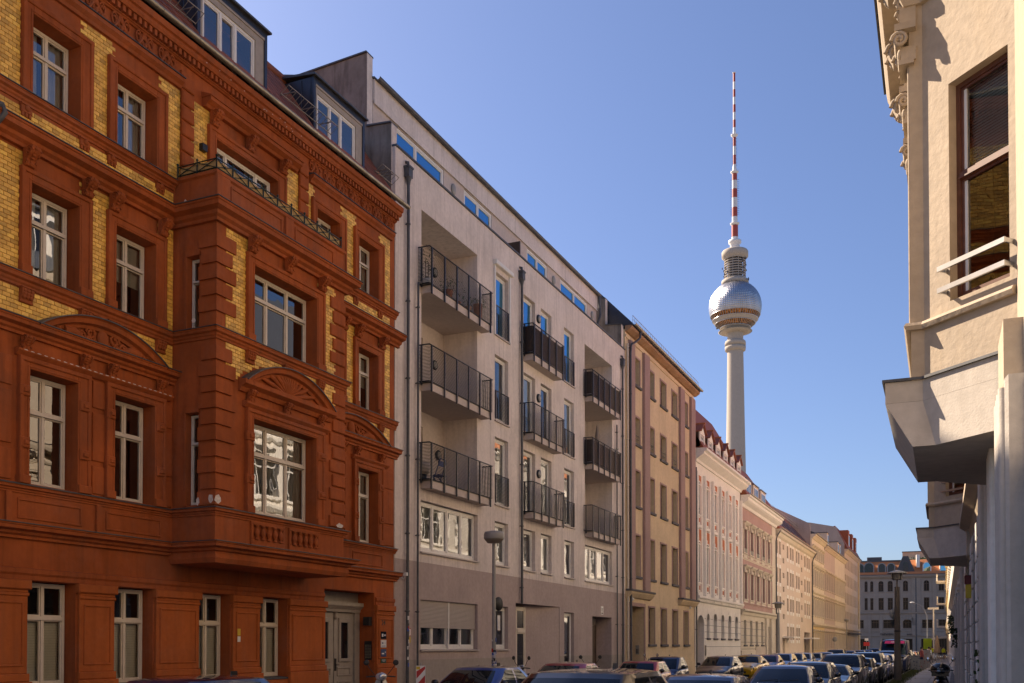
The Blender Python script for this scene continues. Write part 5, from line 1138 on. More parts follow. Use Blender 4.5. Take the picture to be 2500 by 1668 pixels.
# ---- the far end of the row
def far_house(name, label, y0, y1, zt, mats, ncol, rows, ww, roofk, trim=None, gf=None, slope=48, ridge=-4.5, M=LEFT, big=True):
    t = Thing(name, label, "house", M, (0, y0, 0)); w = MB(); st = (y1-y0)/ncol; hs = []
    for c, d in rows:
        for i in range(ncol):
            yc = y0 + st*(i+.5); hs.append((yc-ww/2, yc+ww/2, c, d, .2))
    sheet(w, y0, y1, 4.6, zt, [h for h in hs if h[2] > 4.6], 0, .2, m=0); sheet(w, y0, y1, 0, 4.6, [h for h in hs if h[2] < 4.6], 0, .2, m=1 if len(mats) > 1 else 0); shell(w, y0, y1, zt); t.part('wall', w, mats); rooms(t, y0+.1, y1-.1, .1, zt-.1, -1.3)
    for a, b, c, d, _ in hs:
        o = window(t, a+.01, b-.01, c+.01, d-.01, -.15, cols=(.5,), rows=(.68,), fw=.07, mat='white_paint', gl='glass', sash=False, panes=False)
        t.part('pane', pane_mesh(b-a, d-c, 'glass'), 'glass', parent=o, loc=(-.19, a, c))
        if trim: t.part('hood', MB().prof([(0,d+.12),(.08,d+.12),(.24,d+.24),(.24,d+.32),(0,d+.34)], a-.2, b+.2).bbox(0, .06, a-.18, a, c-.1, d+.1, .015).bbox(0, .06, b, b+.18, c-.1, d+.1, .015).bbox(0, .12, a-.2, b+.2, c-.14, c, .02), trim)
    for z in (4.3, zt-.5): t.part('cornice', MB().prof([(0,z),(.1,z),(.3,z+.25),(.45 if z > 5 else .25,z+.35),(.45 if z > 5 else .25,z+.5),(0,z+.52)], y0, y1), trim or mats[0])
    if trim: t.part('cornice', MB().prof([(0,8.2),(.08,8.2),(.2,8.35),(.2,8.5),(0,8.52)], y0, y1).prof([(0,11.6),(.08,11.6),(.2,11.75),(.2,11.9),(0,11.92)], y0, y1), trim)
    row_roof(t, y0, y1, zt+.02, slope=slope, over=.45, ridge_x=ridge, mat=roofk); gutter(t, y0, y1, .5, zt+.1, r=.09); return t
far_house('cream_house', 'cream house with ornate window hoods beyond the peach block', 121.5, 133.4, 15.2, ['cream_wall', 'yellow_wall'], 6, [(12.5, 13.7), (9.2, 11.2), (5.6, 7.6), (1.6, 3.6)], 1.1, 'dark_zinc', 'cream_trim', slope=25, ridge=-3)
far_house('lilac_house', 'lilac grey house between two cream houses far along the row', 133.5, 145.8, 14.9, ['lilac_wall'], 6, [(9.3, 11.4), (5.6, 7.7), (1.6, 3.6)], 1.1, 'dark_zinc', 'beige_wall', slope=28, ridge=-3.0)
far_house('sand_house', 'sand coloured house with dense window rows, second from far end', 145.9, 159.3, 14.9, ['cream_wall'], 7, [(9.3, 11.4), (5.6, 7.7), (1.6, 3.6)], 1.1, 'dark_zinc', 'cream_trim', slope=28, ridge=-3.0)
E_ = far_house('corner_house', 'tall beige corner house with red mansard at the street end', 159.5, 183.2, 16.8, ['beige_wall'], 10, [(13.9, 15.6), (11.2, 13.0), (8.4, 10.2), (5.5, 7.3), (1.2, 3.6)], 1.2, 'roof_tile', None, slope=63, ridge=-1.4)
E_.part('corner_strip', MB().bbox(0, .2, 181.4, 183.3, 0, 16.4, .03), 'yellow_wall')
E_.part('awning_beam', MB().box(0, .6, 160, 181, 3.9, 4.1), 'sill_grey')
for i in range(3):
    y = 164+6.2*i; o = E_.part('dormer', MB().box(-2.0, .1, y, y+2.2, 17.2, 20.2), 'roof_tile'); E_.part('dormer_window', MB().box(.1, .14, y+.4, y+1.8, 17.7, 19.4), 'white_paint', parent=o); E_.part('pane', MB().box(.141, .15, y+.5, y+1.7, 17.8, 19.3), 'black_gloss', parent=o)
# blank gable walls that stand above the lower neighbours
for lb, y, pts in (('tall blank grey gable above the peach block', 121.45, [(-.12,12.5),(-.12,15.7),(-.18,16.4),(-4.9,18.87),(-9.0,19.3),(-13,16.5),(-13,12.5)]), ('blank grey gable above the sand house', 159.45, [(-.1,14.5),(-.0,17.6),(-1.26,20.24),(-5.0,21.06),(-9.5,21.5),(-14,19),(-14,14.5)])):
    solo('gable_wall', lb, 'wall', MB().prof(pts, y-.35, y-.02), 'gable_render', LEFT, (0, y, 12.5))
for i, y in enumerate((150.5, 153.3, 137.5)):
    t = Thing('roof_dormer', ['small white dormer on the sand house roof, nearer one', 'small white dormer on the sand house roof, farther one', 'small white dormer on the lilac house roof'][i], 'dormer', LEFT, (-.2, y, 15.2)); t.part('body', MB().box(-2.2, -.1, y, y+1.6, 15.1, 17.0), 'beige_wall'); t.part('dormer_window', MB().box(-.1, -.06, y+.2, y+1.4, 15.5, 16.8), 'white_paint'); t.part('pane', MB().box(-.059, -.05, y+.3, y+.75, 15.6, 16.7).box(-.059, -.05, y+.85, y+1.3, 15.6, 16.7), 'black_gloss'); t.part('dormer_roof', MB().box(-2.3, .0, y-.1, y+1.7, 17.0, 17.1), 'lead')
# ================================================================== right hand side of the street
def P2(v): return -v
RH = Thing('corner_bay_house', 'cream rendered house with canted bays at the right edge', 'house', RIGHT, (0, -10.0, 0))
RV0, RV1 = -6.0, 30.6
B1, B2 = 10.43, 24.8
gop = [(0.5, 2.6), (4.5, 6.8), (12.3, 14.4), (16.9, 18.6), (20.6, 22.3), (27.0, 29.0)]
w = MB(); hs = [(-b, -a, .0 if i == 2 else .9, 3.45, .28) for i, (a, b) in enumerate(gop)]
uw = [(1.0, 2.2), (5.0, 6.2), (16.2, 17.4), (18.6, 19.8), (21.4, 22.6)]
for z in (5.4, 9.3, 13.0): hs += [(-b, -a, z, z+2.2, .25) for a, b in uw]
sheet(w, -RV1, -RV0, 0, 4.75, [h for h in hs if h[3] < 4.7], 0, .28, m=0); sheet(w, -RV1, -RV0, 4.75, 16.2, [h for h in hs if h[2] > 4.8], 0, .25, m=1); shell(w, -RV1, -RV0, 16.2)
RH.part('wall', w, ['right_grey', 'right_render']); rooms(RH, -RV1+.1, -RV0-.1, .1, 16, -1.5)
for a, b, c, d, e in hs:
    if c > .5: window(RH, a+.02, b-.02, c+.02, d-.02, -.2, rows=(.68,), fw=.07, mat='brown_wood', gl='glass')
    else: RH.part('door', MB().box(-.27, -.2, a+.02, b-.02, .14, 3.4), 'brown_wood')
    if c > 4: RH.part('window_surround', MB().bbox(0, .06, a-.2, a, c-.1, d+.2, .015).bbox(0, .06, b, b+.2, c-.1, d+.2, .015).bbox(0, .06, a, b, d, d+.2, .01).prof([(0,d+.25),(.1,d+.25),(.28,d+.4),(.28,d+.5),(0,d+.52)], a-.3, b+.3), 'right_render')
row_roof(RH, -RV1, -RV0, 16.2, slope=48, over=.5, ridge_x=-4.2, mat='roof_slate')
RH.part('cornice', MB().prof([(0,15.4),(.1,15.4),(.2,15.7),(.5,15.9),(.5,16.15),(0,16.18)], -RV1, -RV0), 'right_render')
RH.part('cornice', MB().prof([(0,4.35),(.06,4.35),(.12,4.5),(.3,4.62),(.3,4.74),(0,4.8)], -B2+.1, -B1-4.3), 'right_render')
for i in range(3):
    y = -28+9.0*i; o = RH.part('dormer', MB().box(-2.6, -.3, y, y+1.7, 16.4, 18.7), 'right_white'); RH.part('dormer_roof', MB().box(-2.8, -.1, y-.15, y+1.85, 18.7, 18.82), 'lead', parent=o); RH.part('dormer_window', MB().box(-.3, -.26, y+.25, y+1.45, 16.9, 18.4), 'white_paint', parent=o); RH.part('pane', MB().box(-.259, -.25, y+.35, y+.8, 17.0, 18.3).box(-.259, -.25, y+.9, y+1.35, 17.0, 18.3), 'black_gloss', parent=o)
# ground floor piers with rusticated blocks
piers = [(9.55, 10.45), (11.5, 12.3), (14.4, 15.2), (16.0, 16.9), (18.6, 19.3), (19.9, 20.6), (22.3, 23.1), (23.9, 24.7), (26.2, 27.0), (29.0, 30.5)]
for i, (a, b) in enumerate(piers):
    if i in (0, 1, 2):
        p = MB().bbox(0, .16, -b, -a, .6, 4.3, .03).bbox(0, .22, -b-.04, -a+.04, 0, .6, .04)
        for k in range(4): p.lathe([(.05,.7),(.05,4.2)], (.16, -b+.1+(b-a-.2)*k/3, 0), 10)
        RH.part('pilaster', p, 'right_white' if i == 1 else 'right_grey')
    else:
        o = RH.part('pilaster', MB().bbox(0, .07, -b+.03, -a-.03, .9, 4.3, .02).bbox(0, .16, -b-.03, -a+.03, 0, .9, .03), 'right_grey')
        for k in range(9): RH.part('quoin', MB().bbox(.07, .105, -b+.02, -a-.02, .95+.365*k, 1.28+.365*k, .012), 'right_white' if i % 2 else 'right_grey', parent=o)
def canted_bay(v0):
    cap, rnd = [], random.Random(int(v0))
    out = [(0,-v0),(.82,-(v0+.82)),(.95,-(v0+.82)),(.95,-(v0+3.4)),(.82,-(v0+3.4)),(0,-(v0+4.22))]
    M = Matrix.Translation((.82, -(v0+.82), 0)) @ Matrix.Rotation(R(45), 4, 'Z')
    hol = [(.35, 1.08, 5.46, 7.69, .14), (.35, 1.08, 9.7, 11.9, .14), (.35, 1.08, 13.2, 15.0, .14)]
    fc = MB(); sheet(fc, 0, 1.16, 4.75, 15.6, hol, 0, .14); fc.xf(M)
    for (p, q) in ((1,2),(2,3),(3,4),(4,5)): a, b = out[p], out[q]; fc.quad((a[0],a[1],4.75),(b[0],b[1],4.75),(b[0],b[1],15.6),(a[0],a[1],15.6))
    fc.add([(p[0],p[1],15.6) for p in out], [tuple(range(6))]); fc.add([(p[0],p[1],4.75) for p in out], [tuple(range(6))])
    bo = RH.part('bay_wall', fc, 'right_render')
    for a, b, c, d, _ in hol:
        me, cells = win_mesh(b-a, d-c, (), (.57,), .05, 'brown_wood'); L = M @ Vector((-.10, a, c)); o = RH.part('window', me, 'brown_wood', loc=L, rot=(0,0,R(45)))
        for p, q, r_, s in cells:
            g = RH.part('pane', pane_mesh(q-p, s-r_, 'glass'), 'glass', parent=o, loc=L); g.location = (-.04, p, r_)
        f = RH.part('inner_frame', MB().box(-.07, -.03, .07, .11, .06, d-c-.06).box(-.07, -.03, b-a-.11, b-a-.07, .06, d-c-.06), 'white_paint', parent=o, loc=L)
        b_ = RH.part('blind', blind_mesh(b-a-.12, (d-c)*.42, 'blind', .03), 'blind', parent=o, loc=L); b_.location = (-.12, .06, (d-c)*.56)
        for z in (c+.10, c+.32):
            RH.part('guard_bar', MB().box(.10, .125, a-.05, b+.05, z-.025, z+.025).box(0, .10, a-.05, a-.03, z-.02, z+.02).box(0, .10, b+.03, b+.05, z-.02, z+.02).xf(M), 'steel')
    rev = out[::-1]
    RH.part('sill_band', MB().run([(0,5.27),(.05,5.27),(.07,5.31),(.05,5.345),(0,5.36)], rev), 'right_render')
    # corbel: fascia, sloping body, coping
    lip = [(0,-v0),(.84,-(v0+.84)),(1.21,-(v0+.84)),(1.21,-(v0+3.38)),(.84,-(v0+3.38)),(0,-(v0+4.22))]
    bot = [(0,-(v0+.0)),(.72,-(v0+.72)),(.94,-(v0+.72)),(.94,-(v0+3.2)),(.72,-(v0+3.2)),(0,-(v0+3.92))]
    c = MB().flat(lip, 4.53, 4.75); n = 6
    vs = [(p[0],p[1],4.528) for p in lip] + [(p[0],p[1],4.03) for p in bot]
    c.add(vs, [(i, (i+1) % n, n+(i+1) % n, n+i) for i in range(n)]); c.add(vs[n:], [tuple(range(n))])
    RH.part('corbel', c, 'right_grey')
    RH.part('coping', MB().run([(-.3,4.752),(.03,4.752),(.03,4.78),(-.3,4.80)], lip[::-1]), 'lead')
    RH.part('cornice', MB().flat([(0,-v0+.75),(.16,-v0+.75),(.16,-v0-.13),(0,-v0-.0)], 3.95, 4.82), 'right_render')
    # corner pilaster capitals, entablature, scrolled consoles and the overhanging slab
    for yv in (v0+.82, v0+2.1, v0+3.4):
        s = 1 if yv < v0+3 else -1
        y0, y1 = (-yv-.30, -yv+.03)
        RH.part('pilaster', MB().bbox(.93, .97, y0, y1-.04, 5.36, 8.1, .01), 'right_render', parent=bo)
        k = MB().box(.90, 1.05, y0-.03, y1+.03, 8.10, 8.15).box(.88, 1.03, y0, y1, 8.15, 8.30).box(.88, 1.09, y0-.05, y1+.06, 8.46, 8.53).box(.88, 1.04, y0, y1, 8.53, 8.72)
        for yy in (y0-.03, y1+.05):
            k.tube([(1.04+math.cos(t)*.085*(1-i/22), yy, 8.36+math.sin(t)*.085*(1-i/22)) for i, t in enumerate([j*.6 for j in range(19)])], .022, 6)
        k.tube([(1.05, y0-.03, 8.40), (1.05, y1+.05, 8.40)], .05, 8)
        for q in range(5): k.ball((1.04, y0+.03+(y1-y0-.06)*q/4, 8.24), .035, .8, 1, 1.6, 7, 5)
        RH.part('capital', k, 'right_render', parent=bo)
        cs = MB()
        for yy in (y0+.05, y1-.05):
            cs.tube([(1.12+math.cos(t)*.12*(1-i/24), yy, 9.02+math.sin(t)*.12*(1-i/24)) for i, t in enumerate([j*.6 for j in range(20)])], .03, 6)
            cs.tube([(1.02+math.cos(t)*.07*(1-i/24), yy, 8.80+math.sin(t)*.07*(1-i/24)) for i, t in enumerate([j*.6 for j in range(20)])], .024, 6)
        cs.prof([(.95,8.72),(1.02,8.74),(1.04,8.86),(1.16,8.92),(1.22,9.05),(1.22,9.16),(.95,9.16)], y0+.04, y1-.04)
        RH.part('console', cs, 'right_render', parent=bo)
    RH.part('cornice', MB().run([(0,8.72),(.05,8.72),(.09,8.8),(.09,8.88),(0,8.9)], rev), 'right_render')
    RH.part('cornice', MB().run([(0,9.16),(.3,9.16),(.34,9.26),(.36,9.4),(0,9.44)], rev), 'right_render')
    RH.part('coping', MB().run([(0,9.442),(.39,9.402),(.39,9.42),(0,9.48)], rev), 'lead')
canted_bay(B1); canted_bay(B2)
lt = Thing('wall_light', 'red topped yellow wall light beside the farther bay', 'lamp', RIGHT, (.1, -24.0, 3.1)); plain('sign_maroon', (.12,.01,.01), .5)
lt.part('body', MB().bbox(.08, .2, -24.1, -23.9, 3.0, 3.3, .02), 'sign_yellow'); lt.part('cap', MB().bbox(.08, .22, -24.12, -23.88, 3.305, 3.5, .02), 'sign_maroon')
# houses farther along the right side
fr_ = [('grey_white_house', 'white and grey stucco house just past the canted bays', 30.7, 49, 15.6, ['right_white', 'right_grey'], 7, 'roof_slate'), ('pale_house', 'pale grey house midway along the right pavement', 49.1, 74, 16.4, ['right_grey'], 9, 'roof_tile_orange'),
       ('cream_white_house', 'bright white house before the yellow one on the right', 74.1, 112, 16.0, ['right_white'], 13, 'roof_tile_orange'), ('yellow_house', 'sunlit yellow house with stacked balconies at the far right', 112.1, 178, 17.4, ['yellow_wall', 'right_white'], 18, 'roof_tile_orange')]
for nm, lb, a, b, zt, mt, nc, rf in fr_:
    rows_ = [(12.4, 14.5), (8.9, 11.0), (5.4, 7.5), (1.3, 3.5)]
    t = far_house(nm, lb, -b, -a, zt, mt, nc, rows_, 1.25, rf, mt[0] if nm == 'yellow_house' else 'right_white', M=RIGHT, ridge=-4.0)
    if nm == 'yellow_house':
        for z in (8.6, 5.1, 12.1):
            for v in (168,): 
                o = t.part('balcony', MB().box(0, 1.5, -v-4, -v, z-.25, z), 'right_white'); 
                for k in range(9): t.part('baluster', MB().lathe([(.06,0),(.1,.3),(.05,.7),(.08,.9)], (1.4, -v-3.8+.45*k, z), 8), 'right_white', parent=o)
                t.part('balcony_rail', MB().box(1.3, 1.5, -v-4, -v, z+.9, z+1.05), 'right_white', parent=o)
        t.part('awning', MB().prof([(0,3.6),(3.0,3.1),(3.0,2.8),(0,3.3)], -178, -168), 'right_white')
    if nm in ('grey_white_house',):
        for v in (31.5, 36.5, 41.7, 47): t.part('pilaster', MB().bbox(0, .2, -v-.5, -v+.5, 0, 4.2, .04), 'right_grey')
# ================================================================== building that closes the street
ENDM = Matrix.Translation((-10.0, 225, 0)) @ Matrix.Rotation(R(-90+5.0), 4, 'Z')
EB = Thing('corner_block', 'sandstone building with arched windows and orange mansard closing the street', 'building', ENDM, (0, 0, 0))
def ex(px): return -18.9 + (px-141)*.01107 + 10.0            # along the face, from zoomed measurements
cols_ = [(-34,1.1),(-31.5,1.1),(-28,.6),(-26.7,.6),(-24,1.05),(-21.5,1.05),(-18,1.05),(-13.6,1.05),(ex(265),.6),(ex(368),.6),(ex(535),1.0),(ex(700),1.0),(ex(972),1.0),(ex(1342),1.05),(ex(1600),1.05),(8.6,1.05),(11,1.05),(13.4,1.05),(15.8,1.05),(18.2,1.05)]
r1, r2, r3 = (13.5, 15.75), (9.6, 12.15), (5.7, 7.5)
low_ = [(ex(150),1.5),(ex(425),1.5),(ex(680),2.4),(ex(1000),1.7),(ex(1350),2.0),(ex(1640),2.0),(9,2),(13,2),(17,2),(-14,2),(-18,2),(-22,2),(-26,2),(-30,2),(-34,2)]
shops = [(ex(230),2.4),(ex(680),3.2),(ex(1000),2.0),(ex(1350),2.4),(ex(1640),2.6),(9,2.6),(13,2.6),(17,2.6),(-14,2.6),(-18,2.6),(-22,2.6),(-26,2.6),(-30,2.6)]
hs = [(c-w_/2, c+w_/2, *r_, .3) for c, w_ in cols_ for r_ in (r1, r2)] + [(c-w_/2, c+w_/2, *r3, .3) for c, w_ in low_] + [(c-w_/2, c+w_/2, 0.2, 3.5, .5) for c, w_ in shops]
w = MB(); sheet(w, -37, 21, 0, 16.9, hs, 0, .3); shell(w, -37, 21, 16.9, 14); EB.part('wall', w, 'sandstone'); rooms(EB, -36.9, 20.9, .1, 16.8, -1.2)
for a, b, c, d, _ in hs:
    o = window(EB, a+.02, b-.02, c+.02, d-.02, -.25, cols=(.5,) if b-a < 1.2 else (.33,.66), rows=(.7,) if c > 1 else (), fw=.08, mat='dark_wood', gl='glass', sash=False, panes=False)
    EB.part('pane', pane_mesh(b-a, d-c, 'window_dark'), 'window_dark', parent=o, loc=(-.29, a, c))
    if c > 1: EB.part('window_sill', MB().bbox(0, .15, a-.15, b+.15, c-.15, c, .03), 'sandstone')
    if c == r1[0]:
        r_ = (b-a)/2; EB.part('arch_head', MB().plate([(a,d)] + [((a+b)/2-math.cos(t)*r_, d-r_+math.sin(t)*r_) for t in [i*math.pi/10 for i in range(11)]] + [(b,d)], -.2, .02), 'sandstone')
for z0, z1, p in ((8.7, 9.1, .3), (16.3, 16.95, .55), (3.9, 4.1, .2), (4.9, 5.1, .12)): EB.part('cornice', MB().prof([(0,z0),(p*.4,z0),(p,z0+(z1-z0)*.6),(p,z1),(0,z1)], -37, 21), 'sandstone')
for c in (ex(830), ex(1110), ex(1200), ex(1480)):
    o = EB.part('pilaster', MB().bbox(0, .12, c-.4, c+.4, 4.2, 16.3, .02), 'sandstone')
    for k in range(17): EB.part('quoin', MB().bbox(.12, .17, c-.42, c+.42, 9.2+.42*k, 9.55+.42*k, .02), 'sandstone', parent=o)
for c in (ex(320), ex(530)): EB.part('pilaster', MB().bbox(0, .15, c-.25, c+.25, .2, 8.7, .03), 'sandstone')
EB.part('downpipe', MB().tube([(.1, ex(1155), .2), (.1, ex(1155), 17)], .12, 8), 'lead')
mr = MB().prof([(.5,17.0),(.3,17.6),(-.2,17.7),(-2.2,20.2),(-9,20.8),(-14,17)], -37, 21); EB.part('roof', mr, 'roof_tile_orange'); EB.part('roof_edge', MB().box(-3, -1.9, -37, ex(900), 20.0, 20.3), 'lead')
EB.part('gutter', MB().box(.3, .62, -37, 21, 16.96, 17.08), 'lead')
for c, r_ in ((ex(160), .8), (ex(320), 1.0), (ex(552), .75), (ex(717), .75), (-13, .8), (-17, .8), (-21, .8), (-25, .8), (ex(1352), .75), (ex(1650), .75), (9.5, .75), (13, .75), (16.5, .75)):
    b = MB(); r_ *= .85; zc = 18.75
    b.arc([(-3,0),(.15,0),(.15,.2),(-3,.2)], c, zc, r_, math.pi, 0, 12).box(-3, .15, c-r_-.2, c-r_, 17.6, zc).box(-3, .15, c+r_, c+r_+.2, 17.6, zc); o = EB.part('dormer', b, 'dormer_grey' if c < ex(1200) else 'white_render')
    EB.part('pane', MB().plate([(c-r_,17.7)] + [(c-math.cos(t)*r_, zc+math.sin(t)*r_) for t in [i*math.pi/10 for i in range(11)]] + [(c+r_,17.7)], -.1, -.05), 'black_gloss' if c < ex(1200) else 'glass_blue', parent=o)
gb = MB().plate([(ex(800),17.3),(ex(925),20.9),(ex(1025),20.9),(ex(1150),17.3)], -1.5, .1); o = EB.part('gable', gb, 'roof_slate'); c = ex(978); EB.part('pane', MB().plate([(c-.5,17.8)] + [(c-math.cos(t)*.5, 19.2+math.sin(t)*.5) for t in [i*math.pi/10 for i in range(11)]] + [(c+.5,17.8)], .1, .14), 'black_gloss', parent=o)
EB.part('chimney_wall', MB().box(-2.0, -.3, ex(1170), ex(1230), 18.5, 21.2), 'white_render'); EB.part('roof_box', MB().box(-6, -3, ex(290), ex(560), 20.4, 21.1), 'lead')
c = ex(1000); 
for i in range(9):
    t = math.pi*i/8; EB.part('voussoir', MB().plate([(c+math.cos(t-.16)*1.0, 6.6+math.sin(t-.16)*1.0), (c+math.cos(t-.16)*1.7, 6.6+math.sin(t-.16)*1.7), (c+math.cos(t+.16)*1.7, 6.6+math.sin(t+.16)*1.7), (c+math.cos(t+.16)*1.0, 6.6+math.sin(t+.16)*1.0)], 0, .12), 'sandstone')
me = text_mesh('PAPWERK', .62, 'black', .05); o = link('shop_sign', me); o.matrix_world = ENDM @ Matrix.Translation((.16, ex(640), 4.42)); o['label'] = 'dark letter sign PAPWERK above a shop at the street end'; o['category'] = 'sign'
me = text_mesh('auto', .6, 'black', .05); o = link('shop_sign', me); o.matrix_world = ENDM @ Matrix.Translation((.16, ex(1035), 4.42)); o['label'] = 'dark letter sign auto beside the lamp post'; o['category'] = 'sign'
bb = Thing('rear_block', 'sunlit blank cream block rising behind the sandstone building', 'building', Matrix.Translation((-6, 250, 0)), (0, 0, 0))
bb.part('wall', MB().box(-5.4, 6, 0, 12, 0, 23.9), 'right_render'); bb.part('coping', MB().box(-5.5, 6.1, -.1, 12.1, 23.9, 24.1), 'lead')
gp_ = MB(); rn = random.Random(9)
for i in range(500):
    c = Vector((rn.uniform(-5, 4), rn.uniform(-2.6,-1.9), 22.0 + rn.random()**2*1.0 - .6)); u = Vector((rn.uniform(-1,1), rn.uniform(-1,1), rn.uniform(-1,1))).normalized()*.22; v = u.orthogonal()*.6
    gp_.add([c-u, c+v, c+u, c-v], [(0,1,2,3)])
tg = Thing('roof_garden', 'green plants on a roof terrace behind the sandstone building', 'plant', Matrix.Translation((-6, 250, 0)), (0, -2.2, 21.2)); tg.part('foliage', gp_, 'leaf'); tg.part('planter', MB().box(-5, 4, -2.7, -1.8, 20.9, 21.5), 'white_render')
# ================================================================== television tower
TX, TY = -125.9, 627.5
TV = Thing('television_tower', 'television tower with silver sphere and red white striped mast', 'tower', Matrix.Translation((TX, TY, 0)), (0,0,0))
TV.part('shaft', MB().lathe([(16,0),(9.5,25),(7.4,60),(6.3,105),(5.5,150),(4.95,188),(4.9,200)], n=48), 'tower_concrete')
TV.part('collar', MB().lathe([(5,187.6),(6.3,188.2),(6.5,189.6),(6.5,190.4),(5.8,190.5),(5.8,191.2),(6.5,191.3),(6.5,193.2),(6.2,194),(4.9,194.2)], n=48), 'tower_concrete')
# sphere: faceted steel panels, two glazed bands
ZC, RR = 215.7, 16.2
def ring(z): return math.sqrt(max(.01, RR*RR-(z-ZC)**2))
bands = [(200.2,202.6,'tower_concrete',False),(202.6,205.2,'amber_glass',False),(205.2,207.6,'tower_concrete',False),(207.6,210.2,'amber_glass',False),(210.2,230.6,'tower_steel',True)]
sp = MB(); N = 60
def studs(mb, z0, z1, n, amp, rows):
    for r in range(rows):
        za, zb = z0+(z1-z0)*r/rows, z0+(z1-z0)*(r+1)/rows; zm = (za+zb)/2; ra, rb, rm = ring(za), ring(zb), ring(zm)+amp
        for j in range(n):
            a0, a1 = 2*math.pi*j/n, 2*math.pi*(j+1)/n; am = (a0+a1)/2
            q = [(ra*math.cos(a0),ra*math.sin(a0),za),(ra*math.cos(a1),ra*math.sin(a1),za),(rb*math.cos(a1),rb*math.sin(a1),zb),(rb*math.cos(a0),rb*math.sin(a0),zb),(rm*math.cos(am),rm*math.sin(am),zm+amp*.2)]
            mb.add(q, [(0,1,4),(1,2,4),(2,3,4),(3,0,4)])
studs(sp, 210.3, 230.8, 84, .2, 18); TV.part('sphere_panels', sp, 'tower_steel', kind='stuff')
lo = MB(); studs(lo, 199.9, 202.5, N, .3, 2); lo.lathe([(ring(199.9),199.9),(10.5,200.2),(8,199.6),(4.9,199.3)], n=48); TV.part('sphere_base', lo, 'tower_concrete')
lw = MB()
for z0, z1 in ((205.2, 207.5),): studs(lw, z0, z1, N, .15, 1)
TV.part('sphere_band', lw, 'tower_concrete')
for z0, z1 in ((202.5, 205.2), (207.5, 210.3)):
    g = MB().lathe([(ring(z0)-.25, z0), (ring(z1)-.25, z1)], n=N, smooth=False); o = TV.part('window_band', g, 'amber_glass'); m_ = MB()
    for j in range(N):
        a = 2*math.pi*j/N; m_.tube([(math.cos(a)*ring(z0), math.sin(a)*ring(z0), z0), (math.cos(a)*ring(z1), math.sin(a)*ring(z1), z1)], .16, 4)
    TV.part('mullions', m_, 'tower_concrete', parent=o)
rg_ = MB()
for z in (202.5, 205.2, 207.5, 210.3): rg_.lathe([(ring(z)-.1,z-.18),(ring(z)+.28,z-.15),(ring(z)+.28,z+.15),(ring(z)-.1,z+.18)], n=N)
TV.part('sphere_ring', rg_, 'tower_steel')
ct = MB().lathe([(7.8,229.8),(8.4,230.4),(8.4,232.4),(7.6,232.8),(5.0,233)], n=40); TV.part('collar', ct, 'tower_concrete')
TV.part('core', MB().lathe([(4.6,231),(4.4,250)], n=32), 'sill_grey')
lat = MB()
for i in range(9): z = 233.4+1.55*i; lat.lathe([(6.0,z),(6.7,z),(6.7,z+.45),(6.0,z+.45)], n=36, smooth=False)
for j in range(12): a = 2*math.pi*j/12; lat.tube([(6.6*math.cos(a),6.6*math.sin(a),232.5),(6.6*math.cos(a),6.6*math.sin(a),247)], .16, 4)
TV.part('gallery', lat, 'tower_concrete')
dk = MB(); rn = random.Random(2)
for i in range(26):
    a = rn.uniform(0, 6.28); z = rn.uniform(231.5, 246); dk.box(6.9*math.cos(a)-.3, 6.9*math.cos(a)+.3, 6.9*math.sin(a)-.3, 6.9*math.sin(a)+.3, z, z+rn.uniform(.6,1.8))
dk.ball((9.0, -3, 231.5), 1.0, .4, 1, 1); dk.ball((-7.4, -3, 240.4), .7, .4, 1, 1); dk.ball((-11.0, -2.5, 203.0), .6); dk.ball((-8.4, -3, 200.6), .6)
TV.part('antenna_dishes', dk, 'sill_grey')
TV.part('top_collar', MB().lathe([(6.6,246.2),(8.2,247.6),(8.25,250.6),(7.8,251.3),(4,251.6)], n=40), 'tower_concrete')
TV.part('mast_foot', MB().lathe([(3.4,251.5),(2.9,255.8),(4.0,256.6),(4.0,258),(2.4,258.4)], n=24), 'tower_white')
def zy(y): return 366.1-((150+y*.287)-175)*.2611
seg = [(1520,1500,'w',2.1),(1500,1400,'r',2.05),(1380,1327,'w',1.75),(1327,1247,'r',1.72),(1247,1165,'w',1.7),(1165,1090,'r',1.66),(1090,1018,'w',1.62),(1018,960,'r',1.6),(940,880,'w',1.0),(880,800,'r',.92),(800,725,'w',.92),(725,645,'r',.92),(615,565,'w',.85),(565,500,'r',.84),(500,435,'w',.82),(435,370,'r',.84),(370,305,'w',.78),(305,240,'r',.76),(240,175,'w',.74),(175,100,'r',.72)]
for a, b, c, r_ in seg: TV.part('mast_section', MB().lathe([(r_,zy(a)),(r_,zy(b))], n=16), 'tower_red' if c == 'r' else 'tower_white')
for y, r_ in ((1400,2.9),(960,2.5),(645,2.2)):
    z = zy(y); p = MB().lathe([(1.0,z-.3),(r_,z+1.0),(r_,z+1.3),(.8,z+1.4)], n=20)
    for j in range(12): a = 2*math.pi*j/12; p.tube([(r_*math.cos(a),r_*math.sin(a),z+1.2),(r_*math.cos(a),r_*math.sin(a),z+2.4)], .07, 4)
    p.lathe([(1.7 if y == 1400 else (1.6 if y == 960 else 1.0),z+1.3),(1.75 if y == 1400 else (1.0 if y == 960 else .85),z+5.2)], n=14); TV.part('mast_platform', p, 'tower_white')
rung = MB()
for ya, yb, r_ in ((660,900,1.1),(1010,1320,1.85)):
    n = 20
    for i in range(n):
        z = zy(ya)+(zy(yb)-zy(ya))*i/n
        for a in (.2, 1.8, 3.3, 4.9): rung.tube([(r_*.8*math.cos(a),r_*.8*math.sin(a),z),(r_*1.5*math.cos(a),r_*1.5*math.sin(a),z)], .09, 4)
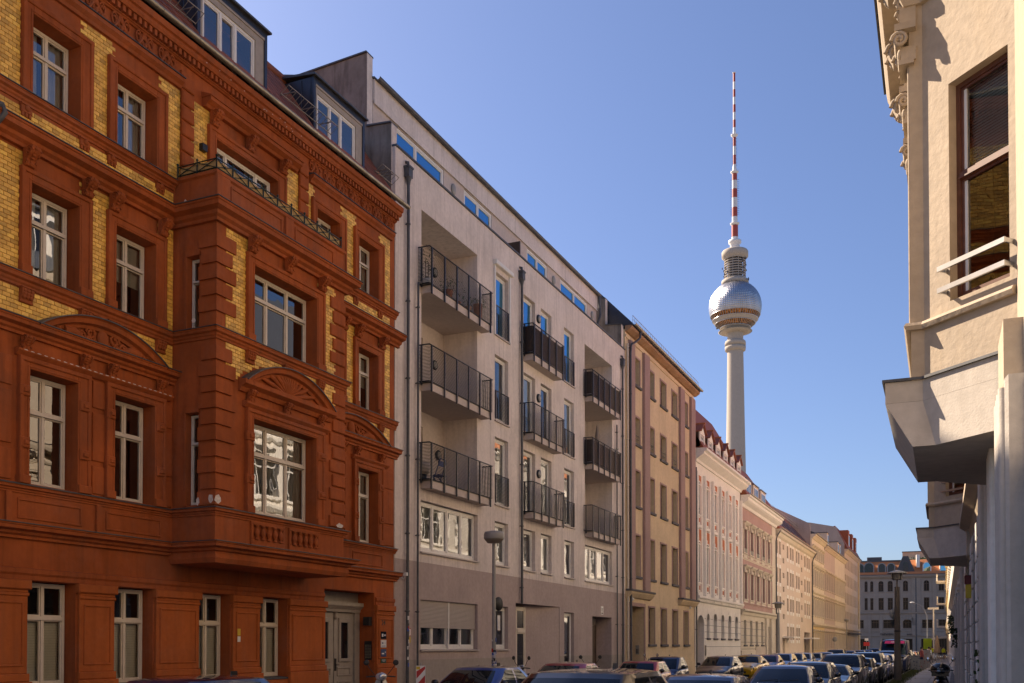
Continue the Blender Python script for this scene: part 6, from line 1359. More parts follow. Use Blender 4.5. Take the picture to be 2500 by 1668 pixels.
rung.tube([(0,0,zy(100)),(0,0,zy(85))], .1, 4); TV.part('antenna_rungs', rung, 'sill_grey'); TV.part('mast_tip', MB().lathe([(.75,zy(100)),(1.1,zy(97)),(1.1,zy(95)),(.3,zy(90))], n=10), 'tower_white')
# ================================================================== ground
structure('ground', MB().box(-3500, 3500, -3500, 3500, -.6, -.03), 'city_ground')
structure('road', MB().box(-11.95, -3.25, -30, 186, -.3, 0.0), 'asphalt')
structure('cross_street', MB().box(-120, 90, 186.4, 219, -.3, -.001), 'asphalt')
lp = MB().box(-15.49, -12.12, -30, 186, -.3, .125); structure('pavement', lp, 'pavement')
rpv = MB().flat([(-3.07,-30),(12,-30),(12,186),(-3.07,186)], -.3, .118); rpo = structure('pavement', rpv, 'cobble_strip')
structure('pavement', MB().box(-60, 40, 219.2, 226, -.3, .12), 'pavement')
kb = MB(); y = -30
while y < 186:
    kb.bbox(-12.12, -11.95, y, y+.99, -.3, .13, .015); kb.box(-3.24, -3.08, y, y+.99, -.3, .13); y += 1.0
structure('kerb', kb, 'kerb_stone')
sm = MB().bbox(0, 1.0, 0, 1.24, 0, .02, .006)
sl = {}
for i in range(110):
    y = 20+1.26*i; xo = -2.35
    for j in range(2):
        b = MB().add([(0,0,0),(1.0,0,0),(1.0,1.24,0),(0,1.24,0),(.012,.012,.012),(.988,.012,.012),(.988,1.228,.012),(.012,1.228,.012)], [(4,5,6,7),(0,1,5,4),(1,2,6,5),(2,3,7,6),(3,0,4,7)])
        if 'm' not in sl: sl['m'] = b.mesh('paving_slab', 'slab')
        link('paving_slab', sl['m'], rpo, (xo+1.015*j-.006*y*0, y, .122))
gr = MB(); rn = random.Random(12)
for i in range(9000):
    y = rn.uniform(46, 105); x = -3.05+abs(rn.gauss(0, .26)); h = rn.uniform(.04, .16); a = rn.uniform(0, 6.28); dx, dy = math.cos(a)*.02, math.sin(a)*.02
    gr.add([(x-dx,y-dy,.12),(x+dx,y+dy,.12),(x+rn.uniform(-.05,.05),y+rn.uniform(-.05,.05),.12+h)], [(0,1,2)])
o = structure('grass_verge', gr, 'grass', 'stuff', 'thin grass strip along the right kerb'); o['category'] = 'grass'
# ================================================================== vehicles
def paint(name, c, metal=0.3, rough=0.28):
    m, n, l, out = newmat(name); b = n.new('ShaderNodeBsdfPrincipled'); b.inputs['Base Color'].default_value = rgb(c)
    d = ramp(n, l, noise(n, l, 2.5, 6), [(0.35, (0.88,)*3), (0.7, (1.06,)*3)])
    l.new(mixc(n, l, 1.0, c, d, 'MULTIPLY'), b.inputs['Base Color'])
    b.inputs['Metallic'].default_value = metal; b.inputs['Roughness'].default_value = rough
    b.inputs['Coat Weight'].default_value = 1.0; b.inputs['Coat Roughness'].default_value = 0.03
    l.new(b.outputs[0], out.inputs['Surface'])
for nm, c in (('paint_black', (.012,.012,.014)), ('paint_navy', (.012,.025,.085)), ('paint_blue', (.015,.04,.22)), ('paint_red', (.33,.02,.025)), ('paint_wine', (.13,.012,.02)), ('paint_grey', (.10,.105,.11)),
              ('paint_silver', (.36,.37,.39)), ('paint_yellow', (.62,.36,.015)), ('paint_white', (.62,.62,.6)), ('paint_anthracite', (.035,.036,.04)), ('paint_lightblue', (.16,.22,.34))): paint(nm, c)
m, n, l, out = newmat('car_glass'); b = n.new('ShaderNodeBsdfPrincipled'); b.inputs['Base Color'].default_value = (.008,.011,.014,1); b.inputs['Roughness'].default_value = .02
b.inputs['IOR'].default_value = 1.4; b.inputs['Specular Tint'].default_value = (.45,.75,1,1); l.new(b.outputs[0], out.inputs['Surface'])
plain('tyre', (.018,.018,.018), .8); plain('rim', (.38,.38,.39), .3, .9); plain('rubber', (.02,.02,.02), .6); plain('chrome', (.7,.7,.7), .12, 1.0)
m, n, l, out = newmat('headlight_glass'); b = n.new('ShaderNodeBsdfPrincipled'); b.inputs['Base Color'].default_value = (.55,.57,.6,1); b.inputs['Metallic'].default_value = .6; b.inputs['Roughness'].default_value = .15; b.inputs['Coat Weight'].default_value = 1; l.new(b.outputs[0], out.inputs['Surface'])
plain('seat_cloth', (.03,.03,.035), .9); plain('plate_white', (.7,.7,.68), .4)
def lerp(a, b, t): return a + (b-a)*t
def interp(tab, y):
    if y <= tab[0][0]: return tab[0][1]
    for (a, u), (b, v) in zip(tab, tab[1:]):
        if y <= b:
            t = (y-a)/(b-a); t = t*t*(3-2*t); return lerp(u, v, t)
    return tab[-1][1]
CK = {}
def car_kind(k, L, W, H, nose, hood, belt, ws0, rf0, rf1, rw1, tail, deck, wr=.76, wheel=.31, round_=False, crown=.05, fw=None, van=False, hl='slant'):
    """front points to -y; returns a list of (name, mesh, parent name, loc)"""
    h = L/2; hw = W/2; fw = fw or (-h+.82); rw = h-.78; P = []
    top = [(-h, nose-.12), (-h+.06, nose), (-h+.28, nose+.07), (ws0, hood), (ws0+.35, belt), (rw1-.35, belt+.04), (rw1, deck), (h-.1, deck-.03), (h, tail)]
    wid = [(-h, .80), (-h+.12, .89), (-h+.5, .97), (-.3, 1.0), (.8, .995), (h-.5, .955), (h-.1, .87), (h, .80)]
    ys = sorted({round(-h + L*i/54, 4) for i in range(55)} | {fw-wheel-.05, fw+wheel+.05, rw-wheel-.05, rw+wheel+.05, -h+.06, h-.06})
    def zb(y):
        z = .20 if abs(y) < h-.4 else lerp(.20, .30, (abs(y)-(h-.4))/.4)
        for c in (fw, rw):
            q = wheel+.055
            if abs(y-c) < q: z = max(z, wheel + math.sqrt(max(0, q*q-(y-c)**2)))
        return z
    def sec(y):
        w = hw*interp(wid, y); t = interp(top, y); z0 = min(zb(y), t-.08); sh = t-.10
        ends = max(0, (abs(y)-(h-.10))/.10); ins = .10*ends
        pts = [(w-.10-ins, z0, 0), (w-.015-ins, min(z0+.03, sh), 0), (w-ins*.4, max(z0+.05, lerp(z0, sh, .35)), 0), (w+.012-ins*.3, max(z0+.06, lerp(z0, sh, .62)), 0), (w-.012-ins*.3, max(z0+.07, sh), 0), (w-.05-ins*.3, t-.035, 0), (w-.13-ins*.3, t-.008, 0), (w*.6, t+crown*.35, 0), (0, t+crown*.5, 0)]
        return [(p[0], y, p[1]) for p in pts]
    b = MB(); S = [sec(y) for y in ys]; n = 9
    for s in (1, -1):
        vs = [(p[0]*s, p[1], p[2]) for q in S for p in q]
        b.add(vs, [(i*n+j, i*n+j+1, (i+1)*n+j+1, (i+1)*n+j) for i in range(len(ys)-1) for j in range(n-1)], smooth=True)
        for e in (0, len(ys)-1): b.add([vs[e*n+j] for j in range(n)] + [(0, ys[e], S[e][0][2])], [tuple(range(n+1))], smooth=False)
    b.box(-hw+.16, hw-.16, -h+.12, h-.12, .18, .34)
    # greenhouse
    wb = hw*.955; wt = hw*wr; zb_ = belt-.015; zt = H-crown
    ym = (rf0+rf1)/2 - .05
    def ring_pts(x, f, r, rnd):
        seq = []
        def seg(a, c, m_, tag):
            for i in range(m_): t = i/m_; seq.append(((lerp(a[0],c[0],t), lerp(a[1],c[1],t)), tag))
        A = (0, f-.06*rnd); B = (x-.12, f+.05*rnd); C = (x-.035, f+.13+.05*rnd); D = (x, f+.26*rnd+.1); E = (x, ym-.04); F_ = (x, ym+.04); Gq = (x, r-.34*rnd-.16); Hq = (x-.05, r-.14*rnd-.04); I = (x-.15, r-.03); J = (0, r+.04)
        seg(A, B, 7, 'windshield'); seg(B, C, 2, 'pillar'); seg(C, D, 1, 'pillar'); seg(D, E, 6, 'side_front'); seg(E, F_, 1, 'pillar'); seg(F_, Gq, 6, 'side_rear'); seg(Gq, Hq, 3, 'pillar'); seg(Hq, I, 2, 'pillar'); seg(I, J, 6, 'rear'); seq.append((J, 'rear')); return seq
    lo = ring_pts(wb, ws0, rw1, 1.0); hi = ring_pts(wt, rf0, rf1, .75); m_ = len(lo)
    lev = [0, .05, .3, .6, .88, 1.0]
    def rz(i): return zt + crown*.55*(1-(min(1, abs(hi[i][0][0])/wt))**2) - .02*(abs(hi[i][0][1]-(rf0+rf1)/2)/((rf1-rf0)/2))**4
    def gp(i, t):
        (x0, y0), _ = lo[i]; (x1, y1), _ = hi[i]; bul = math.sin(t*math.pi)*.028
        zz = lerp(zb_ + (0 if abs(x0) > .1*wb else .0), zt, t) ; 
        hood_z = interp(top, y0); base = min(zb_, hood_z-.02) if i < 8 or i > m_-8 else zb_
        return (lerp(x0, x1, t**.92)+(bul if x0 > .2 else 0), lerp(y0, y1, t) - (bul*1.2 if i < 7 else (-bul*1.2 if i > m_-8 else 0)), lerp(base, rz(i), t))
    groups = {}
    for s in (1, -1):
        for i in range(m_-1):
            tag = lo[i][1]
            for j in range(len(lev)-1):
                q = [gp(i, lev[j]), gp(i+1, lev[j]), gp(i+1, lev[j+1]), gp(i, lev[j+1])]; q = [(p[0]*s, p[1], p[2]) for p in q]
                g = 'body' if tag == 'pillar' or j in (0, len(lev)-2) else tag
                if van and tag in ('side_rear', 'rear'): g = 'body'
                if g.startswith('side'): g += '_l' if s < 0 else '_r'
                groups.setdefault(g, MB()).add(q, [(0,1,2,3)], smooth=True)
    pillars = groups.pop('body')
    rfm = MB()
    for s in (1, -1):
        loops = [[(hi[i][0][0]*s*k, lerp((rf0+rf1)/2, hi[i][0][1], k2), lerp(zt+crown, rz(i), k**2.2)) for i in range(m_)] for k, k2 in ((1,1),(.985,.99),(.94,.965),(.84,.9),(.6,.75),(.3,.5),(0,.25))]
        for a, c in zip(loops, loops[1:]): rfm.add(a + c, [(i, i+1, m_+i+1, m_+i) for i in range(m_-1)], smooth=True)
    def merged(mb, name, mat):
        me = mb.mesh(name, mat); bm = bmesh.new(); bm.from_mesh(me); bmesh.ops.remove_doubles(bm, verts=bm.verts, dist=.0008); bmesh.ops.recalc_face_normals(bm, faces=bm.faces); bm.to_mesh(me); bm.free(); return me
    P.append(('body', merged(b, 'body', 'paint_black'), None, 'P')); P.append(('pillars', merged(pillars, 'pillars', 'paint_black'), None, 'Q')); P.append(('roof', merged(rfm, 'roof', 'paint_black'), None, 'R'))
    nmz = {'windshield': 'windshield', 'rear': 'rear_window'}
    for g, mb in groups.items(): P.append((nmz.get(g, 'side_window'), merged(mb, 'window', 'car_glass'), None, None))
    # seams, trim, lights
    sm = MB()
    for y in (ws0+.32, ym, rf1-.05):
        for s in (1, -1):
            q = sec(y); pts = [((p[0]+.003)*s, p[1], p[2]) for p in q[1:7]]; sm.tube(pts, .006, 4)
    for s in (1, -1): sm.tube([((interp(wid, y)*hw-.10)*s, y, interp(top, y)+.004) for y in [lerp(-h+.35, ws0, i/6) for i in range(7)]], .006, 4)
    P.append(('door_seams', sm.mesh('door_seams', 'rubber'), None, None))
    for s in (1, -1):
        for y in (ym-.2, rf1-.25): P.append(('door_handle', MB().box(min(s*(hw-.01), s*(hw+.025)), max(s*(hw-.01), s*(hw+.025)), y-.09, y+.09, belt-.16, belt-.125).mesh('door_handle', 'rubber'), None, 'P'))
        mr = MB(); mx = wb+.12; my = ws0+.42; mr.ball((s*mx, my, belt+.07), .085, 1.25, .75, .85, 10, 7).tube([(s*(wb-.02), my+.03, belt+.0), (s*mx, my+.02, belt+.02)], .025, 6); P.append(('mirror', mr.mesh('mirror', 'paint_black'), None, 'M'))
        w_ = hw*.84
        if hl == 'round':
            P.append(('headlight', MB().ball((s*(hw-.24), -h+.18, nose-.03), .135, 1, .75, 1.05, 16, 10).mesh('headlight', 'headlight_glass'), None, None)); P.append(('headlight_ring', MB().lathe([(.13,0),(.15,.01),(.15,.05),(.13,.06)], n=20).xf(Matrix.Translation((s*(hw-.24), -h+.12, nose-.03)) @ Matrix.Rotation(R(90), 4, 'X')).mesh('headlight_ring', 'chrome'), None, None))
        else:
            q = [(-h+.03, .50, 0), (-h+.055, .62, .012), (-h+.13, .76, .02), (-h+.30, .87, .03), (-h+.46, .915, .035)]
            hm = MB(); vs = []
            for i, (y, xf_, dz) in enumerate(q):
                zt_ = interp(top, y)-.03+dz*.3; hgt = (.10, .15, .17, .15, .03)[i]; x = hw*xf_
                wmax = hw*interp(wid, y); x = min(x, wmax+.006)
                vs += [(s*x, y-.022 if i < 3 else y, zt_-hgt-.02), (s*(x+.004), y-.03 if i < 3 else y, zt_-hgt*.5-.02), (s*x*.995, y-.015 if i < 3 else y, zt_-.02)]
            hm.add(vs, [(i*3+j, i*3+j+1, (i+1)*3+j+1, (i+1)*3+j) for i in range(4) for j in range(2)], smooth=True); P.append(('headlight', hm.mesh('headlight', 'headlight_glass'), None, None))
        P.append(('taillight', MB().ball((s*(hw-.24), h-.05, deck-.14 if not van else 1.0), .12, .9, .6, 1.3 if not van else 2.5, 10, 7).mesh('taillight', 'paint_red'), None, None))
        for y in (fw, rw):
            ty = MB().lathe([(wheel-.1,-.1),(wheel-.02,-.105),(wheel,-.07),(wheel,.07),(wheel-.02,.105),(wheel-.1,.1)], n=28); ty.xf(Matrix.Rotation(R(90), 4, 'Y'))
            rm = MB().lathe([(wheel-.1,.0),(wheel-.1,.085),(wheel-.12,.09),(wheel-.125,.04),(.08,.03),(.06,.07),(0,.07)], n=24)
            for i in range(5):
                a = 2*math.pi*i/5; rm.add([(math.cos(a+d)*r_, math.sin(a+d)*r_, z) for r_, d, z in ((.07,-.35,.075),(.07,.35,.075),(wheel-.11,.14,.08),(wheel-.11,-.14,.08))], [(0,1,2,3)])
            rm.xf(Matrix.Rotation(R(90)*s, 4, 'Y'))
            xx = s*(hw-.115)
            CKEY = (k, wheel)
            P.append(('wheel', ty.mesh('tyre', 'tyre'), None, None, (xx, y, wheel))); P.append(('rim', rm.mesh('rim', 'rim'), 'wheel', None, (0,0,0)))
            P.append(('wheel_arch', MB().lathe([(.02,-.02),(wheel+.05,-.02),(wheel+.05,.0),(.02,.0)], n=20).xf(Matrix.Rotation(R(90), 4, 'Y')).mesh('wheel_arch', 'rubber'), None, None, (s*(hw-.26), y, wheel)))
    ft = interp(top, -h+.06)
    P.append(('grille', MB().box(-hw*.42, hw*.42, -h-.012, -h+.05, ft-.30, ft-.19).box(-hw*.62, hw*.62, -h-.008, -h+.05, .26, .38).mesh('grille', 'rubber'), None, None))
    P.append(('number_plate', MB().box(-.26, .26, -h-.03, -h-.012, .42, .53).mesh('number_plate', 'plate_white'), None, None))
    P.append(('badge', MB().lathe([(0,0),(.05,0),(.05,.012),(0,.016)], n=14).xf(Matrix.Translation((0,-h-.012,ft-.14)) @ Matrix.Rotation(R(90), 4, 'X')).mesh('badge', 'chrome'), None, None))
    wp = MB()
    for s0 in (-.55, .05): wp.tube([(s0*hw, ws0-.06, interp(top, ws0-.05)+.06), (s0*hw+.5*hw, ws0+.10, interp(top, ws0)+.10)], .012, 4)
    P.append(('wiper', wp.mesh('wiper', 'rubber'), None, None))
    P.append(('antenna', MB().prof([(-.012,0),(.012,0),(.004,.07),(-.004,.07)], -.09, .07).mesh('antenna', 'rubber'), None, 'M', (0, rf1-.12, H-.012)))
    CK[k] = P
#        L     W     H    nose hood  belt   ws0   rf0   rf1   rw1  tail deck
car_kind('hatch', 4.05, 1.74, 1.46, .70, .95, .98, -.98, -.18, 1.25, 1.88, .62, .98)
car_kind('mini', 3.75, 1.70, 1.41, .72, .95, .97, -.78, -.25, 1.30, 1.72, .6, .97, wr=.80, hl='round')
car_kind('smart', 2.70, 1.62, 1.53, .78, 1.0, 1.03, -.80, -.15, .88, 1.22, .65, 1.0, wr=.80, fw=-.92)
car_kind('sedan', 4.55, 1.82, 1.43, .70, .95, .97, -.95, -.12, 1.05, 1.72, .72, 1.02)
car_kind('wagon', 4.6, 1.82, 1.48, .70, .96, .99, -1.05, -.2, 1.7, 2.18, .7, 1.0)
car_kind('suv', 4.45, 1.86, 1.64, .88, 1.10, 1.12, -1.0, -.28, 1.55, 2.08, .8, 1.12, wr=.79, wheel=.36)
car_kind('bug', 4.25, 1.80, 1.48, .76, 1.0, 1.0, -.72, -.05, .85, 1.75, .58, .92, wr=.70, wheel=.33, crown=.09, hl='round')
car_kind('coupe', 4.2, 1.80, 1.28, .66, .88, .90, -.75, -.02, .75, 1.72, .66, .92, wr=.70)
car_kind('van', 5.6, 2.0, 2.48, 1.05, 1.28, 1.32, -2.15, -1.55, 2.6, 2.74, .9, 1.35, wr=.90, wheel=.35, fw=-1.85, van=True, crown=.08)
def car(kind, label, x, y, body, roof=None, rz=0.0, name='parked_car', cat='car', group='cars parked along the street', pillars=None):
    r = link(name, None, None, (x, y, 0), (0, 0, R(rz))); r['label'] = label; r['category'] = cat; r['group'] = group; last = None
    for q in CK[kind]:
        nm, me, par, tint = q[:4]; loc = q[4] if len(q) > 4 else (0,0,0)
        o = link(nm, me, last if par else r, loc)
        if nm == 'wheel': last = o
        mt = {'P': body, 'Q': pillars or body, 'R': roof or body, 'M': 'paint_black'}.get(tint)
        if mt: o.material_slots[0].link = 'OBJECT'; o.material_slots[0].material = MATS[mt]
    return r
XL, XR = -10.9, -4.35
car('wagon', 'dark blue estate car in front of the terracotta house', XL, 11.6, 'paint_navy', rz=.6)
car('hatch', 'blue hatchback with black roof below the grey house', XL, 22.4, 'paint_blue', 'paint_black', rz=-.8)
car('hatch', 'red hatchback before the grey house entrance', XL-.1, 28.6, 'paint_red', rz=.5)
car('mini', 'small red car with upright windscreen before the dark gate', XL, 36.3, 'paint_red', rz=.4)
car('smart', 'tiny black and blue two seater before the ochre house', XL-.15, 40.3, 'paint_navy', 'paint_black')
car('hatch', 'dark grey hatchback before the white house', -11.0, 50.6, 'paint_anthracite', rz=-2.0)
car('bug', 'rounded yellow car before the pink house', -10.85, 57.4, 'paint_yellow', 'paint_black', rz=-3)
car('sedan', 'wine red saloon behind the yellow car', XL, 63.6, 'paint_wine')
car('wagon', 'light blue estate behind the wine red saloon', XL, 69.2, 'paint_lightblue')
car('hatch', 'black hatchback behind the light blue estate', XL, 74.6, 'paint_black')
car('hatch', 'silver hatchback, second behind the light blue estate', XL-.1, 80.2, 'paint_silver')
car('mini', 'dark grey small car right behind the silver hatchback', XL, 85.6, 'paint_grey')
car('sedan', 'silver blue saloon before the peach block', XL+.2, 91.5, 'paint_lightblue')
for i, (k, c, lb) in enumerate((('suv', 'paint_black', 'black high car at the left kerb behind the silver blue saloon'), ('hatch', 'paint_navy', 'navy hatchback at the left kerb before the cream house'), ('wagon', 'paint_grey', 'grey estate at the left kerb before the lilac house'), ('hatch', 'paint_blue', 'blue hatchback at the left kerb before the sand house'), ('suv', 'paint_navy', 'navy high car at the left kerb before the corner house'), ('sedan', 'paint_black', 'black saloon last at the left kerb'))): car(k, lb, XL, 103+12.5*i, c)
car('suv', 'black high car with glossy roof nearest on the right', XR-.25, 12.6, 'paint_black')
car('sedan', 'dark saloon, second from the front on the right', XR, 18.3, 'paint_navy', 'paint_anthracite')
car('sedan', 'dark blue saloon with wide windscreen in mid street', XR, 28.2, 'paint_navy')
car('hatch', 'black hatchback half hidden behind the dark blue saloon', XR, 33.2, 'paint_black')
car('coupe', 'low black coupe before the tall dark car', XR, 39.0, 'paint_black')
car('suv', 'tall anthracite car with big grille on the right', XR, 43.6, 'paint_anthracite')
car('mini', 'small black car with round lamps behind the tall one', XR, 50.6, 'paint_black', 'paint_silver')
car('suv', 'black high car ahead of the lamp post', XR, 56.0, 'paint_black')
car('hatch', 'bright blue hatchback beside the concrete lamp post', XR, 62.0, 'paint_blue')
car('wagon', 'silver estate behind the bright blue hatchback', XR, 67.4, 'paint_silver')
car('suv', 'navy high car just ahead of the van', XR, 73.2, 'paint_navy')
v = car('van', 'dark blue delivery van with pink windscreen banner', XR+.1, 80.6, 'paint_navy', name='delivery_van', cat='van', group=None or 'vans')
plain('banner_pink', (.55,.02,.14), .5)
bn = MB().add([(-.62,-2.02,2.13),(.78,-2.02,2.13),(.76,-1.80,2.33),(-.55,-1.80,2.33)], [(0,1,2,3)]); o = link('windscreen_banner', bn.mesh('windscreen_banner', 'banner_pink'), v, (0,-.10,.012))
me = text_mesh('ARNO', .21, 'plate_white', .002); me.transform(Matrix.Rotation(R(-90), 4, 'Z')); me.transform(Matrix.Shear('XZ', 4, (0.25, 0))if False else Matrix.Identity(4)); o = link('banner_lettering', me, v, (.12,-2.03,2.24), (R(-42),0,0))
for i, (k, c, lb) in enumerate((('hatch', 'paint_blue', 'blue hatchback right behind the van'), ('suv', 'paint_black', 'black high car second behind the van'), ('wagon', 'paint_silver', 'silver estate third behind the van'), ('hatch', 'paint_red', 'red hatchback fourth behind the van'), ('sedan', 'paint_black', 'black saloon last at the right kerb'))): car(k, lb, XR, 87.5+6.2*i, c)
# ---- two-wheelers
def scooter(label, M, mat, topcase=False, name='motor_scooter'):
    t = Thing(name, label, 'scooter', M, (0,0,0), 'parked scooters')      # front points to -y
    t.part('body', MB().ball((0,.38,.62), .3, .72, 1.45, .78, 14, 9).ball((0,.72,.58), .24, .8, .7, 1.05, 12, 8).box(-.16, .16, -.25, .35, .26, .34).prof([(-.02,0),(.02,0),(.02,.02),(-.02,.02)], 0, .01), mat)
    t.part('leg_shield', MB().add([(-.2,-.36,.3),(.2,-.36,.3),(.24,-.42,.7),(.12,-.48,1.0),(-.12,-.48,1.0),(-.24,-.42,.7),(-.17,-.30,.32),(.17,-.30,.32),(.2,-.35,.7),(.1,-.41,1.0),(-.1,-.41,1.0),(-.2,-.35,.7)], [(0,1,2,5),(5,2,3,4),(6,11,8,7),(11,10,9,8),(0,5,11,6),(5,4,10,11),(4,3,9,10),(3,2,8,9),(2,1,7,8)], smooth=True), mat)
    t.part('seat', MB().ball((0,.30,.84), .2, .8, 1.9, .35, 12, 8), 'rubber')
    hd = t.part('handlebar_cover', MB().ball((0,-.50,1.08), .13, 1.1, .8, .75, 12, 8), mat)
    t.part('speedometer', MB().ball((0,-.45,1.15), .075, 1, .8, .5, 12, 6), 'chrome', parent=hd)
    t.part('headlight', MB().ball((0,-.60,1.08), .08, 1, .5, 1, 12, 7), 'headlight_glass', parent=hd)
    for s in (1, -1):
        t.part('grip', MB().tube([(s*.1,-.48,1.09),(s*.36,-.42,1.07)], .018, 8), 'rubber'); mr = t.part('mirror', MB().tube([(s*.16,-.47,1.12),(s*.28,-.50,1.28),(s*.33,-.48,1.36)], .009, 6).ball((s*.36,-.48,1.42), .075, .95, .35, .95, 14, 8), 'rubber')
        t.part('mirror_glass', MB().ball((s*.36,-.462,1.42), .066, .95, .25, .95, 14, 8), 'chrome', parent=mr)
    for y in (-.62, .62):
        w_ = t.part('wheel', MB().lathe([(.13,-.05),(.22,-.055),(.235,0),(.22,.055),(.13,.05)], n=24), 'tyre', loc=(0,y,.235), rot=(0,R(90),0)); t.part('rim', MB().lathe([(0,-.03),(.13,-.04),(.13,.04),(0,.03)], n=18), 'rim', parent=w_, loc=(0,y,.235))
    t.part('fork', MB().tube([(.07,-.62,.235),(.07,-.5,.6),(0,-.46,1.0)], .025, 6), 'rubber'); t.part('mudguard', MB().ball((0,-.6,.42), .2, .45, 1, .55, 12, 7), mat); t.part('stand', MB().tube([(-.12,.1,.28),(-.2,.15,.0)], .014, 6).tube([(.12,.1,.28),(.2,.15,.0)], .014, 6), 'rubber')
    if topcase:
        tc = t.part('top_case', MB().ball((0,.98,1.12), .27, 1.05, .8, .74, 18, 12).box(-.24,.24,.82,1.14,.93,1.05), 'black_gloss'); t.part('rack', MB().box(-.1,.1,.5,1.1,.90,.94), 'rubber'); t.part('trim', MB().lathe([(.272,0),(.276,.008),(.272,.016)], n=24).xf(Matrix.Diagonal((1,.82,1,1))), 'chrome', parent=tc, loc=(0,.98,1.08))
        tx = text_mesh('Vespa', .07, 'plate_white', .002); tx.transform(Matrix.Rotation(R(90), 4, 'Z')); t.part('lettering', tx, 'plate_white', parent=tc, loc=(0,1.19,1.16))
    return t
TR = Matrix.Translation; RZ = lambda a: Matrix.Rotation(R(a), 4, 'Z')
scooter('cream white scooter parked before the terracotta house door', TR((-13.2, 21.4, .125)) @ RZ(38), 'paint_white')
scooter('dark scooter parked at the kerb left of the small red car', TR((-12.6, 35.2, .125)) @ RZ(30), 'paint_black')
scooter('black scooter parked behind the red hatchback', TR((-13.4, 31.6, .125)) @ RZ(-20), 'paint_anthracite')
scooter('black scooter with rounded top case on the right pavement', TR((-.45, 33.5, .12)) @ RZ(180), 'paint_black', True)
scooter('dark motor scooter before the ochre house entrance', TR((-12.9, 43.6, .125)) @ RZ(160), 'paint_black')
def bicycle(label, M, mat='rubber'):
    t = Thing('bicycle', label, 'bicycle', M, (0,0,0), 'bicycles on the pavements')
    for y in (-.52, .52):
        w_ = t.part('wheel', MB().lathe([(.33,-.015),(.345,0),(.33,.015),(.315,0),(.33,-.015)], n=28), 'tyre', loc=(0,y,.345), rot=(0,R(90),0)); sp_ = MB()
        for i in range(10): a = math.pi*2*i/10; sp_.tube([(0,0,0),(.32*math.cos(a),.32*math.sin(a),0)], .003, 3)
        t.part('spokes', sp_, 'steel', parent=w_, loc=(0,y,.345))
    t.part('frame', MB().tube([(0,.52,.345),(0,.15,.88)], .016, 6).tube([(0,.52,.345),(0,.08,.3),(0,.2,.85),(0,-.38,.82),(0,.08,.3)], .018, 6).tube([(0,-.52,.345),(0,-.38,.82),(0,-.35,1.0)], .018, 6), mat)
    t.part('saddle', MB().ball((0,.22,.95), .1, .7, 1.3, .35), 'rubber'); t.part('handlebar', MB().tube([(-.28,-.25,1.02),(-.1,-.36,1.04),(.1,-.36,1.04),(.28,-.25,1.02)], .014, 6), 'steel')
bicycle('dark bicycle leaning by the white house cellar windows', TR((-14.9, 70.5, .125)) @ RZ(4)); bicycle('bicycle standing behind the tiny two seater', TR((-12.5, 44.9, .125)) @ RZ(60)); bicycle('bicycle leaning at the right house wall beyond the scooter', TR((.05, 42.0, .12)) @ RZ(2)); bicycle('bicycle by the graffitied boxes on the right kerb', TR((-2.4, 96.0, .12)) @ RZ(70))
cv = Thing('covered_motorcycle', 'motorcycle under a black cover behind the blue hatchback', 'motorcycle', TR((-13.0, 26.2, .125)) @ RZ(55), (0,0,0)); plain('cover_cloth', (.014,.014,.016), .75)
rn = random.Random(3); cb = MB(); prof_ = [(-1.05,.0),(-1.0,.55),(-.75,.95),(-.45,1.28),(-.2,1.22),(.2,1.0),(.7,1.0),(1.0,.85),(1.05,0)]
rows2 = []
for (y, z) in prof_:
    hwid = .34 if z > .3 else .42; rows2.append([(x*hwid*(1-.55*(abs(t)>.9 and z>.5)), y+rn.uniform(-.03,.03), max(0, z*(1-.85*max(0,abs(t)-.35)/.65)) if z > 0 else 0) for t, x in ((-1,-1),(-.75,-.95),(-.4,-.6),(0,0),(.4,.6),(.75,.95),(1,1))])
cb.add([p for r_ in rows2 for p in r_], [(i*7+j, i*7+j+1, (i+1)*7+j+1, (i+1)*7+j) for i in range(len(prof_)-1) for j in range(6)], smooth=True); cv.part('cover', cb, 'cover_cloth'); 
for y in (-.75, .72): cv.part('wheel', MB().lathe([(.2,-.05),(.3,-.06),(.3,.06),(.2,.05)], n=20), 'tyre', loc=(0,y,.3), rot=(0,R(90),0))
# ================================================================== street furniture
def mushroom_lamp(label, x, y, h=5.25, stick=False):
    t = Thing('street_lamp', label, 'street lamp', TR((x, y, .125)), (0,0,0), 'mushroom lamps on the left')
    t.part('pole', MB().tube([(0,0,0),(0,0,h-.3)], [.07,.05], 12), 'lamp_grey'); t.part('foot', MB().lathe([(.09,0),(.09,1.1),(.07,1.2),(.055,1.22)], n=14), 'lamp_grey')
    t.part('lens', MB().lathe([(.05,-.34),(.2,-.33),(.29,-.22)], (0,0,h), 28), 'lamp_lens'); t.part('hood', MB().lathe([(.29,-.22),(.30,-.2),(.30,-.06),(.27,0),(.12,.03),(0,.035)], (0,0,h), 28), 'lamp_grey')
    if stick:
        rn = random.Random(8); s = MB()
        for i in range(34):
            z = rn.uniform(.5, 2.0); a0 = rn.uniform(-2.6, .3); s.lathe([(.078 if z > 1.2 else .096, z), (.077 if z > 1.2 else .096, z+rn.uniform(.05,.13))], n=4, m=rn.choice([0,0,1,2,3,4]), a0=a0, a1=a0+rn.uniform(.6,1.5))
        t.part('stickers', s, ['plaque_white','plaque_print','black','sign_blue','sign_red'], kind='stuff')
        t.part('round_sign', MB().lathe([(0,0),(.21,0),(.21,.02),(0,.02)], n=24), 'rubber', loc=(.02,.27,3.1), rot=(0,R(90),R(-12))); t.part('plate_sign', MB().box(.08,.1,.06,.24,2.3,2.75), 'sign_white')
mushroom_lamp('slim grey lamp post with round flat head before the grey house', -12.65, 27.0, stick=True)
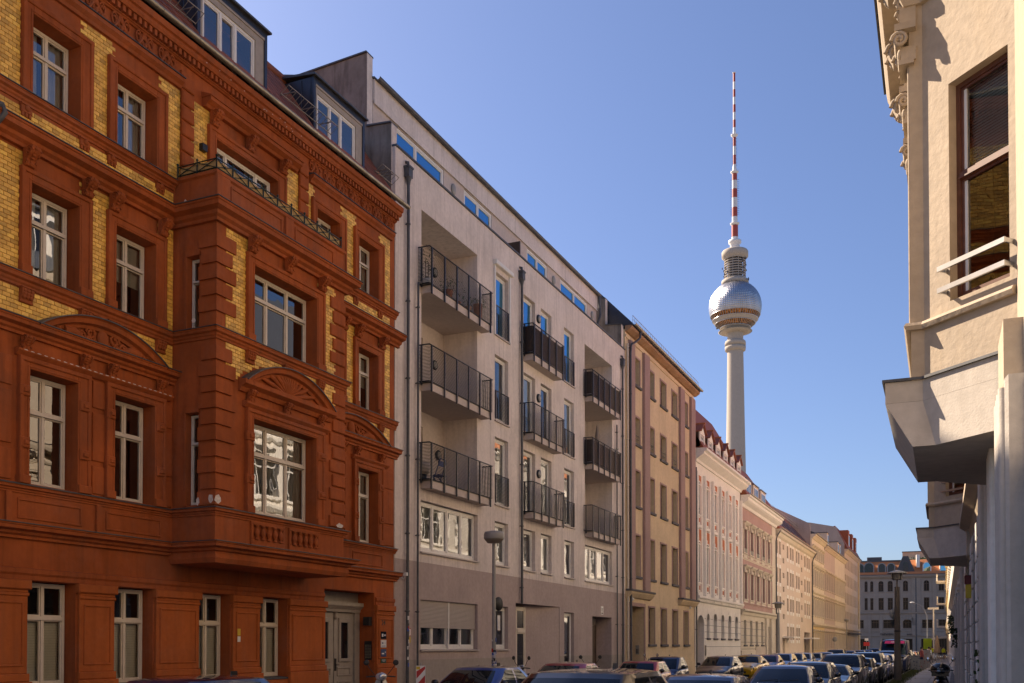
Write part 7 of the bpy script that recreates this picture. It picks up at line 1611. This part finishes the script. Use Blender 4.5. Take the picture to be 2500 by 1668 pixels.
mushroom_lamp('slim grey lamp post far along the left pavement', -12.65, 132.0)
def lantern(label, x, y, h, pm='lamp_concrete', z0=.12, r=.13):
    t = Thing('street_lamp', label, 'street lamp', TR((x, y, z0)), (0,0,0), 'concrete lantern posts')
    t.part('post', MB().lathe([(r*1.45,0),(r*1.45,1.0),(r*1.25,1.15),(r*1.1,2.4),(r*.92,h-.95),(r*.95,h-.93),(r*1.05,h-.88),(r*.5,h-.85),(.04,h-.84),(.04,h-.5)], n=14), pm)
    t.part('lantern', MB().lathe([(.2,h-.50),(.26,h-.48),(.29,h-.16),(.25,h-.15)], n=12, smooth=False), 'lamp_lens'); t.part('hood', MB().lathe([(.5,h-.17),(.5,h-.14),(.3,h-.06),(.06,h),(.0,h+.02)], n=24), 'lamp_grey')
    bm_ = MB()
    for i in range(4): a = math.pi/4+math.pi/2*i; bm_.tube([(.25*math.cos(a),.25*math.sin(a),h-.52),(.29*math.cos(a),.29*math.sin(a),h-.16)], .018, 4)
    t.part('lantern_frame', bm_, 'rubber'); return t
t = lantern('brown concrete lamp post with lantern at the right kerb', -2.78, 55.0, 5.75)
t.part('band', MB().lathe([(.15,2.58),(.16,2.58),(.16,2.64),(.15,2.64)], n=12), 'rubber'); t.part('round_sign', MB().lathe([(0,0),(.3,0),(.3,.02),(0,.02)], n=24), 'lamp_grey', loc=(-.12,.16,3.5), rot=(R(-90),0,R(35))); t.part('plate_sign', MB().box(-.32,-.14,.1,.12,2.9,3.2), 'rubber')
lantern('concrete lamp post with square lantern before the peach block', -12.7, 79.5, 5.3, 'lamp_grey', .125, .11)
def peitsche(label, x, y, h, arm):
    t = Thing('street_lamp', label, 'street lamp', TR((x, y, .0)), (0,0,0)); t.part('pole', MB().tube([(0,0,0),(0,0,h*.75),(-arm*.3,0,h*.92),(-arm,0,h)], [.1,.08,.07,.05], 10), 'lamp_grey'); t.part('head', MB().ball((-arm-.2,0,h), .28, 1.5, .7, .4), 'sign_white'); t.part('foot', MB().lathe([(.16,0),(.16,.9),(.1,1.0)], n=12), 'lamp_grey')
peitsche('tall curved arm lamp at the street end', -4.6, 188, 9.6, 2.2)
def twin(label, x, y, h):
    t = Thing('street_lamp', label, 'street lamp', TR((x, y, .12)), (0,0,0)); t.part('pole', MB().tube([(0,0,0),(0,0,h)], .1, 10), 'sign_white'); t.part('head', MB().box(-.7,.7,-.2,.2,h,h+.28), 'sign_white'); t.part('foot', MB().lathe([(.16,0),(.16,.6),(.1,.7)], n=12), 'sign_white')
twin('pale tall lamp with flat box head at right street end', -2.9, 150, 6.9)
for i, (x, y) in enumerate(((-20.5, 219.6), (-.8, 186))): lantern(['distant lantern lamp before the sandstone building', 'distant lantern lamp at the right street corner'][i], x, y, 5.6, 'lamp_grey')
def guide_board(label, x, y, rz):
    t = Thing('warning_board', label, 'sign', TR((x, y, .125)) @ RZ(rz), (0,0,0))        # faces -y
    t.part('panel', MB().box(-.125,.125,-.015,.015,.30,1.30), 'sign_white'); 
    s = MB()
    for k in range(3):
        z = .28+.36*k
        pts = [(-.115, max(.31, z-.05)), (.115, min(1.29, max(.31, z+.21))), (.115, min(1.29, z+.41)), (-.115, min(1.29, z+.15))]
        s.add([(p[0], -.017, p[1]) for p in pts], [(0,1,2,3)])
    t.part('stripe', s, 'sign_red'); t.part('sticker', MB().box(-.12,-.02,-.019,-.0175,1.2,1.28), 'sign_yellow'); t.part('post', MB().tube([(0,.03,.0),(0,.03,1.38)], .02, 8), 'steel'); t.part('foot', MB().box(-.2,.2,-.3,.3,0,.1), 'rubber')
guide_board('red and white striped warning board before the grey house', -13.1, 23.35, 30)
def sign_post(label, x, y, h, plates, z0=.125):
    t = Thing('sign_post', label, 'sign', TR((x, y, z0)), (0,0,0)); t.part('post', MB().tube([(0,0,0),(0,0,h)], .03, 8), 'steel')
    for z, r_, m_, sh in plates:
        if sh == 'round': t.part('disc', MB().lathe([(0,0),(r_,0),(r_,.02),(0,.02)], n=22), m_, loc=(0,-.02,z), rot=(R(90),0,0))
        else: t.part('plate', MB().box(-r_,r_,-.045,-.03,z-r_*.7,z+r_*.7), m_)
sign_post('grey backed sign post before the cream house', -12.6, 118, 2.9, [(2.6,.28,'lamp_grey','round')]); sign_post('red sign at the left street corner', -14.6, 187.5, 3.2, [(2.2,.5,'sign_red','plate'),(3.0,.3,'sign_white','plate')]); sign_post('bright yellow green notice at the right street end', -3.6, 168, 3.0, [(2.3,.62,'sign_lime','plate')]) if False else None
plain('sign_lime', (.42,.62,.02), .5)
sign_post('bright yellow green notice at the right street end', -4.1, 168, 3.2, [(2.6,.6,'sign_lime','plate'),(1.8,.6,'sign_lime','plate')], .12)
plain('awning_grey', (.2,.19,.18), .8)
stucco('graffiti_box', (.34,.34,.32), var=.2, streak=.4, spots=.16, spotc=(.05,.07,.16)); stucco('graffiti_box2', (.36,.33,.3), var=.2, streak=.4, spots=.12, spotc=(.35,.12,.1))
for i, (x, y, w_, h, m_, lb) in enumerate(((-3.0-.05, 79.5, .62, 1.08, 'graffiti_box', 'grey graffitied utility box at the right kerb, nearest of three'), (-2.75, 84.0, .7, .72, 'graffiti_box2', 'low concrete box behind the graffitied utility box'), (-2.7, 90.5, .9, 1.45, 'graffiti_box2', 'tall brown utility cabinet, farthest of three'))):
    t = Thing('utility_box', lb, 'box', TR((x+.25, y, .12)), (0,0,0), 'boxes on the right pavement'); t.part('body', MB().bbox(-w_/2,w_/2,-.2,.2,.05,h,.02), m_); t.part('lid', MB().box(-w_/2-.03,w_/2+.03,-.23,.23,h,h+.06), 'kerb_stone'); t.part('door', MB().box(-w_/2+.04,w_/2-.04,-.212,-.205,.12,h-.08), m_); t.part('base', MB().box(-w_/2-.01,w_/2+.01,-.21,.21,0,.05), 'kerb_stone')
# ---- café at the far right: tables, chairs, parasol, planters
plain('table_top', (.5,.5,.5), .4); plain('wicker', (.3,.2,.12), .8)
tm = [MB().lathe([(0,.72),(.38,.72),(.38,.75),(0,.75)], n=18).mesh('table_top','table_top'), MB().lathe([(.22,0),(.22,.03),(.03,.05),(.03,.72)], n=12).mesh('leg','steel')]
cmh = {'seat': MB().box(-.22,.22,-.22,.22,.43,.46).mesh('seat','wicker'), 'backrest': MB().box(-.22,.22,.19,.22,.5,.85).mesh('backrest','wicker'), 'leg': MB().tube([(0,0,0),(0,0,.44)], .014, 6).mesh('leg','steel')}
rn = random.Random(6)
CF = [(-2.0,118),(-1.1,121),(-2.1,124),(-1.2,127),(-2.2,131),(-1.3,135)]
for i, (x, y) in enumerate(CF):
    nth = ['nearest', 'second', 'third', 'fourth', 'fifth', 'farthest'][i]
    t = Thing('cafe_table', 'small round café table on the far right pavement, %s' % nth, 'table', TR((x,y,.12)), (0,0,0), 'café tables'); t.part('table_top', tm[0], 'table_top', loc=(0,0,0)); t.part('leg', tm[1], 'steel', loc=(0,0,0))
    for sg, a in ((0, rn.uniform(60,120)), (1, rn.uniform(240,300))):
        c = Thing('cafe_chair', 'wicker café chair on the %s side of the %s far table' % (('street', 'wall')[sg] if True else '', nth), 'chair', TR((x-.62 if sg == 0 else x+.62, y, .12)) @ RZ(a), (0,0,0), 'café chairs')
        c.part('seat', cmh['seat'], 'wicker', loc=(0,0,0)); c.part('backrest', cmh['backrest'], 'wicker', loc=(0,0,0))
        for p in ((-.19,-.19),(.19,-.19),(-.19,.19),(.19,.19)): c.part('leg', cmh['leg'], 'steel', loc=(p[0],p[1],0))
plain('parasol_beige', (.42,.3,.2), .9)
pc = Thing('parasol', 'closed beige café parasol on the far right pavement', 'parasol', TR((-2.3,140,.12)), (0,0,0)); pc.part('canopy', MB().lathe([(.2,.9),(.42,1.0),(.34,1.6),(.26,2.4),(.12,3.0),(.02,3.25)], n=9, smooth=False), 'parasol_beige'); pc.part('pole', MB().tube([(0,0,0),(0,0,3.2)], .03, 8), 'steel'); pc.part('foot', MB().lathe([(.35,0),(.35,.08),(.05,.12)], n=14), 'rubber')
# ---- plants by the right wall
def bush(label, M, loc, r, h, n_, mat='leaf', seed=1):
    t = Thing('bush', label, 'plant', M, loc); b = MB(); rn = random.Random(seed)
    for i in range(n_):
        a = rn.uniform(0,6.28); q = rn.random()**.5*r; z = rn.random()*h; c = Vector((loc[0]+math.cos(a)*q, loc[1]+math.sin(a)*q, loc[2]+z)); u = Vector((rn.uniform(-1,1), rn.uniform(-1,1), rn.uniform(-1,1))).normalized()*rn.uniform(.03,.07); v_ = u.orthogonal()*.55
        b.add([c-u, c+v_, c+u, c-v_], [(0,1,2,3)])
    t.part('foliage', b, mat)
    t.part('stem', MB().tube([(loc[0],loc[1],loc[2]-.02),(loc[0],loc[1],loc[2]+h*.7)], .02, 5), 'dark_wood')
bush('small yellow green climber at the foot of the right wall', RIGHT, (.12, -15.6, .12), .14, 1.75, 260, 'leaf', 2); bush('hanging green plant on the right wall beyond the bays', RIGHT, (.2, -62, 3.2), .2, .5, 200, 'leaf', 4); bush('dark hanging plant below the green one on the right wall', RIGHT, (.2, -58, 2.6), .18, .5, 160, 'leaf_dark', 5); bush('ivy tuft on the right wall behind the scooter', RIGHT, (.2, -40, 1.9), .2, .7, 160, 'leaf_dark', 6)
# ---- people, each one continuous body
plain('skin', (.45,.26,.18), .6); plain('hair', (.03,.02,.015), .7); plain('cloth_black', (.02,.02,.024), .9); plain('cloth_white', (.6,.6,.62), .9); plain('cloth_vest', (.62,.68,.03), .8); plain('cloth_red', (.45,.1,.08), .9); plain('cloth_navy', (.03,.04,.08), .9); plain('cloth_grey', (.2,.2,.21), .9)
def person(label, M, top, legs, pose='walk', seed=0):
    """skin-modified skeleton: body one mesh; clothes are material zones of it, hair a child"""
    J = {'pel': (0,0,.95), 'spine': (0,0,1.12), 'chest': (0,0,1.34), 'neck': (0,0,1.50), 'head': (0,-.02,1.60), 'crown': (0,-.01,1.73)}
    st = {'walk': (.22,-.2), 'stand': (.03,-.03), 'sit': (-.42,-.42)}[pose]
    for s, nm, f in ((1,'L',st[0]), (-1,'R',st[1])):
        J['sh'+nm] = (s*.18,0,1.42); J['el'+nm] = (s*.25,-f*.5,1.15); J['ha'+nm] = (s*.25,-f*.9-.08,.92); J['fi'+nm] = (s*.24,-f*.9-.12,.82)
        if pose == 'sit': J['hip'+nm] = (s*.1,0,.92); J['kn'+nm] = (s*.13,-.44,.92); J['an'+nm] = (s*.13,-.46,.5); J['to'+nm] = (s*.13,-.62,.46)
        else: J['hip'+nm] = (s*.1,0,.92); J['kn'+nm] = (s*.1,f*.5-.03,.5); J['an'+nm] = (s*.1,f,.09); J['to'+nm] = (s*.1,f-.16,.045)
    rad = {'pel':.15,'spine':.135,'chest':.165,'neck':.06,'head':.095,'crown':.07,'sh':.075,'el':.05,'ha':.04,'fi':.03,'hip':.095,'kn':.062,'an':.045,'to':.04}
    names = list(J); ed = [('pel','spine'),('spine','chest'),('chest','neck'),('neck','head'),('head','crown')]
    for nm in 'LR': ed += [('chest','sh'+nm),('sh'+nm,'el'+nm),('el'+nm,'ha'+nm),('ha'+nm,'fi'+nm),('pel','hip'+nm),('hip'+nm,'kn'+nm),('kn'+nm,'an'+nm),('an'+nm,'to'+nm)]
    me = bpy.data.meshes.new('body'); me.from_pydata([J[n] for n in names], [(names.index(a), names.index(b)) for a, b in ed], [])
    o = link('tmp', me); sk = o.modifiers.new('s', 'SKIN'); sb = o.modifiers.new('u', 'SUBSURF'); sb.levels = 1
    for i, n in enumerate(names):
        r_ = rad.get(n, rad.get(n[:-1])); o.data.skin_vertices[0].data[i].radius = (r_, r_*(.75 if n in ('pel','spine','chest') else 1)); o.data.skin_vertices[0].data[i].use_root = (n == 'pel')
    dg = bpy.context.evaluated_depsgraph_get(); m2 = bpy.data.meshes.new_from_object(o.evaluated_get(dg)); bpy.data.objects.remove(o)
    for mt in (top, legs, 'skin', 'rubber'): m2.materials.append(MATS[mt])
    for p in m2.polygons:
        c = p.center; p.use_smooth = True
        p.material_index = 2 if c.z > 1.49 or (abs(c.x) > .19 and c.z < .98 and pose != 'sit') else (0 if c.z > .97 else (3 if c.z < .1 else 1))
    t = Thing('person', label, 'person', M, (0,0,0), 'people at the far end'); t.part('body', m2, top, loc=(0,0,0)); t.part('hair', MB().ball((0,.005,1.69), .105, .95, 1.05, .9, 12, 8), 'hair', loc=(0,0,0))
    t.part('face', MB().ball((0,-.115,1.61), .018, .8, 1, 1.4, 6, 5).ball((.035,-.105,1.645), .011).ball((-.035,-.105,1.645), .011).box(-.025,.025,-.108,-.098,1.565,1.572), 'skin', loc=(0,0,0)); return t
person('person in yellow hi-vis vest walking on the far right pavement', TR((-3.0,150,.12)) @ RZ(160), 'cloth_vest', 'cloth_black')
person('person in yellow hi-vis vest by the far café', TR((-1.6,146,.12)) @ RZ(40), 'cloth_vest', 'cloth_navy', 'stand')
person('person in white top and dark trousers by the brown cabinet', TR((-2.3,98.5,.12)) @ RZ(200), 'cloth_white', 'cloth_black', 'stand')
person('person in red top leaning at the low concrete box', TR((-2.55,86.0,.12)) @ RZ(120), 'cloth_red', 'cloth_navy', 'stand')
person('person in dark clothes behind the hi-vis walker', TR((-3.4,158,.12)) @ RZ(10), 'cloth_black', 'cloth_black')
person('person in grey at the far street corner', TR((-2.2,163,.12)) @ RZ(80), 'cloth_grey', 'cloth_black')
